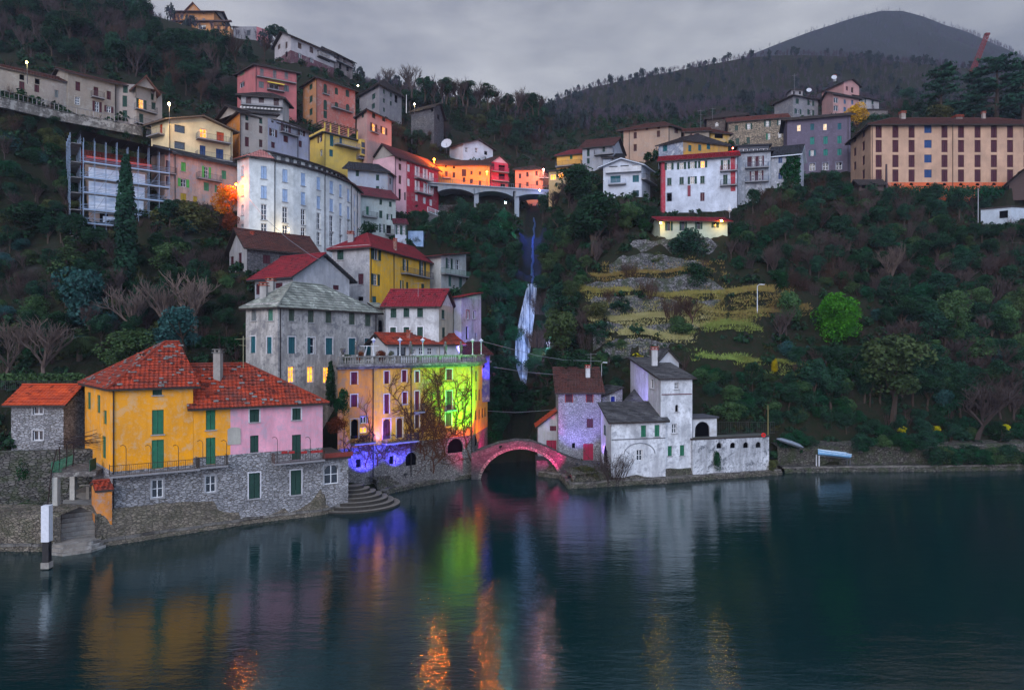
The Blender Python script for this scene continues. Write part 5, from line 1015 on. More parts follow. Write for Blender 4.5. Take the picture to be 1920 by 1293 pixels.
# lake
def lake_mat():
    t = NT('lake water'); a = t.noise(t.coord((.16, .5, 1)), 1.0, 3, .5); b = t.noise(t.coord((.9, 2.4, 1)), 1.0, 4, .6)
    big = t.noise(t.coord((.02, .035, 1)), 1.0, 2)
    c3 = t.noise(t.coord((3.0, 6.5, 1)), 1.0, 3, .6)
    h = t.math('ADD', t.math('ADD', t.math('MULTIPLY', a, .75), t.math('MULTIPLY', b, .34)), t.math('MULTIPLY', c3, .1))
    bm = t.add('Bump', Height=h, Strength=t.math('ADD', t.math('MULTIPLY', big, .2), .02), Distance=.55); t.set(t.p, 'Normal', bm.outputs[0])
    t.set(t.p, 'IOR', 1.62); t.p.inputs['Specular Tint'].default_value = (.5, .92, 1, 1); m = t.done('012022', .012, .5); return m
lake = MB(); lake.face([V((-900, -300, 0)), V((900, -300, 0)), V((900, 400, 0)), V((-900, 400, 0))])
tag(lake.build('lake', lake_mat()), kind='structure')
# ---------------------------------------------------------------- plants
def leaf_cloud(seed, n, size, centers, radii, flat_=1.0, up=.0, jit=.9):
    """n leaf faces scattered round lobes; returns (4n,3) verts"""
    r = np.random.RandomState(seed); k = r.randint(0, len(centers), n); c = np.asarray(centers)[k]; rad = np.asarray(radii)[k]
    d = r.normal(size=(n, 3)); d[:, 2] += up; d /= np.linalg.norm(d, axis=1)[:, None]
    rr = rad * (1 - .45 * r.rand(n) ** 2.2); p = c + d * rr[:, None] * np.array([1, 1, flat_])
    nn = d + r.normal(size=(n, 3)) * jit; nn /= np.linalg.norm(nn, axis=1)[:, None]
    a = np.cross(nn, r.normal(size=(n, 3))); a /= np.linalg.norm(a, axis=1)[:, None]; b = np.cross(nn, a)
    s = size * (.55 + .9 * r.rand(n))[:, None]; l = s * 1.25
    return np.stack([p - a * l * .5, p + b * s * .5, p + a * l * .5, p - b * s * .5], 1).reshape(-1, 3)
def mesh_np(name, verts, mat, k=4):
    f = np.arange(len(verts)).reshape(-1, k); me = bpy.data.meshes.new(name)
    me.vertices.add(len(verts)); me.vertices.foreach_set('co', verts.astype(np.float32).ravel()); me.loops.add(f.size); me.loops.foreach_set('vertex_index', f.astype(np.int32).ravel())
    me.polygons.add(len(f)); me.polygons.foreach_set('loop_start', np.arange(0, f.size, k, dtype=np.int32)); me.materials.append(mat); me.update(calc_edges=True); return me
def lobes(seed, n, ex, ez, z0, lr):
    r = random.Random(seed); C, R_ = [], []
    for i in range(n):
        t = r.uniform(0, 6.283); q = math.sqrt(r.random()) * .8; z = r.uniform(-.85, .95); w_ = math.sqrt(max(.05, 1 - z * z))
        C.append((ex * q * w_ * math.cos(t), ex * q * w_ * math.sin(t), z0 + ez * z * .85)); R_.append(lr * r.uniform(.7, 1.25))
    return C, R_
def limb_mesh(name, seed, levels, spread, first, mat, h=1.0, r0=.03, up=.25, taper=.62, n0=5, crown_only=False, trunk_only=False):
    r = random.Random(seed); mb = MB()
    def go(p, d, L, rad, lv):
        n = 3 if lv < 3 else 2; pts = [p]
        for i in range(n):
            d = (d + V((r.uniform(-1, 1), r.uniform(-1, 1), r.uniform(-.5, 1) * .8)) * .17 + V((0, 0, up * .12))).normalized(); pts.append(pts[-1] + d * L / n)
        if not (crown_only and lv == 0): mb.tube(pts, [rad * (1 - .45 * i / n) for i in range(n + 1)], 5 if lv == 0 else 3, cap=False)
        if lv >= levels or trunk_only: return
        for k in range(n0 if lv == 0 else r.choice((3, 4, 4))):
            f = r.uniform(.3, 1) if lv else r.uniform(.75, 1.0); q = pts[min(n, int(f * n))] if f > .95 else pts[int(f * n * .999)].lerp(pts[min(n, int(f * n * .999) + 1)], f * n % 1)
            ax = V((r.uniform(-1, 1), r.uniform(-1, 1), r.uniform(-.3, .5))); nd = (d + ax.normalized() * spread * r.uniform(.6, 1.3) + V((0, 0, up))).normalized()
            go(q, nd, L * r.uniform(.55, .8) if lv else h * .4 * r.uniform(.7, 1.1), max(rad * taper, .0022), lv + 1)
    go(V((0, 0, -.03)), V((0, 0, 1)), first * h, r0, 0)
    return mb.mesh(name, mat)
LEAFM = dict(dark=leaf('0f2318', '173422', '2a4a30'), mid=leaf('22361e', '324828', '4c6038'), blue=leaf('163430', '234540', '3a5c54'), bright=leaf('1a4a10', '2c6616', '4a8a22'), yellow=leaf('8f8a08', 'b8a80c', 'd8cc20'),
             olive=leaf('2c341e', '424828', '5c5c34'), rust=leaf('4a2a1a', '6a3a1c', '8a5224'), gold=leaf('8a5c10', 'b07a14', 'd09a24'), ivy=leaf('0c2a18', '12381f', '1f5030'), autumn=leaf('b05a08', 'd88a10', 'f0b020'))
BARK = bark(); TWIG = bark('4a403e', '2e2826'); TWIGG = bark('665a54', '463c38'); TWIGB = bark('44342a', '2a1f1a')
PROTO = {}
def proto(kind, col, i):
    k = (kind, col, i)
    if k in PROTO: return PROTO[k]
    sd = hash((kind, i)) if False else sum(map(ord, kind)) * 7 + i * 31; M = LEAFM.get(col)
    if kind == 'broadleaf':
        c, r = lobes(sd, 15, .34, .30, .62, .15); v = leaf_cloud(sd, 4600, .026, c, r, .85, .35)
        P = [('trunk', limb_mesh('trunk', sd, 2, .8, .38, BARK, 1, .032, .3, .55, 4)), ('crown', mesh_np('crown', v, M))]
    elif kind == 'shrub':
        c, r = lobes(sd, 12, .48, .36, .42, .22); v = leaf_cloud(sd, 3400, .038, c, r, .85, .3); v[:, 2] = np.abs(v[:, 2]); P = [('', mesh_np('shrub', v, M))]
    elif kind == 'ball':
        c, r = lobes(sd, 26, .34, .36, .5, .17); v = leaf_cloud(sd, 7000, .024, c, r, 1.0, .2, .8); P = [('', mesh_np('shrub', v, M))]
    elif kind == 'cypress':
        r = np.random.RandomState(sd); C_, R_ = [], []
        for z in np.linspace(.05, .97, 40): C_.append((r.normal() * .004, r.normal() * .004, z)); R_.append(.085 * (math.sin(min(1, (1 - z) * 1.5 + .06) * math.pi / 2) ** .8) * (.8 + .2 * min(1, z * 8)))
        P = [('trunk', limb_mesh('trunk', sd, 0, .5, .2, BARK, 1, .018, trunk_only=True)), ('crown', mesh_np('crown', leaf_cloud(sd, 5200, .02, C_, R_, 1.3, .5, .5), M))]
    elif kind == 'conifer':
        r = np.random.RandomState(sd); C_, R_ = [], []
        for z in np.linspace(.18, .96, 13):
            w_ = .26 * (1 - z) + .03
            for t in range(6): a = r.rand() * 6.28; C_.append((math.cos(a) * w_ * .7, math.sin(a) * w_ * .7, z - .03 * r.rand())); R_.append(w_ * .5)
        P = [('trunk', limb_mesh('trunk', sd, 0, .5, .9, BARK, 1, .016, trunk_only=True)), ('crown', mesh_np('crown', leaf_cloud(sd, 1800, .03, C_, R_, .45, .1), M))]
    elif kind == 'cedar':
        r = np.random.RandomState(sd); C_, R_ = [], []; mb = MB(); mb.tube([V((0, 0, -.03)), V((.01, 0, .5)), V((0, .01, .97))], [.03, .02, .005], 5)
        for z in np.linspace(.22, .95, 9):
            for t in range(5):
                a = r.rand() * 6.28; L = (.16 + .36 * (1 - z) ** .7) * (.6 + .5 * r.rand()); e = V((math.cos(a) * L, math.sin(a) * L, z + .03)); mb.tube([V((0, 0, z)), e], [.008, .003], 3)
                for s in (.45, .7, .95): C_.append((e.x * s, e.y * s, z + .02)); R_.append(.085)
        P = [('trunk', mb.mesh('trunk', BARK)), ('crown', mesh_np('crown', leaf_cloud(sd, 3400, .03, C_, R_, .22, .2, .35), M))]
    elif kind == 'bare':
        m = {'pale': TWIGG, 'brown': TWIGB}.get(col, TWIG)
        P = [('trunk', limb_mesh('trunk', sd, 0, .5, .3, m, 1, .03, trunk_only=True)), ('crown', limb_mesh('crown', sd, 4, .75, .3, m, .95, .03, .22, .6, 6, crown_only=True))]
    elif kind == 'brush':
        r = random.Random(sd); mb = MB()
        for k2 in range(60):
            a = r.uniform(0, 6.28); s = r.uniform(.05, .35); t = r.uniform(.1, .5); b = V((math.cos(a) * s, math.sin(a) * s, -.03)); L = r.uniform(.5, 1)
            e = b + V((math.cos(a) * t * L, math.sin(a) * t * L, L)); m_ = b.lerp(e, .5) + V((r.uniform(-.05, .05),) * 3); mb.tube([b, m_, e], [.011, .008, .003], 3, cap=False)
            for q in range(5):
                p = m_.lerp(e, r.random()); mb.tube([p, p + V((r.uniform(-.2, .2), r.uniform(-.2, .2), r.uniform(.02, .25)))], [.006, .003], 3, cap=False)
        P = [('', mb.mesh('shrub', {'pale': TWIGG, 'brown': TWIGB}.get(col, TWIG)))]
    elif kind == 'palm':
        r = random.Random(sd); mb = MB(); mb.tube([V((0, 0, -.02)), V((.01, 0, .35)), V((0, 0, .62))], [.05, .045, .05], 6); fr = MB()
        for k2 in range(46):
            a = r.uniform(0, 6.28); el = r.uniform(-.5, 1.3); L = r.uniform(.3, .42); p = V((0, 0, .62)); pts = [p]
            for s in range(4): el -= .28; p = p + V((math.cos(a) * math.cos(el), math.sin(a) * math.cos(el), math.sin(el))) * L / 4; pts.append(p)
            sd_ = V((-math.sin(a), math.cos(a), 0))
            for q in range(9):
                o = sd_ * (q - 4) * .022
                fr.face([pts[1], pts[2] + o * .8, pts[4] + o * 2.2 + V((0, 0, -abs(q - 4) * .012)), pts[2] + o * .8 + sd_ * .012])
        P = [('trunk', mb.mesh('trunk', BARK)), ('fronds', fr.mesh('fronds', M))]
    PROTO[k] = P; return P
NPL = {}
def plant(kind, col, pos, h, label, group=None, wid=1.0, i=None, name=None, cat=None, rot=None):
    NPL[kind] = NPL.get(kind, 0) + 1; i = NPL[kind] % 4 if i is None else i
    nm = name or {'broadleaf': 'evergreen_tree', 'shrub': {'dark':'laurel_bush','ivy':'ivy_bush','blue':'laurel_bush','mid':'box_bush'}.get(col,'shrub'), 'ball': 'round_bush', 'cypress': 'cypress_tree', 'conifer': 'conifer_tree', 'cedar': 'cedar_tree', 'bare': 'bare_tree', 'brush': 'bare_shrub', 'palm': 'palm_tree'}[kind]
    ct = cat or ('shrub' if kind in ('shrub', 'ball', 'brush') else 'tree'); P = proto(kind, col, i)
    root = bpy.data.objects.new(nm, P[0][1] if P[0][0] == '' else None); COL.objects.link(root)
    root.location = pos; root.rotation_euler = (0, 0, RN.uniform(0, 6.28) if rot is None else rot); root.scale = (h * wid, h * wid, h); tag(root, label, ct, group)
    for pn, me in P:
        if pn: c = bpy.data.objects.new(pn, me); COL.objects.link(c); c.parent = root
    return root
def plant_at(kind, col, px, py, hpx, label, group=None, wid=1.0, i=None, d=None, **k):
    p = ground(px, py) if d is None else at(px, py, d)
    if p is None: print('no ground', px, py); return
    return plant(kind, col, p, hpx * p.y / FOC, label, group, wid, i, **k)
def inpoly(x, y, P):
    c = False
    for (x0, y0), (x1, y1) in zip(P, P[1:] + P[:1]):
        if (y0 > y) != (y1 > y) and x < (x1 - x0) * (y - y0) / (y1 - y0) + x0: c = not c
    return c
FB = [(min(p[0] for p in f) - 1.2, max(p[0] for p in f) + 1.2, min(p[1] for p in f) - 1.2, max(p[1] for p in f) + 1.2, f) for f in FOOT]
def blocked(x, y): return any(a < x < b and c < y < d and inpoly(x, y, f) for a, b, c, d, f in FB)
def fit(a, b, d, h):
    for x0, y0, x1, y1, hd in CLEAR:
        if hd > d - 2 and a + h * .4 > x0 and a - h * .4 < x1 and b > y0 + 4 and b - h < y1 - 8: h = max(0, b - y1 + 8)
    return h
def fill(poly, step, kinds, hpx, label, group, dmin=0):
    xs, ys = [p[0] for p in poly], [p[1] for p in poly]; y = min(ys)
    while y < max(ys):
        x = min(xs)
        while x < max(xs):
            a, b = x + RN.uniform(-.45, .45) * step, y + RN.uniform(-.45, .45) * step
            if inpoly(a, b, poly):
                p = ground(a, b, dmin)
                if p and p.z > .8 and not blocked(p.x, p.y) and not (96 < p.y < 172 and abs(a - bedpx(p.y)) < 15 + 6 * (p.y < 132)):
                    kd, cl = RN.choice(kinds); h = RN.uniform(*hpx) * (.55 if kd in ('shrub', 'brush') else 1.0); h = fit(a, b, p.y, h)
                    lb = label[kd]
                    if h > 11: plant(kd, cl, p - V((0, 0, .2)), h * p.y / FOC, lb, group + ', ' + {'broadleaf': 'evergreens', 'conifer': 'conifers', 'bare': 'leafless trees', 'brush': 'leafless bushes', 'shrub': 'green bushes'}[kd], RN.uniform(.85, 1.25))
            x += step
        y += step * .8
def labs(where): return dict(broadleaf=f'dark bushy evergreen tree {where}', conifer=f'dark pointed conifer {where}', bare=f'leafless brown winter tree {where}', brush=f'bare twiggy brown bush {where}', shrub=f'low leafy green bush {where}')

# --- plants one can point to
plant_at('cypress', 'dark', 236, 530, 242, 'tall slender cypress standing in front of the scaffolding', d=99, wid=.95)
plant_at('cypress', 'dark', 620, 760, 84, 'small dark cypress between the pink house roof and the ochre house', d=83, wid=1.3)
plant_at('ball', 'bright', 1570, 652, 112, 'big rounded bright green bush on the right slope', wid=1.08)
plant_at('ball', 'mid', 63, 612, 62, 'clipped dome shaped bush in the left garden', d=94, wid=1.2)
plant_at('shrub', 'blue', 156, 612, 128, 'large blue-green rounded bush beside the cypress', d=93, wid=.95)
plant_at('palm', 'mid', 150, 700, 108, 'fan palm among the bare trees of the left garden', d=86, wid=1.1)
plant_at('palm', 'mid', 1768, 748, 84, 'small fan palm on the dark right slope', wid=.8)
plant_at('bare', 'pale', 82, 716, 128, 'wide leafless tree behind the small stone hut', d=82, wid=1.25, i=0)
plant_at('bare', 'pale', 8, 712, 122, 'leafless tree at the far left edge behind the hedge', d=82, wid=1.1, i=1)
plant_at('bare', 'pale', 258, 640, 120, 'leafless spreading tree left of its two twins under the cypress', d=92, wid=1.1, i=2)
plant_at('bare', 'pale', 310, 640, 128, 'leafless spreading tree in the middle of the garden trio', d=92.5, wid=1.0, i=3)
plant_at('bare', 'pale', 368, 640, 138, 'leafless spreading tree nearest the grey slab-roofed house', d=93, wid=1.15, i=0)
plant_at('broadleaf', 'blue', 345, 690, 118, 'dense dark laurel tree right behind the yellow house roof', d=85, wid=1.25)
plant_at('shrub', 'mid', 240, 690, 82, 'wide mid-green bush behind the yellow house', d=84.5, wid=1.35)
plant_at('shrub', 'blue', 300, 668, 62, 'pale glossy bush between the palm and the laurel', d=88, wid=1.1)
plant_at('conifer', 'mid', 130, 530, 90, 'yellowish green conifer left of the cypress', d=100, wid=1.6)
plant_at('shrub', 'olive', 345, 442, 76, 'big olive brown bush under the peach house', d=112, wid=1.5)
plant_at('shrub', 'mid', 318, 510, 66, 'round green bush right of the cypress', d=102, wid=1.3)
plant_at('shrub', 'autumn', 424, 402, 62, 'orange autumn shrub glowing under the street lamp', d=116.2, wid=.75)
plant_at('shrub', 'rust', 432, 436, 44, 'red autumn shrub below the orange street lamp', d=115, wid=.8)
plant_at('shrub', 'dark', 62, 432, 54, 'broad dark bush above the left garden wall', d=106, wid=2.0)
plant_at('shrub', 'yellow', 1188, 700, 58, 'yellow-leaved shrub behind the white tower', d=113, wid=.9)
plant_at('cypress', 'yellow', 1452, 697, 28, 'tiny bright yellow pointed shrub on a grassy ledge', wid=2.6)
plant_at('shrub', 'mid', 1272, 668, 28, 'yellowish green bush right of the tower chimney gable', wid=1.2, d=112)
plant_at('shrub', 'mid', 1362, 790, 44, 'bright ivy-green bush on the garden terrace right of the loggia', d=103, wid=1.6)
plant_at('broadleaf', 'mid', 1675, 800, 178, 'huge green tree in the middle of the right slope', wid=1.15)
plant_at('broadleaf', 'mid', 1785, 660, 120, 'yellow-green topped tree high on the right slope', wid=.8)
plant_at('shrub', 'gold', 1606, 236, 46, 'golden-leaved tree beside the pale pink hillside house', d=200, wid=.95, name='autumn_tree', cat='tree')
plant_at('cedar', 'dark', 1765, 236, 112, 'big flat-layered cedar left of the crane', d=182, wid=.95, i=0)
plant_at('cedar', 'dark', 1868, 236, 130, 'widest flat-layered cedar behind the apartment block', d=180, wid=1.1, i=1)
plant_at('cedar', 'dark', 1918, 236, 118, 'flat-layered cedar at the right picture edge', d=186, wid=1.0, i=2)
plant_at('cedar', 'dark', 1826, 236, 100, 'slim cedar under the crane jib', d=190, wid=.8, i=3)
plant_at('shrub', 'olive', 1760, 240, 48, 'round olive shrub in front of the left cedar', d=172, wid=1.3)
plant_at('cypress', 'dark', 1698, 240, 52, 'pair-topped small cypress behind the apartment block chimneys', d=180, wid=2.2)
plant_at('bare', '', 1832, 820, 118, 'leafless tree with sweeping pale branches on the lower right slope', d=106, wid=1.4, i=1)
plant_at('bare', '', 1560, 800, 120, 'thin dark leafless tree left of the huge green tree', d=106, wid=.9, i=2) if False else None
plant_at('bare', 'pale', 1672, 545, 92, 'pale crooked leaning dead tree on the right slope', wid=.9, i=3)
plant_at('bare', 'brown', 1298, 612, 62, 'single dark leafless tree standing on the terraces', wid=1.2, i=0)
plant_at('bare', '', 772, 182, 68, 'tallest leafless tree on the skyline above the grey tall house', d=205, wid=1.1, i=0)
plant_at('bare', '', 726, 160, 38, 'small leafless tree on the skyline left of the tallest one', d=208, wid=1.2, i=1)
plant_at('broadleaf', 'dark', 1112, 486, 130, 'massive dark rounded tree right of the gorge', d=128, wid=1.25)
plant_at('broadleaf', 'dark', 1080, 400, 92, 'dense twiggy tree overhanging the right end of the road bridge', d=145, wid=1.4)
plant_at('broadleaf', 'mid', 1055, 690, 108, 'green tree right of the lower waterfall', d=112, wid=1.1)
plant_at('broadleaf', 'dark', 1078, 735, 84, 'dark tree behind the stone tower house', d=109, wid=1.3)
plant_at('broadleaf', 'dark', 520, 82, 36, 'dark round tree on the skyline left of the long ridge house', d=208, wid=1.6)
plant_at('shrub', 'dark', 690, 452, 40, 'dark bush between the curved palazzo and the yellow-grey house', d=132, wid=1.0)
plant_at('shrub', 'ivy', 640, 780, 60, 'dark shrub filling the gap between pink house and ochre house', d=82.5, wid=.6)
plant_at('shrub', 'rust', 628, 812, 34, 'dry brown hedge bush on the stone terrace', d=81, wid=1.3)
plant_at('shrub', 'mid', 48, 965, 26, 'green flowering bush on the quay garden beside the white post', d=67.5, wid=1.7)
plant_at('shrub', 'ivy', 42, 905, 66, 'dark ivy mound hanging on the left garden wall', d=72, wid=.6)
plant_at('brush', '', 1150, 900, 58, 'bare twiggy bush on the bank in front of the white lakeside house', d=92.5, wid=1.2)
plant_at('shrub', 'olive', 1100, 902, 34, 'olive grass mound on the bank beside the arch bridge', d=94, wid=1.9)
plant_at('shrub', 'ivy', 1345, 884, 44, 'hanging dark ivy on the niche wall', d=97.3, wid=.45)
plant_at('shrub', 'olive', 1450, 884, 26, 'mossy green clump at the end of the niche wall', d=99.5, wid=1.0)

# --- ivy cover on the ivy house
r_, ws_ = HOUSES['ivy_house'][:2]; w = ws_[0]; rr_ = np.random.RandomState(8); n_ = 2600
a_ = rr_.rand(n_); z_ = rr_.rand(n_); keep = (a_ > .35 + .25 * np.abs(z_ - .6) + .1 * np.sin(z_ * 17)); a_, z_ = a_[keep], z_[keep]
cc = [w.P(w.L * a, w.z1 - .3 - (w.z1 - w.z0 - 4) * z, .15) for a, z in zip(a_, z_)]; iv = leaf_cloud(3, 3200, .4, [tuple(c - w.A) for c in cc], [.25] * len(cc))
o_ = bpy.data.objects.new('ivy', mesh_np('ivy', iv, LEAFM['ivy'])); COL.objects.link(o_); o_.location = w.A; tag(o_, 'dark green ivy smothering the front of the stone house', 'ivy')
def hedge(name, label, pts, h, w_, col, n, cat='hedge'):
    P = [at(*p) for p in pts]; C_, R_ = [], []
    for a, b in zip(P, P[1:]):
        k = max(2, int((b - a).length / .5))
        for i in range(k):
            for zz in np.arange(.25, h, .45): C_.append(tuple(a.lerp(b, i / k) - P[0] + V((0, 0, zz)))); R_.append(w_ / 2)
    o = bpy.data.objects.new(name, mesh_np(name, leaf_cloud(5, n, .26, C_, R_, .8, .2), LEAFM[col])); COL.objects.link(o); o.location = P[0]; tag(o, label, cat)
hedge('hedge', 'trimmed green hedge behind the iron fence at the far left', [(-60, 716, 79), (60, 717, 79), (160, 717, 79)], .9, .9, 'mid', 3000)
hedge('hedge', 'square clipped dark hedge left of the grey slab-roofed house', [(388, 652, 92), (450, 656, 92)], 1.6, 1.4, 'ivy', 2500)
hedge('hedge', 'long ivy hedge along the foot of the apartment block', [(1660, 368, 147.5), (1800, 368, 147), (1915, 368, 146)], 2.0, 1.6, 'ivy', 6000)
hedge('hedge', 'low leafy strip trailing on top of the niche wall', [(1350, 826, 98.4), (1440, 825, 100.4)], .4, .6, 'ivy', 1800)

rr_ = random.Random(9)
for px in range(1478, 1990, 17):
    y = 876 if px < 1740 else 880; 
    if px < 1745 and rr_.random() < .12 or 1520 < px < 1605: continue
    q = xy(px + rr_.uniform(-6, 6), 103.5 + rr_.uniform(-.5, 1.0)); q.z = rr_.uniform(2.6, 3.4) if px < 1745 else rr_.uniform(.5, 1.6)
    plant('shrub', rr_.choice(('ivy', 'dark', 'ivy', 'mid')), q, rr_.uniform(2.2, 3.6), 'ivy bush hanging over the dark quay wall at the right shore', 'ivy bushes over the right quay wall', 1.1)
for px, py in ((1690, 800), (1740, 797), (1756, 800), (1884, 797)): plant_at('shrub', 'yellow', px, py + 12, 16, 'small yellow flowering clump above the right quay wall', 'yellow clumps above the right quay wall', 1.2)
for px, py, h, c, lb in ((1285, 480, 60, 'dark', 'dark bush right of the second terrace wall'), (1300, 540, 54, 'dark', 'dark bush right of the reddish grass ledge'), (1060, 580, 60, 'dark', 'dark bush at the left end of the long terrace wall'), (1160, 590, 30, 'dark', 'dark bush in front of the long terrace wall'), (1275, 630, 44, 'mid', 'green bush at the right end of the lower terraces'), (1120, 600, 40, 'olive', 'olive bush left of the lower grass ledge'), (1090, 540, 30, 'mid', 'small green bush on the reddish ledge'), (1230, 492, 22, 'olive', 'small yellowish bush growing on the top terrace wall'), (1120, 640, 46, 'dark', 'dark bush left of the lowest terrace wall')): plant_at('shrub', c, px, py, h, lb, wid=1.3)
for px, py, h in ((1215, 560, 40), (1180, 520, 30), (1262, 598, 46), (1140, 566, 30)): plant_at('brush', 'brown', px, py, h, 'bare brown bush growing on the right terraces', 'bare bushes on the right terraces')

for px, py, h, k, c in ((962, 640, 34, 'shrub', 'ivy'), (958, 700, 40, 'shrub', 'dark'), (966, 750, 44, 'shrub', 'ivy'), (990, 765, 40, 'shrub', 'dark'), (1006, 650, 34, 'brush', 'brown'), (1002, 700, 36, 'shrub', 'dark'), (1012, 590, 36, 'brush', ''), (978, 560, 30, 'shrub', 'ivy'), (1012, 545, 28, 'shrub', 'dark'), (978, 778, 34, 'shrub', 'ivy'), (988, 735, 26, 'brush', 'brown')):
    g_ = ground(px, py)
    if g_: plant(k, c, V((g_.x, min(g_.y, 130) - .6, g_.z)), h * g_.y / FOC, ('bare twiggy bush' if k == 'brush' else 'dark leafy bush') + ' overhanging the edge of the waterfall', 'bushes at the waterfall edge, ' + k, 1.1)

CLEAR += [(1510, 548, 1630, 652, 118), (1605, 640, 1745, 770, 107), (1105, 510, 1410, 636, 111)]

# --- filler woods, by area
L_ = labs('in the steep wood at the upper left')
fill([(-40, 0), (190, 0), (320, 52), (430, 78), (515, 112), (440, 125), (438, 205), (300, 190), (230, 138), (105, 120), (-40, 105)], 27, [('broadleaf', 'dark'), ('broadleaf', 'dark'), ('bare', ''), ('bare', 'brown'), ('conifer', 'dark'), ('broadleaf', 'dark'), ('bare', ''), ('shrub', 'dark')], (42, 70), L_, 'wood upper left')
L_ = labs('on the hill behind the upper village')
fill([(560, 118), (660, 135), (672, 150), (600, 145)], 24, [('brush', ''), ('shrub', 'dark'), ('bare', 'brown')], (24, 38), L_, 'hill behind the upper village')
fill([(760, 178), (900, 200), (1020, 212), (1035, 300), (950, 290), (920, 258), (840, 255), (835, 295), (740, 270), (738, 205)], 24, [('bare', ''), ('bare', 'brown'), ('broadleaf', 'dark'), ('broadleaf', 'dark'), ('conifer', 'dark'), ('brush', 'brown'), ('shrub', 'olive')], (34, 58), L_, 'hill behind the upper village')
for k in range(17): plant_at(*(('bare', '') if k % 3 else ('broadleaf', 'dark')), 800 + k * 13 + RN.uniform(-5, 5), 190 + k * 1.6, RN.uniform(34, 52), L_['bare' if k % 3 else 'broadleaf'], 'hill behind the upper village, ' + ('leafless trees' if k % 3 else 'evergreens'), 1.1, d=196 + k)
L_ = labs('in the left-hand hillside gardens')
fill([(-40, 245), (125, 262), (150, 455), (300, 470), (312, 388), (430, 415), (425, 500), (440, 560), (450, 650), (200, 650), (-40, 690)], 31, [('shrub', 'dark'), ('shrub', 'mid'), ('brush', ''), ('shrub', 'ivy'), ('shrub', 'olive'), ('broadleaf', 'dark'), ('broadleaf', 'dark'), ('bare', ''), ('shrub', 'blue')], (42, 70), L_, 'left gardens')
fill([(-40, 205), (60, 205), (210, 240), (270, 245), (280, 268), (160, 262), (-40, 260)], 22, [('shrub', 'dark'), ('brush', 'brown'), ('shrub', 'olive')], (26, 40), L_, 'left gardens')
L_ = labs('on the cliff left of the waterfall')
fill([(760, 402), (885, 405), (955, 420), (972, 520), (955, 600), (958, 760), (940, 830), (920, 820), (916, 640), (905, 560), (878, 470), (800, 462)], 19, [('shrub', 'dark'), ('shrub', 'ivy'), ('broadleaf', 'dark'), ('shrub', 'ivy'), ('shrub', 'ivy')], (36, 60), L_, 'cliff left of the waterfall')
fill([(742, 372), (800, 392), (870, 400), (850, 440), (760, 470), (744, 440)], 22, [('shrub', 'dark'), ('shrub', 'mid'), ('brush', 'brown')], (24, 38), L_, 'cliff left of the waterfall')
L_ = labs('on the slope right of the waterfall')
fill([(1025, 365), (1120, 345), (1180, 372), (1232, 398), (1230, 440), (1140, 470), (1075, 560), (1110, 640), (1050, 700), (1010, 770), (1003, 600), (1008, 480)], 22, [('shrub', 'dark'), ('brush', ''), ('broadleaf', 'dark'), ('broadleaf', 'mid'), ('bare', ''), ('shrub', 'ivy')], (36, 62), L_, 'slope right of the waterfall')
fill([(1120, 640), (1180, 650), (1180, 720), (1130, 760), (1090, 740)], 25, [('shrub', 'dark'), ('brush', ''), ('shrub', 'mid')], (32, 50), L_, 'slope right of the waterfall')
L_ = labs('on the overgrown right-hand slope')
fill([(1368, 400), (1500, 372), (1600, 362), (1830, 385), (1960, 430), (1960, 600), (1700, 560), (1480, 560), (1440, 525), (1370, 500), (1365, 450)], 23, [('brush', ''), ('bare', ''), ('shrub', 'dark'), ('shrub', 'ivy'), ('broadleaf', 'dark'), ('broadleaf', 'dark'), ('shrub', 'mid'), ('brush', 'brown')], (38, 64), L_, 'right-hand slope')
fill([(1450, 530), (1480, 560), (1700, 560), (1960, 600), (1960, 800), (1600, 790), (1500, 770), (1500, 705), (1455, 650)], 27, [('shrub', 'dark'), ('broadleaf', 'dark'), ('shrub', 'blue'), ('broadleaf', 'mid'), ('broadleaf', 'dark'), ('shrub', 'ivy'), ('bare', ''), ('broadleaf', 'dark')], (52, 92), L_, 'right-hand slope')
fill([(1310, 705), (1470, 715), (1620, 780), (1960, 800), (1960, 852), (1640, 830), (1540, 815), (1480, 805), (1400, 795), (1320, 770)], 28, [('shrub', 'dark'), ('shrub', 'ivy'), ('broadleaf', 'dark'), ('shrub', 'dark'), ('shrub', 'mid')], (46, 76), L_, 'right-hand slope')
fill([(1380, 352), (1500, 348), (1600, 345), (1610, 372), (1500, 385), (1385, 385)], 26, [('shrub', 'dark'), ('broadleaf', 'dark'), ('brush', 'brown')], (40, 64), L_, 'right-hand slope')
fill([(1270, 392), (1380, 385), (1380, 400), (1270, 404)], 20, [('shrub', 'dark'), ('brush', 'brown')], (24, 34), L_, 'right-hand slope')
L_ = labs('behind the right-hand village')
fill([(1620, 205), (1740, 215), (1920, 222), (1920, 235), (1700, 235)], 26, [('broadleaf', 'dark'), ('bare', ''), ('shrub', 'dark')], (34, 56), L_, 'behind the right-hand village')

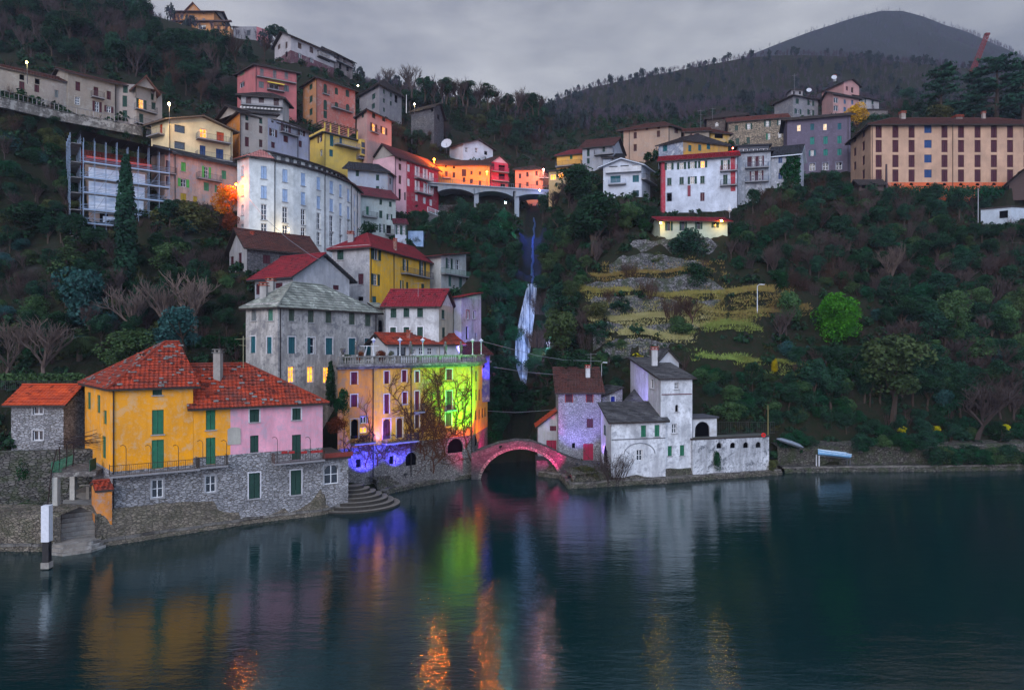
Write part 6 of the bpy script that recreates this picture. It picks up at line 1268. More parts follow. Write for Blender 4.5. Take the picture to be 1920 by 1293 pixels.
# --- what nobody could count: undergrowth, dry brush, far woods
def scatter(name, n, base_v, sizes, mat, mask, kind='stuff', k=4, bvh_v=tv, bvh_f=tf, seed=1, sink=.1):
    r = np.random.RandomState(seed); a, b, c, d = (bvh_v[bvh_f[:, i]] for i in range(4)); ar = np.linalg.norm(np.cross(c - a, d - b), axis=1) / 2
    ctr = (a + b + c + d) / 4; m = mask(ctr); ar = ar * m; ar /= ar.sum(); f = r.choice(len(ar), n, p=ar); u, v_ = r.rand(n, 1), r.rand(n, 1)
    p = (a[f] * (1 - u) + b[f] * u) * (1 - v_) + (d[f] * (1 - u) + c[f] * u) * v_
    keep = np.array([not blocked(q[0], q[1]) for q in p]); p = p[keep]; n = len(p)
    t = r.rand(n) * 6.283; s = sizes[0] + (sizes[1] - sizes[0]) * r.rand(n) ** 1.5; vi = r.randint(0, len(base_v), n); out = []
    for j, bv in enumerate(base_v):
        q = np.where(vi == j)[0]; ct, st = np.cos(t[q])[:, None], np.sin(t[q])[:, None]
        x = bv[None, :, 0] * ct - bv[None, :, 1] * st; y = bv[None, :, 0] * st + bv[None, :, 1] * ct; z = np.repeat(bv[None, :, 2], len(q), 0)
        out.append((np.stack([x, y, z], -1) * s[q][:, None, None] + p[q][:, None, :] - np.array([0, 0, sink])).reshape(-1, 3))
    o = bpy.data.objects.new(name, mesh_np(name, np.concatenate(out), mat, k)); COL.objects.link(o); tag(o, kind=kind); return o
def tuft(seed, n, sz):
    v = leaf_cloud(seed, n, sz, *lobes(seed, 5, .5, .3, .3, .3), .8, .4); v[:, 2] = np.abs(v[:, 2]); return v
def sprig(seed, n):     # slender twig triangles
    r = np.random.RandomState(seed); o = []
    for _ in range(n):
        a = r.rand() * 6.283; s = r.rand() * .3; t = .15 + r.rand() * .5; L = .5 + r.rand() * .7; b = np.array([math.cos(a) * s, math.sin(a) * s, 0]); e = b + np.array([math.cos(a) * t, math.sin(a) * t, L]); w_ = np.array([-math.sin(a), math.cos(a), 0]) * .018
        o += [b - w_, b + w_, e]
        for _ in range(3): f = .3 + .6 * r.rand(); q = b + (e - b) * f; e2 = q + r.normal(size=3) * .16 + np.array([0, 0, .12]); o += [q - w_ * .6, q + w_ * .6, e2]
    return np.array(o)
def far_tree(seed, n):
    r = np.random.RandomState(seed); w_ = .012; o = [[-w_, 0, 0], [w_, 0, 0], [0, 0, .75]]
    for _ in range(n):
        z = .2 + .55 * r.rand() ** .8; a = r.rand() * 6.283; L = .2 + .25 * r.rand(); q = np.array([0, 0, z]); e = q + np.array([math.cos(a) * L * .6, math.sin(a) * L * .6, L * .8]); s = np.array([-math.sin(a), math.cos(a), 0]) * .014
        o += [q - s, q + s, e]
        for _ in range(3): f = .3 + .7 * r.rand(); q2 = q + (e - q) * f; e2 = q2 + np.array([r.normal() * .07, r.normal() * .07, .06 + .12 * r.rand()]); o += [q2 - s * .8, q2 + s * .8, e2]
    return np.array(o)
def on_terrace(c):
    px = c[:, 0] / c[:, 1] * FOC + CX; py = CY - (c[:, 2] - EYE) / c[:, 1] * FOC; m = np.zeros(len(c), bool)
    for x0, x1, y0, d0, dep, _ in GRASS: m |= (px > x0 - 4) & (px < x1 + 4) & (c[:, 1] > d0 - 1.5) & (c[:, 1] < d0 + dep + 1) & (np.abs(c[:, 2] - zof(y0, d0)) < 1.5) 
    return m
near = lambda c: (c[:, 2] > 1.5) & ~((c[:, 0] / c[:, 1] < -.585) & (c[:, 1] < 72.5)) & (c[:, 1] < 260) & ~on_terrace(c) & ~((c[:, 1] > 205) & (c[:, 0] / c[:, 1] < -.34)) & (np.abs(c[:, 0] / c[:, 1]) < 1.0)
falls = lambda c: (np.abs(c[:, 0] - (bedpx(c[:, 1]) - CX) / FOC * c[:, 1]) < 2.6) & (c[:, 1] > 96) & (c[:, 1] < 172)
scatter('undergrowth', 11000, [tuft(i, 60, .2) for i in range(5)], (1.0, 2.8), leaf('0f2217', '18321f', '2c4628'), lambda c: near(c) & ~falls(c), seed=2)
scatter('ground_cover', 2600, [tuft(i + 9, 55, .2) for i in range(4)], (.8, 1.8), leaf('242a16', '343a1e', '4a4628'), lambda c: near(c) & ~falls(c), seed=3)
scatter('brushwood', 2600, [sprig(i, 26) for i in range(5)], (1.2, 3.0), bark('5a4644', '3c2c2c'), lambda c: near(c) & ~falls(c), k=3, seed=4)
scatter('far_forest', 12000, [far_tree(i, 26) for i in range(6)], (3, 4.8), bark('4c444e', '363038'), lambda c: (c[:, 1] > 228) & (c[:, 1] < 500) & (c[:, 2] > 20) & (np.abs(c[:, 0] / c[:, 1]) < .95), k=3, seed=5, sink=.3)
scatter('far_evergreens', 1500, [tuft(i + 20, 120, .16) * np.array([.7, .7, 1.5]) for i in range(4)], (3.5, 6), leaf('222a2a', '28322f', '343c38'), lambda c: (c[:, 1] > 228) & (c[:, 1] < 500) & (c[:, 2] > 20) & (np.abs(c[:, 0] / c[:, 1]) < .95), seed=6)  # leaves greyed and blued, distance haze put into their colour
scatter('mountain_forest', 11000, [far_tree(i + 30, 14) for i in range(5)], (5, 9), bark('443c44', '2c282e'), lambda c: (c[:, 1] > 600) & (c[:, 1] < 1080) & (c[:, 2] > 70), k=3, bvh_v=mv, bvh_f=mf, seed=7, sink=.5)
# --- grassy ledges and dry-stone terrace walls
def grass_tuft(seed, n=14):
    r = np.random.RandomState(seed); o = []
    for _ in range(n): b = np.append(r.normal(size=2) * .35, 0); e = b + np.array([r.normal() * .25, r.normal() * .25, .5 + .5 * r.rand()]); w_ = r.normal(size=3) * .05; w_[2] = 0; o += [b - w_, b + w_, e]
    return np.array(o)
GM = [leaf('6e4c2c', '7a6438', '6a663a'), leaf('7a6236', '8a7844', '626c36'), leaf('86764e', '968660', '727646'), leaf('5a6830', '70803c', '88904a')]
for gi, (x0, x1, py, d, dep, mi) in enumerate(GRASS):
    r = np.random.RandomState(gi + 50); n = int((x1 - x0) * dep * 1.7); a = x0 + (x1 - x0) * r.rand(n); ed = np.minimum(1, np.minimum(a - x0, x1 - a) / 40); a, ed = a[r.rand(n) < .25 + .75 * ed], 0; a = a[np.sin(a * .13 + gi) + np.sin(a * .05 + 2 * gi) > -1.35]; dd = d + dep * r.rand(len(a)); zz = zof(py, d) + .05
    vs = []
    for px, e in zip(a, dd):
        x = (px - CX) / FOC * e; g = grass_tuft(r.randint(6)) * np.array([.8, .8, r.uniform(.3, .75)]); vs.append(g + np.array([x, e, drop((px - CX) / FOC * e, e) - .05]))
    o = bpy.data.objects.new('ledge_grass', mesh_np('ledge_grass', np.concatenate(vs), GM[mi], 3)); COL.objects.link(o); tag(o, kind='stuff')
TW = ['topmost dry stone terrace wall right under the pale green cottage', 'second dry stone terrace wall below the pale green cottage', 'low dry stone terrace wall under the reddish grass ledge', 'long dry stone terrace wall in the middle of the right slope', 'short dry stone terrace wall above the yellow shrub', 'lowest dry stone terrace wall behind the white tower']
for (x0, x1, py, d, h), lb in zip(TERR, TW):
    mb = MB(); rr = random.Random(int(x0)); n = 22; prev = None
    for k in range(n + 1):
        px = x0 + (x1 - x0) * k / n; t = xy(px, d + rr.uniform(-.12, .12)); zt = zof(py + wob(px, round(d)), d) + rr.uniform(-.3, .12) - (1.6 * h * max(0, .12 - min(k, n - k) / n) / .12 * .5)
        cur = (V((t.x, t.y, zt - h - 1.5)), V((t.x, t.y + .25, zt)), V((t.x, t.y + .9, zt)))
        if prev: mb.face([prev[0], cur[0], cur[1], prev[1]]); mb.face([prev[1], cur[1], cur[2], prev[2]])
        prev = cur
    tag(mb.build('terrace_wall', stone('7c7c7e', '38383c', 2.3, '181818', .7), loc=xy(x0, d)), lb, 'wall')
# ---------------------------------------------------------------- scaffolded house
STEEL = metal('8496ac', .45)
def scaffold():
    A, B = xy(168, 109), xy(276, 114); u = (B - A).normalized(); nb = V((-u.y, u.x, 0)); zt, zb = zof(300, 110), zof(470, 109)
    root = thing('scaffolded_house', 'house under restoration wrapped in white sheeting behind scaffolding', 'house', A + V((0, 0, zb)))
    Q = [A, B, B + nb * 8, A + nb * 8]; FOOT.append([(p.x, p.y) for p in Q]); m = MB(); ws = [Wall(Q[i], Q[(i + 1) % 4], zb - 4, zt, 0) for i in range(4)]; todo = []
    for px in (195, 255, 283):
        for py in (410, 440): r = ws[0].rect(px, py, 16, 20); ws[0].holes.append((*r, False, .2)); todo.append((ws[0], r))
    for w in ws: wall_mesh(m, w, [])
    make_roof(root, ('r', 0, 2.0, 0, 0), Q, zt, tiles('7a3428', '5c2820'), flat('8a2a1c'), .7, walls=m); m.build('wall', [PL('9a8478', .4), PL('8a4a30', .3)], root)
    for w, r in todo: window(root, w, 'x', '', r, None)
    t = NT('scaffold sheeting'); n = t.noise(t.coord((.6, .6, 1.5)), 1.0, 4); t.bump(n, .6, .2); sh = t.done(t.mix(t.ramp(n, (.35, 0.0), (.65, 1.0)), 'b8cbe2', 'e0e8f2'), .5, .4)
    for k, (y0, y1, f1) in enumerate(((314, 336, .96), (340, 362, .95), (366, 398, .93), (403, 420, .9), (428, 446, .8))):
        s = MB(); z0, z1 = zof(y1, 109), zof(y0, 109); f0 = .0 if k < 3 else .3
        for i in range(8):
            f0 = -.02 if k < 3 else .22; a, b = f0 + (f1 - f0) * i / 8, f0 + (f1 - f0) * (i + 1) / 8; oa, ob = .25 + .08 * math.sin(i * 2.1 + k), .25 + .08 * math.sin(i * 2.1 + 2.1 + k); L = ws[0].L
            s.face([ws[0].P(L * a, z0, oa), ws[0].P(L * b, z0, ob), ws[0].P(L * b, z1, ob), ws[0].P(L * a, z1, oa)])
        s.build('sheeting', sh, root)
    MB().box(ws[0].P(-.5, zt - .15, .72), u * (ws[0].L + 1), ws[0].n * .15, V((0, 0, .32))).build('gutter', flat('b8381c'), root)
    S = thing('scaffolding', 'tall grey tube scaffolding with plank decks and a dark sheet canopy', 'scaffolding', A + V((0, 0, zb)))
    n = ws[0].n; a0, a1 = -1.0, ws[0].L + 3.0; lev = [zof(y, 109.5) for y in (449, 425, 400, 369, 341, 313)]; top = zof(272, 109.5); cols = [a0 + (a1 - a0) * k / 8 for k in range(9)]
    P = lambda a, z, o: ws[0].P(a, z, o)
    for a in cols:
        for o in (.9, 2.0):
            t0 = MB(); t0.tube([P(a, zb - 3, o), P(a, top + RN.uniform(-.2, .9), o)], .04, 4); t0.build('standard', STEEL, S)
    for z in lev:
        d = MB(); d.box(P(a0, z, .95), u * (a1 - a0), n * 1.0, V((0, 0, .1))); d.build('deck', PL('8a8480', .6), S)
        g = MB()
        for o in (.9, 2.0):
            for h in (.5, 1.0): g.tube([P(a0 - .2, z + h, o), P(a1 + .2, z + h, o)], .035, 4)
            g.box(P(a0, z + .1, o - .02), u * (a1 - a0), n * .04, V((0, 0, .16)))
        g.build('guard_rail', STEEL, S)
    for k in range(8):
        for z0, z1 in zip(lev, lev[1:]):
            if (k + int(z0)) % 2: b = MB(); b.tube([P(cols[k], z0, 2.04), P(cols[k + 1], z1, 2.04)], .03, 3); b.build('brace', STEEL, S)
    # side tower running back along the left wall
    for o in (-.5, -2.5, -4.5, -6.5):
        for a in (a0 - .2, a0 - 1.6): t0 = MB(); t0.tube([P(a, zb, o), P(a, top + 1.5, o)], .06, 4); t0.build('standard', STEEL, S)
    for z in lev + [top - .6]:
        d = MB(); d.box(P(a0 - 1.6, z, -6.5), u * 1.4, n * 8, V((0, 0, .1))); d.build('deck', PL('7a7a7c', .6), S)
        g = MB()
        for a in (a0 - .2, a0 - 1.65):
            for h in (.5, 1.0): g.tube([P(a, z + h, -6.5), P(a, z + h, 1.2)], .035, 4)
        g.build('guard_rail', STEEL, S)
    c = MB(); L = ws[0].L; zc0, zc1 = zof(249, 107), zof(275, 111)
    for dz, fl in ((0, 0), (.12, 1)):
        f = [P(-1.5, zc0 + dz, 2.6), P(L + 3.4, zc1 + dz, 2.6), P(L + 3.4, zc1 + .9 + dz, -6), P(-1.5, zc0 + .9 + dz, -6)]; c.face(f if fl else f[::-1])
    for k in range(7): a = -1.4 + (L + 4.7) * k / 6; zz = zc0 + (zc1 - zc0) * k / 6; c.tube([P(a, zz - .1, 2.6), P(a, zz + .8, -6)], .08, 4)
    c.build('canopy', flat('15181c', .5), S)
scaffold()

# ---------------------------------------------------------------- small things at the water
def post():
    p = xy(88, 58); r = thing('mooring_post', 'square mooring post, white above and black below, standing in the lake', 'mooring post', p)
    MB().cbox(p + V((0, 0, -2)), .5, .5, 4.6, 0, .1).build('base_pile', flat('14161c', .5), r); MB().cbox(p + V((0, 0, 2.35)), .62, .62, 3.05, 0, .1).build('upper_sleeve', flat('b8bcc4', .5, .15), r); MB().cbox(p + V((0, 0, .1)), .66, .66, .5, 0, .1).build('collar', PL('8a8680', .5), r)
post()
def deck():
    A, B = at(96, 886, 66.6), at(180, 887, 67.4); u = (B - A); u.z = 0; u.normalize(); nb = V((-u.y, u.x, 0)); z = A.z - .1; r = thing('garden_deck', 'flat concrete garden deck on white pillars beside the yellow house', 'terrace', A)
    L = (B - A).length; MB().box(A + V((0, 0, -.45)), u * L, nb * 5.2, V((0, 0, .45))).build('slab', PL('4a4644', .7), r)
    for a, b in ((.35, .25), (L * .0 + .35, 4.2)): MB().cbox(A + u * a + nb * b + V((0, 0, -4.9)), .5, .5, 4.45).build('pillar', PL('a4a49e', .5), r)
    m = MB(); railing_mesh(m, [A + nb * 5, A + nb * .1, A + nb * .1 + u * .9], 1.0, .12, .025); m.build('railing', metal('1f5a44'), r)
    m = MB(); m.box(A + u * L - u * .6 + V((0, 0, .02)), u * .05, nb * 1.6, V((0, 0, 1.1))); m.build('screen', flat('1f4a3a'), r)
    pg = MB(); rr = random.Random(2)
    for k in range(26):
        p = A + u * rr.uniform(-.2, 1) + nb * rr.uniform(0, 4) + V((0, 0, 2.3 + rr.uniform(0, .7))); pts = [p]
        for s in range(5): p = p + u * rr.uniform(.5, 1.0) + nb * rr.uniform(-.4, .5) + V((0, 0, rr.uniform(-.25, .3))); pts.append(p)
        pg.tube(pts, [.035, .03, .025, .02, .014, .01], 3)
    for k in range(3): b = A + u * .5 + nb * (.4 + k * 1.6); pg.tube([b, b + V((.1, 0, 1.2)), b + V((0, .1, 2.5))], .06, 4)
    pg.tube([A + u * -.3 + V((0, -.2, -4.5)), A + u * -.05 + V((0, -.25, -2)), A + u * .1 + V((0, -.1, .2)), A + u * .5 + V((0, 0, 2.3))], .06, 4)
    tag(pg.build('vine', bark('3e3434', '2a2424'), loc=A), 'bare vine stems climbing over the garden deck', 'vine')
    b = thing('old_rowing_boat', 'weathered grey rowing boat propped on its side under the deck', 'boat', A + u * 2.2 + nb * 4.0 + V((0, 0, -4)))
    m = MB(); c = A + u * 2.6 + nb * 4.0 + V((0, 0, -2.9)); ring = lambda s, w, d: [c + u * s + V((0, 0, w)) , c + u * s + nb * d, c + u * s - V((0, 0, w))]
    st = [ring(-2.0, .35, .2), ring(-1, .75, .55), ring(.4, .85, .65), ring(1.9, .7, .55)]
    for p, q in zip(st, st[1:]):
        for i in range(2): m.face([p[i], q[i], q[i + 1], p[i + 1]])
    m.face(st[-1]); m.build('hull', flat('6a6660'), b)
    for s in (-1, .1, 1.2): MB().box(c + u * s - V((0, 0, .65)), u * .28, nb * .12, V((0, 0, 1.3))).build('thwart', flat('7a756c'), b)
    m = MB()
    for zz in (.78, -.78): m.box(c - u * 1.6 + V((0, 0, zz)), u * 3.5, nb * -.1, V((0, 0, .1)))
    m.build('gunwale', flat('84807a'), b)
    t = thing('garden_table', 'little dark metal table standing in front of the old boat', 'table', A + u * 2.4 + nb * 1.6 + V((0, 0, -4.5))); p = A + u * 2.4 + nb * 1.6 + V((0, 0, -4.3))
    MB().lathe(p, [(0, .74), (.45, .74), (.45, .7), (0, .7)], 10).build('table_top', metal(), t)
    for dx, dy in ((.3, .2), (-.3, .2), (.3, -.2), (-.3, -.2)): MB().tube([p + V((dx, dy, 0)), p + V((dx * .6, dy * .6, .7))], .025, 4).build('leg', metal(), t)
    s = MB()
    for k in range(6): s.box(A + u * 2.0 + nb * (6 + k * .4) + V((0, 0, -1.2 + k * .22)), u * 2.6, nb * 3, V((0, 0, .22)))
    tag(s.build('garden_steps', PL('5c5a56', .8), loc=A), 'mossy stone steps climbing behind the garden deck', 'steps')
    w = MB(); w.box(A + u * -9 + nb * 6 + V((0, 0, -5)), u * 13, nb * 1.2, V((0, 0, 6.3))); tag(w.build('retaining_wall', stone('6a6864', '3c3b3a', 2.2, '262524', .5), loc=A), 'dark rubble retaining wall below the small stone hut', 'wall')
    q = MB(); q.box(at(20, 965, 67) + V((0, 0, -.1)), V((1.1, 0, 0)), V((0, .5, 0)), V((0, 0, .5))); tag(q.build('planter_box', flat('8a3a2c'), loc=at(20, 965, 67)), 'small terracotta planter box at the left quay edge', 'planter')
deck()
def boats():
    def hull(root, A, B, wid, dep, cm, im):
        u = (B - A); L = u.length; u.normalize(); s = V((-u.y, u.x, 0)).normalized(); m = MB(); n = 9; rows = []
        for k in range(n):
            t = k / (n - 1); w = wid * (.42 + .58 * math.sin(min(1, t * 1.35) * math.pi / 2)) if t < .75 else wid * (1 - .12 * (t - .75) / .25); sh = .18 * (1 - t) ** 2 * dep
            w = wid * min(1, .08 + 1.5 * t) if t < .55 else w; c = A + u * (L * t)
            rows.append([c - s * w / 2 + V((0, 0, dep + sh)), c - s * w * .42 + V((0, 0, dep * .35)), c + V((0, 0, 0 + sh * .8)), c + s * w * .42 + V((0, 0, dep * .35)), c + s * w / 2 + V((0, 0, dep + sh))])
        for p, q in zip(rows, rows[1:]):
            for i in range(4): m.face([p[i], q[i], q[i + 1], p[i + 1]])
        m.face(rows[-1]); m.build('hull', cm, root, smooth=True)
        g = MB(); g.tube([r[0] for r in rows], .05, 4); g.tube([r[4] for r in rows], .05, 4); g.tube([(r[0] * .5 + r[1] * .5) + V((0, -.02, 0)) for r in rows], .04, 4); g.build('gunwale', im, root)
        for t in (3, 6): r = rows[t]; MB().box(r[0] + V((0, 0, -.15)), u * .28, r[4] - r[0], V((0, 0, .05))).build('thwart', im, root)
        return rows
    A, B = at(1534, 853, 102.7), at(1592, 859, 102.9); r = thing('rowing_boat', 'pale blue and white rowing boat resting on a ramp above the quay', 'boat', A); hull(r, A, B, 1.7, .75, flat('6a98c0', .4), flat('b4c4d0', .4))
    t = thing('boat_trestle', 'white painted trestle carrying the blue rowing boat', 'trestle', A)
    for p, lc in ((A, 'a8aab0'), (B, '44464a')): MB().cbox(V((p.x, p.y - .3, .7)), .14, .14, p.z - .7).build('leg', flat(lc), t); MB().cbox(V((p.x, p.y + .6, .7)), .14, .14, p.z - .7).build('leg', flat(lc), t)
    MB().box(A + V((0, .2, -.14)), B - A, V((0, .12, 0)), V((0, 0, .1))).build('beam', flat('55585c'), t)
    A, B = at(1456, 822, 102), at(1506, 838, 102.2); r = thing('covered_boat', 'slim upturned boat under grey cover lying on the garden wall', 'boat', A); m = MB(); u = B - A
    m.tube([A, A + u * .15 + V((0, 0, .05)), A + u * .5 + V((0, 0, .08)), A + u * .85, B], [.05, .28, .36, .3, .08], 8); m.build('cover', flat('68727e', .5), r); MB().tube([A + V((0, -.3, -.12)), B + V((0, -.3, -.12))], .04, 4).build('rope_line', flat('3a3c40'), r)
boats()
# lamp posts on the terrace balustrade, statues, swing, planters
r_, ws_, zT, *_ = HOUSES['vine_house']
def lantern(px, w, lab):
    a, _, _ = w.hit(px, 640); a = min(max(a, .2), w.L - .2); p = w.P(a, zT + 1.1, .26); r = thing('terrace_lamp', lab, 'lamp post', p, 'white lamp posts on the terrace balustrade')
    MB().lathe(p, [(.12, 0), (.12, .15), (.06, .2), (.05, 1.7), (.1, 1.72)], 6).build('post', flat('b8bcc2'), r); MB().lathe(p, [(.1, 1.74), (.22, 2.05), (.2, 2.05), (.06, 1.76)], 6).build('lantern_glass', glass('8a949c'), r); MB().lathe(p, [(.36, 2.06), (.3, 2.14), (.06, 2.32), (.04, 2.42), (0, 2.44)], 8).build('lamp_cap', flat('b8bcc2'), r)
for px, w, l in ((698.6, 0, 'leftmost white lamp post on the terrace balustrade, beside the swing'), (748, 1, 'white lamp post in front of the pavilion door'), (790.6, 1, 'white lamp post in front of the pavilion windows'), (884, 1, 'white lamp post near the right corner of the terrace'), (899, 2, 'white lamp post on the gorge side of the terrace')): lantern(px, ws_[w], l)
def statue(px, lab, urn=False):
    w = ws_[0] if px < 701 else ws_[1]; a = w.hit(px, 660)[0]; p = w.P(min(max(a, .2), w.L - .2), zT + 1.12, .26); r = thing('stone_urn' if urn else 'garden_statue', lab, 'urn' if urn else 'statue', p)
    MB().cbox(p, .42, .42, .25).build('plinth', PL('5c5a58', .7), r)
    MB().lathe(p + V((0, 0, .25)), [(.1, 0), (.18, .12), (.32, .5), (.36, .75), (.2, .8)] if urn else [(.2, 0), (.16, .3), (.22, .62), (.24, .95), (.3, 1.15), (.1, 1.32), (.16, 1.45), (.15, 1.6), (.05, 1.68)], 8).build('bowl' if urn else 'figure', PL('4a4846', .7), r, smooth=True)
statue(641, 'dark stone urn at the left end of the terrace balustrade', True); statue(667, 'dark stone statue left of the round terrace bush'); statue(768, 'dark stone statue right of the pavilion door'); statue(833, 'dark stone statue near the right of the pavilion'); statue(862, 'dark stone statue under the right end of the pavilion roof')
for px, k, col, hh, lb in ((676, 'ball', 'rust', 1.9, 'round brown bush on the terrace left of the swing'), (714, 'ball', 'rust', 2.0, 'round brown bush on the terrace right of the swing'), (731, 'ball', 'olive', 2.0, 'round olive bush on the terrace beside the pavilion'), (650, 'shrub', 'mid', 1.5, 'yellow-green plant behind the stone urn')): p = ws_[0].P(0, zT, 0); q = xy(px, 91 if px < 700 else 94); q.z = zT; plant(k, col, q, hh, lb)
q = xy(693, 89.5); q.z = zT; r = thing('garden_swing', 'white A-frame garden swing on the terrace', 'swing', q)
for dx in (-.9, .9):
    for dy in (-.7, .7): MB().tube([q + V((dx + (.35 if dx > 0 else -.35) * 0, dy, 0)), q + V((dx * .35, 0, 2.4))], .05, 4).build('leg', flat('b8bcc2'), r)
MB().tube([q + V((-1.2, 0, 2.4)), q + V((1.2, 0, 2.4))], .05, 4).build('top_bar', flat('b8bcc2'), r); MB().box(q + V((-.6, -.2, .55)), V((1.2, 0, 0)), V((0, .45, 0)), V((0, 0, .07))).build('seat', flat('a8aab0'), r)

# fences, railings, walls along roads
def fence(name, label, pts, h, gap, col, cat='fence', r=.02):
    P = [at(*p) for p in pts]; t = thing(name, label, cat, P[0]); m = MB(); railing_mesh(m, P, h, gap, r, 2.4); m.build('railing', metal(col), t); return P, t
P, t = fence('iron_fence', 'long dark iron fence behind the small stone hut', [(-60, 731, 76.5), (10, 731, 76.5), (150, 731, 77.5)], 1.0, .2, '2c2e30')
P, t = fence('road_railing', 'pale railing along the retaining wall of the upper left road', [(-60, 172, 108.5), (0, 181, 109.5), (110, 208, 116), (215, 228, 121.5), (262, 237, 125)], 1.1, .6, '6a6a70', r=.03)
m = MB()
for a, b in zip(P, P[1:]): m.box(a + V((0, .3, -1.6)), b - a, V((0, .8, 0)), V((0, 0, 1.6)))
m.build('retaining_wall', PL('56524e', .7), t)
P, t = fence('terrace_railing', 'white railing with stairs beside the crimson house under the road bridge', [(802, 397, 150), (822, 405, 149), (842, 412, 148), (864, 420, 147)], 1.1, .35, '9aa4b0', r=.035)
m = MB()
for a, b in zip(P, P[1:]): m.box(a + V((0, 0, -2.6)), b - a, V((0, .8, 0)), V((0, 0, 2.6)))
m.build('retaining_wall', STD, t)
m = MB(); p = at(765, 462, 137); m.box(p, V((3.0, 0, 0)), V((0, 2, 0)), V((0, 0, 3.1))); tag(m.build('blue_terrace_wall', PL('8aa2c0', .5, '5a7898'), loc=p), 'pale blue rendered terrace wall right of the small maroon-canopied house', 'wall')
fence('garden_fence', 'dark mesh fence behind the niche wall', [(1345, 812, 101), (1395, 812, 102), (1452, 812, 103)], 1.7, .35, '3a3e3c')
def pole(name, label, px, y0, y1, d, r, col, cat, arm=0, head=None, power=0):
    p = at(px, y1, d); h = (y1 - y0) * d / FOC; t = thing(name, label, cat, p); c = metal(col)
    MB().tube([p - V((0, 0, .5)), p + V((0, 0, h))], [r, r * .6], 5).build('post', c, t)
    if arm: MB().tube([p + V((0, 0, h)), p + V((arm * .5, -.1, h + .3)), p + V((arm, -.15, h + .28))], r * .6, 4).build('arm', c, t); MB().cbox(p + V((arm, -.15, h + .16)), .7, .3, .14).build('lamp_head', flat('aab0b8'), t)
    return p, h, t
pole('street_lamp', 'tall white lamp post standing alone on the right terraces', 1420, 536, 615, 116, .1, 'b4bac4', 'street lamp', .8)
pole('street_lamp', 'slim unlit lamp post behind the stone tower house roof', 1128, 682, 712, 106, .06, '9a9ca0', 'street lamp', .5)
pole('wooden_pole', 'yellowish wooden pole on the garden terrace right of the niche wall', 1440, 759, 812, 102, .12, '6a6440', 'pole')
pole('utility_pole', 'pale utility pole in front of the ivy hedge', 1834, 353, 418, 143, .12, '8a8c90', 'pole')
pole('utility_pole', 'dead ivy-wrapped post at the left end of the apartment block', 1662, 308, 356, 145, .3, '3a2c30', 'pole')
pole('street_lamp', 'white mast beside the grey tall house', 762, 178, 209, 190, .12, 'a4a4a8', 'street lamp')
p, h, t = pole('closed_parasol', 'closed white garden parasol above the cottage', 1368, 382, 404, 131, .05, '8a8c90', 'parasol'); MB().lathe(p, [(.05, h * .25), (.45, h * .4), (.25, h * .75), (.03, h)], 7).build('canopy', flat('b0b4ba'), t)
p, h, t = pole('flag', 'small green, white and red flag on the plum house terrace', 1556, 334, 352, 160, .03, '55555a', 'flag')
for k, c in enumerate(('1a6a3a', 'c0c0c0', 'a01c24')): MB().box(p + V((.04, 0, h - .7 * (k + 1))), V((.75, 0, 0)), V((0, .03, 0)), V((0, 0, .7))).build('cloth', flat(c), t)
def antenna(label, px, y0, y1, d, col='8a8a90'):
    p = at(px, y1, d); h = (y1 - y0) * d / FOC; t = thing('tv_antenna', label, 'antenna', p); MB().tube([p, p + V((0, 0, h))], .03, 4).build('mast', metal(col), t); m = MB()
    m.tube([p + V((-.9, 0, h * .9)), p + V((.9, 0, h * .95))], .02, 3)
    for k in range(7): q = p + V((-.8 + k * .25, 0, h * .9)); m.tube([q + V((0, -.35, 0)), q + V((0, .35, 0))], .015, 3)
    m.tube([p + V((-.5, .1, h * .72)), p + V((.5, -.1, h * .7))], .02, 3); m.build('elements', metal(col), t)
antenna('tall TV antenna on the red tiled roof of the pink house', 456, 630, 690, 75.5, 'a0a080'); antenna('TV antenna on the stone tower house chimney', 1108, 662, 690, 104); antenna('TV antenna in front of the yellow wall of the red hip roofed house', 784, 529, 556, 98)
antenna('tall thin mast on the belvedere house', 1490, 138, 178, 220); antenna('TV antenna on the brown roofed house of the right village', 1336, 202, 226, 200); antenna('TV antenna on the small stone hut behind the village', 1314, 205, 240, 180)
def dish(px, py, d, r, label):
    p = at(px, py, d); t = thing('satellite_dish', label, 'satellite dish', p - V((0, 0, 1.2 * r + .6))); m = MB(); m.lathe(V((0, 0, 0)), [(.02, -.25 * r), (.5 * r, -.18 * r), (.85 * r, -.03 * r), (r, .06 * r)], 12); rot = V((-.25, -1, .45)).to_track_quat('Z', 'Y')
    m.v = [tuple(rot @ V(q) + p) for q in m.v]; m.build('dish', flat('a8acb2'), t, smooth=True); MB().tube([p - V((0, -.1, 1.4 * r + .5)), p], .05, 4).build('mast', metal('5a5a60'), t)
dish(837, 269, 183, 1.5, 'large satellite dish beside the white villa above the road bridge'); dish(1564, 145, 234, .9, 'small satellite dish on the highest pink house'); dish(1517, 169, 219, .8, 'small satellite dish on the belvedere house roof')
for pts, lab in (([(905, 640, 103), (960, 654, 104), (1010, 667, 105), (1060, 675, 106), (1128, 677, 106)], 'upper electric cable slung across the gorge'), ([(914, 770, 107), (965, 773, 106), (1012, 770, 105), (1046, 767, 103)], 'lower pale cable slung across the gorge mouth'), ([(925, 688, 106), (985, 697, 106), (1040, 702, 105)], 'thin dark cable between the terrace and the stone house roof'), ([(466, 372, 113), (500, 412, 105), (540, 448, 101), (582, 478, 98), (605, 490, 97)], 'slanting cable in front of the white curved palazzo')):
    tag(MB().tube([at(*p) for p in pts], .035, 4).build('cable', metal('6a7078'), loc=at(*pts[0])), lab, 'cable')
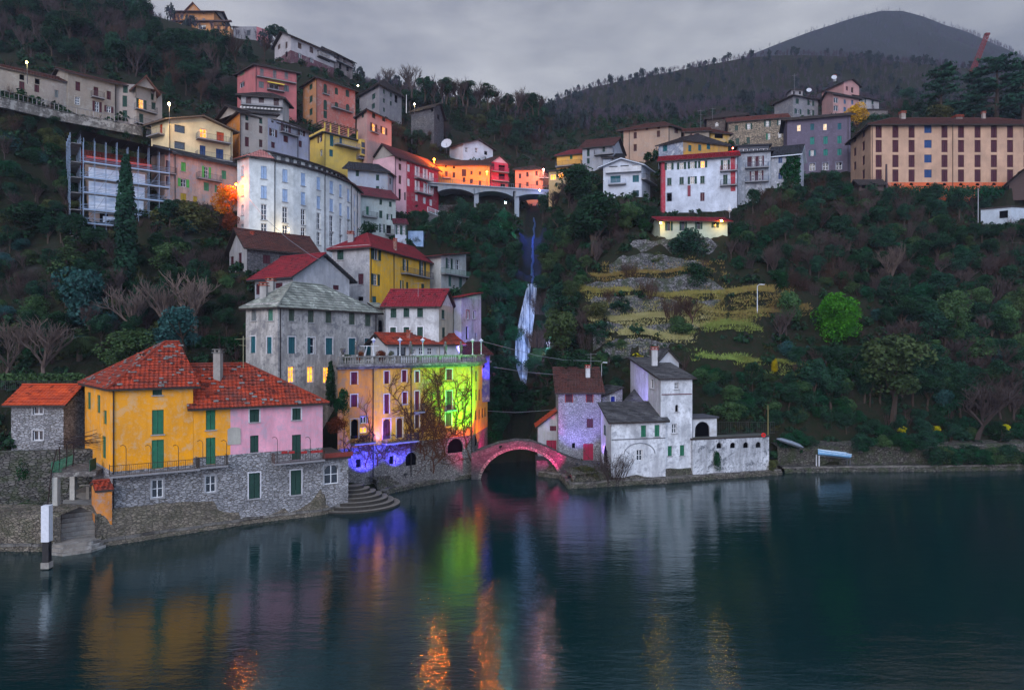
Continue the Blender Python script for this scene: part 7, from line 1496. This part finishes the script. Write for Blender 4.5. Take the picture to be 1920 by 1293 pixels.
def thin_lamp(house_, si, pxs, y0, y1, off):
    w = HOUSES[house_][1][si]
    for px in pxs:
        a, z, _ = w.hit(px, y1); p = w.P(a, z - .2, off); h = (y1 - y0) * p.y / FOC; m = MB(); m.tube([p, p + V((0, 0, h - .35)), p + V((-.08, 0, h - .12)), p + V((-.3, 0, h)), p + V((-.55, 0, h - .1))], .03, 4)
        tag(m.build('balcony_pole', metal('3a3430'), loc=p), 'thin crook-topped iron pole on the ' + ('yellow house balcony' if house_ == 'yellow_house' else 'pink house balcony' if si == 1 else 'short yellow balcony next to the pink wall'), 'pole', 'crook-topped poles on the ' + ('yellow house balcony' if house_ == 'yellow_house' else 'pink house balcony' if si == 1 else 'short yellow balcony'))
thin_lamp('yellow_house', 1, (235, 281, 332), 826, 882, 1.25); thin_lamp('pink_house', 0, (377, 421), 818, 870, 1.1); thin_lamp('pink_house', 1, (515, 576), 812, 860, 1.3)
# crane
def crane():
    b = at(1824, 230, 192); t = thing('tower_crane', 'red lattice crane jib rising behind the cedars', 'crane', b); A, B = at(1822, 138, 192), at(1851, 64, 192); u = (B - A).normalized(); s = u.cross(V((0, 1, 0))).normalized(); f = V((0, 1, 0)); L = (B - A).length; m = MB(); c = [(-.5, -.5), (.5, -.5), (.5, .5), (-.5, .5)]; N = 11
    for x, y in c: m.tube([A + s * x + f * y, B + s * x * .7 + f * y * .7], .12, 4)
    for k in range(N):
        for i in range(4):
            (x, y), (x2, y2) = c[i], c[(i + 1) % 4]; m.tube([A + u * L * k / N + s * x + f * y, A + u * L * (k + 1) / N + s * x2 + f * y2], .06, 3)
    m.build('jib', flat('6a2c30'), t); m = MB(); m.tube([b, A], .3, 4); m.tube([A, A + V((-1.6, 0, 1.5))], .12, 4); m.tube([A + V((-1.6, 0, 1.5)), A + u * L * .6], .05, 3); m.build('mast', flat('3a3438'), t); MB().cbox(B - V((0, 0, .3)), 1.2, .8, .5).build('jib_head', flat('5a2a2c'), t)
crane()
# lit flower pot, red wreath
m = MB(); p = at(1431, 816, 99.5)
for k in range(10): a = k * .628; m.cbox(p + V((.22 * math.cos(a), -.1, .22 * math.sin(a))), .17, .15, .17, 0, a)
tag(m.build('red_wreath', flat('c01818'), loc=p), 'red wreath on the garden edge above the niche wall', 'wreath')
m = MB(); w = HOUSES['pink_round_house'][1][1]; a0, z, _ = w.hit(499, 152); a1 = w.hit(531, 154)[0]; m.face([w.P(a0, z, .05), w.P(a1, z, .05), w.P(a1, z - .5, 1.5), w.P(a0, z - .5, 1.5)]); m.face([w.P(a0, z - .5, 1.5), w.P(a1, z - .5, 1.5), w.P(a1, z - .75, 1.5), w.P(a0, z - .75, 1.5)]); m.build('awning', flat('c8b040'), HOUSES['pink_round_house'][0])
m = MB(); w = HOUSES['white_awning_house'][1][0]; z = w.hit(490, 201)[1]
for k in range(24): a = w.L * k / 24; m.face([w.P(a, z, .1), w.P(a + w.L / 24, z, .1), w.P(a + w.L / 24, z - .7, 1.6), w.P(a, z - .7, 1.6)], k % 2); m.face([w.P(a, z - .7, 1.6), w.P(a + w.L / 24, z - .7, 1.6), w.P(a + w.L / 24, z - 1.0, 1.6), w.P(a, z - 1.0, 1.6)], k % 2)
m.build('awning', [flat('b0aea8'), flat('5c5a5c')], HOUSES['white_awning_house'][0])

# ---------------------------------------------------------------- waterfall
def waterfall():
    K = [(532, 990, 1007), (560, 983, 1005), (600, 974, 1001), (640, 967, 996), (665, 966, 993), (690, 969, 990), (712, 976, 988), (738, 983, 986.5)]
    t = NT('falling water'); n = t.noise(t.coord((3.2, 1, .14)), 1.0, 7, .75); n2 = t.noise(t.coord((7, 1, .5)), 1.0, 4, .7); t.bump(t.math('ADD', n, n2), 1.0, .35)
    mt = t.done(t.mix(t.ramp(n, (.42, 0.0), (.6, 1.0)), '2c4468', 'ccd8ea'), .5, .4); rr = random.Random(1); m = MB()
    def strand(f0, f1, push, jag):
        prev = None
        for y in range(532, 739, 6):
            a = np.interp(y, [k[0] for k in K], [k[1] for k in K]); b = np.interp(y, [k[0] for k in K], [k[2] for k in K]); g = [ground(a + (b - a) * f, y) for f in (f0, f1)]
            d = min([q.y for q in g if q and q.y > 128] or [132]) - push; d = min(d, 133 - (y - 532) * .008 - push)
            L, R_ = (at(a + (b - a) * f + rr.uniform(-jag, jag), y, d + .5 * (2 * f - 1) ** 2) for f in (f0, f1))
            if prev: m.face([prev[1], prev[0], L, R_])
            prev = (L, R_)
    N = 9
    for k in range(N): strand(k / N, (k + 1.0) / N, .3 + .04 * (k % 3), .16)
    for k in range(16): f = rr.uniform(-.06, .96); strand(f, f + rr.uniform(.04, .1), .4 + rr.uniform(0, .4), .3)
    tag(m.build('waterfall', mt, loc=at(985, 740, 120)), 'white waterfall plunging down the dark gorge under the road bridge', 'waterfall')
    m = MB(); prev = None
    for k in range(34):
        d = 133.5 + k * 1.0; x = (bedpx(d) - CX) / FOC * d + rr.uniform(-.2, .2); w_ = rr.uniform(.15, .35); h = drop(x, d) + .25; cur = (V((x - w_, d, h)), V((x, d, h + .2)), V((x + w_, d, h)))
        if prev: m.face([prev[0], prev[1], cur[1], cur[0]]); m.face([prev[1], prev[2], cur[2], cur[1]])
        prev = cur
    mt2 = flat('34486e', .4, .6); tag(m.build('cascade', mt2, loc=at(1000, 530, 140)), 'thin upper cascade in the blue lit cleft below the road bridge', 'waterfall')  # blue light of the cleft partly put into the water's own colour
waterfall()

# ---------------------------------------------------------------- lamps the place has
def light(kind, col, power, loc, target=None, size=50, blend_=.6, rad=.12):
    l = bpy.data.lights.new('lamp_light', kind); l.energy = power; l.color = lin(col) if isinstance(col, str) else col; l.shadow_soft_size = rad; o = bpy.data.objects.new('lamp_light', l); COL.objects.link(o); o.location = loc
    if kind == 'SPOT': l.spot_size = math.radians(size); l.spot_blend = blend_; o.rotation_euler = (V(target) - V(loc)).to_track_quat('-Z', 'Y').to_euler()
    return o
def flood(label, col, power, loc, target, size=60, em=6):
    loc, target = V(loc), V(target); t = thing('floodlight', label, 'floodlight', loc - V((0, 0, .3))); d = (target - loc).normalized(); s = d.cross(V((0, 0, 1))).normalized(); up = s.cross(d)
    MB().box(loc - s * .2 - up * .15 - d * .25, s * .4, up * .3, d * .22).build('housing', metal('202226'), t); MB().face([loc - s * .17 - up * .12 - d * .02, loc + s * .17 - up * .12 - d * .02, loc + s * .17 + up * .12 - d * .02, loc - s * .17 + up * .12 - d * .02]).build('lens', bulb(col, em), t); MB().box(loc - s * .03 - d * .15 - V((0, 0, .45)), s * .06, d * .06, V((0, 0, .4))).build('stand', metal('202226'), t)
    light('SPOT', col, power, loc + d * .05, target, size)
VH = HOUSES['vine_house'][1]
def onw(w, px, py, off): a, z, _ = w.hit(px, py); return w.P(a, z, off)
flood('floodlight throwing deep blue light on the left foot of the ochre house', (.06, .05, 1), 5200, onw(VH[0], 676, 893, 2.6), onw(VH[0], 684, 838, 0), 95)
flood('floodlight throwing deep blue light under the arched balcony of the ochre house', (.07, .06, 1), 4600, onw(VH[1], 742, 882, 2.4), onw(VH[1], 742, 832, 0), 90)
flood('floodlight throwing violet light up the downpipe of the ochre house', (.4, .15, 1), 1500, onw(VH[1], 712, 838, 1.8), onw(VH[1], 712, 790, 0), 80)
flood('floodlight throwing lime green light on the upper wall of the ochre house', (.04, 1, .03), 13000, onw(VH[1], 884, 826, 6.5), onw(VH[1], 862, 738, 0), 66)
flood('floodlight throwing orange light on the corner of the ochre house', (1, .22, .02), 2000, onw(VH[1], 892, 852, 1.6), onw(VH[1], 872, 812, 0), 75)
flood('floodlight throwing red orange light on the gorge side of the ochre house', (1, .16, .02), 1500, at(914, 842, 100), onw(VH[2], 898, 790, 0), 75)
A, B, u, n = BR
flood('floodlight throwing magenta light on the right bridge haunch', (1, 0, .24), 3600, at(1066, 893, 93.8), at(1022, 846, 97), 80)
flood('floodlight throwing magenta light across the whole bridge arch', (1, 0, .2), 22000, at(1070, 886, 93.0), at(958, 840, 97), 48)
flood('floodlight throwing pink light on the bridge crown and lean-to', (1, .03, .18), 500, at(1040, 862, 99), at(1018, 830, 101), 110)
flood('floodlight throwing violet light up the stone tower house', (.34, .26, 1), 2600, at(1082, 868, 96), at(1085, 780, 101), 80)
flood('floodlight throwing violet light into the nook beside the white lakeside house', (.42, .22, 1), 900, at(1122, 868, 96.5), at(1140, 790, 99), 70)
flood('floodlight throwing violet light on the tower side wall', (.36, .3, 1), 1200, at(1160, 775, 100), at(1220, 715, 104), 70)
flood('floodlight throwing violet light on the purple gorge house', (.25, .2, 1), 1800, at(868, 664, 99), at(882, 600, 108), 70)
flood('floodlight throwing blue light on the gorge shed', (.1, .1, 1), 600, at(925, 700, 103), at(905, 690, 106), 90)
flood('floodlight throwing blue light on the waterfall', (.42, .56, 1), 9000, at(1024, 640, 117), at(984, 622, 132), 90)
def lamp(label, col, px, py, d, power, em, r=.22, pole_=3.0, arm=.0, wall=False):
    p = at(px, py, d); t = thing('wall_lamp' if wall else 'street_lamp', label, 'lamp', p - V((0, 0, pole_))); m = MB(); m.lathe(p, [(.02, -r), (r * .8, -r * .6), (r, 0), (r * .8, r * .6), (.02, r)], 8); m.build('bulb', bulb(col, em), t)
    m = MB()
    if wall: m.tube([p + V((0, .7, .1)), p + V((0, 0, r + .1))], .05, 4)
    else: m.tube([p + V((arm, .15, -pole_)), p + V((arm, .15, .2)), p + V((0, 0, r + .25))], .06, 5)
    m.build('bracket', metal('3a3a40'), t); MB().lathe(p, [(r * 1.5, r * .9), (r * 1.2, r * 1.3), (.03, r * 1.8)], 8).build('lamp_shade', metal('303036'), t); light('POINT', col, power, p - V((0, .35, r + .12)), rad=.2)
OR = (1, .17, .008)
lamp('blazing orange sodium lamp above the left end of the ochre roadside house', OR, 814, 299, 169.5, 4200, 60, .24, 4)
lamp('orange sodium lamp at the corner between ochre and crimson roadside houses', OR, 913, 322, 168.3, 2800, 50, .22, 4)
lamp('pinkish street lamp in front of the salmon roadside house', (1, .35, .25), 1019, 318, 170.3, 1500, 40, .2, 4)
lamp('orange lamp bracketed on the corner of the white curved palazzo', OR, 443, 346, 115.6, 1100, 60, .2, 1, wall=True)
lamp('bright warm street lamp at the right end of the upper left road', (1, .66, .3), 317, 195, 119.5, 700, 80, .22, 3.5)
lamp('greenish yellow street lamp above the far left roadside house', (1, .85, .25), 50, 117, 112, 180, 40, .15, 3.5)
lamp('amber porch lamp on the left corner of the pale green cottage', (1, .5, .06), 1239, 418, 126.3, 90, 90, .2, 1, wall=True)
lamp('amber porch lamp on the right end of the pale green cottage', (1, .5, .06), 1353, 414, 127.2, 90, 90, .2, 1, wall=True)
lamp('warm garden lamp in front of the white curved palazzo', (1, .72, .3), 541, 430, 116.2, 260, 30, .15, 2.6)
lamp('small yellow street lamp beside the dark stone farmhouse', (1, .85, .4), 777, 195, 184, 300, 40, .16, 3)
lamp('tiny white lamp at the corner of the salmon red house', (1, .9, .5), 671, 161, 165, 120, 40, .16, 1, wall=True)
lamp('cyan white lamp hanging under the road bridge', (.35, .9, 1), 948, 380, 156, 300, 40, .2, 1, wall=True)
lamp('small violet white lamp on the right end of the road bridge', (.5, .5, 1), 1012, 357, 161.5, 250, 40, .18, 1, wall=True)
lamp('small red lamp between the ochre and rubble houses', (1, .1, .05), 1374, 278, 141, 60, 30, .15, 1, wall=True)
light('SPOT', (.06, 1, .55), 22000, at(946, 386, 155.5), at(930, 480, 150.5), 56); light('SPOT', (.07, .14, 1), 70000, at(1004, 364, 164), at(998, 470, 152), 40)
# ---------------------------------------------------------------- air
t = bpy.data.materials.new('lake haze'); t.use_nodes = True; nn_ = t.node_tree; nn_.nodes.clear(); pv = nn_.nodes.new('ShaderNodeVolumePrincipled'); om = nn_.nodes.new('ShaderNodeOutputMaterial'); nn_.links.new(pv.outputs[0], om.inputs['Volume'])
pv.inputs['Color'].default_value = (.62, .7, 1, 1); pv.inputs['Density'].default_value = 1.5e-4; pv.inputs['Anisotropy'].default_value = .1
m = MB(); m.box(V((-1500, -40, -4)), V((3000, 0, 0)), V((0, 1540, 0)), V((0, 0, 584))); tag(m.build('haze', t), kind='stuff')
# ---------------------------------------------------------------- camera, sky, sun
cam = bpy.data.objects.new('camera', bpy.data.cameras.new('camera')); COL.objects.link(cam); scene.camera = cam
cam.location = (0, 0, EYE); cam.rotation_euler = (math.pi / 2, 0, 0); cam.data.lens = 24; cam.data.sensor_width = 36; cam.data.clip_end = 5000; cam.data.clip_start = .5
w = bpy.data.worlds.new('World'); scene.world = w; w.use_nodes = True; nt = w.node_tree; nt.nodes.clear()
def nd(t, **k):
    n = nt.nodes.new('ShaderNode' + t)
    for a, b in k.items(): setattr(n, a, b)
    return n
lk = nt.links.new
SUN_EL, SUN_AZ = math.radians(24), math.radians(200)
sky = nd('TexSky', sky_type='NISHITA', sun_disc=False, sun_elevation=math.radians(4), sun_rotation=SUN_AZ, air_density=1.4, dust_density=3.0)
bs = nd('Background'); lk(sky.outputs[0], bs.inputs[0]); bs.inputs[1].default_value = .05
tc = nd('TexCoord'); mp = nd('Mapping'); mp.inputs['Scale'].default_value = (1, 1, 2.6); lk(tc.outputs['Generated'], mp.inputs[0])
nz = nd('TexNoise'); nz.inputs['Scale'].default_value = 2.4; nz.inputs['Detail'].default_value = 7; nz.inputs['Roughness'].default_value = .55; lk(mp.outputs[0], nz.inputs[0])
cr = nd('ValToRGB'); lk(nz.outputs[0], cr.inputs[0]); cr.color_ramp.elements[0].position = .4; cr.color_ramp.elements[0].color = rgba('5e5a6a'); cr.color_ramp.elements[1].position = .62; cr.color_ramp.elements[1].color = rgba('b0adb2')
sx = nd('SeparateXYZ'); lk(tc.outputs['Generated'], sx.inputs[0])
mr = nd('MapRange'); lk(sx.outputs[1], mr.inputs[0]); mr.inputs[1].default_value = -.9; mr.inputs[2].default_value = .45; mr.inputs[3].default_value = 2.9; mr.inputs[4].default_value = .53
m2 = nd('MapRange'); lk(sx.outputs[1], m2.inputs[0]); m2.inputs[1].default_value = -.5; m2.inputs[2].default_value = .3; m2.inputs[3].default_value = 1; m2.inputs[4].default_value = 0
mc = nd('Mix', data_type='RGBA'); lk(m2.outputs[0], mc.inputs[0]); lk(cr.outputs[0], mc.inputs[6]); mc.inputs[7].default_value = rgba('93a1bc')
bc = nd('Background'); lk(mc.outputs[2], bc.inputs[0]); lk(mr.outputs[0], bc.inputs[1])
ad = nd('AddShader'); lk(bs.outputs[0], ad.inputs[0]); lk(bc.outputs[0], ad.inputs[1]); ow = nd('OutputWorld'); lk(ad.outputs[0], ow.inputs[0])
sl = bpy.data.lights.new('sun', 'SUN'); sl.energy = .7; sl.angle = math.radians(30); sl.color = (1, .95, .9)
so = bpy.data.objects.new('sun', sl); COL.objects.link(so)
dv = V((math.sin(SUN_AZ) * math.cos(SUN_EL), math.cos(SUN_AZ) * math.cos(SUN_EL), math.sin(SUN_EL))); so.rotation_euler = dv.to_track_quat('Z', 'Y').to_euler(); so.location = (0, -20, 60)
scene.view_settings.view_transform = 'Standard'; scene.view_settings.look = 'None'; scene.view_settings.exposure = .85; scene.view_settings.gamma = 1
scene.render.engine = 'CYCLES'; cy = scene.cycles
cy.use_denoising = True; cy.max_bounces = 5; cy.diffuse_bounces = 2; cy.glossy_bounces = 3; cy.transmission_bounces = 2; cy.volume_bounces = 0; cy.transparent_max_bounces = 4; cy.sample_clamp_indirect = 6
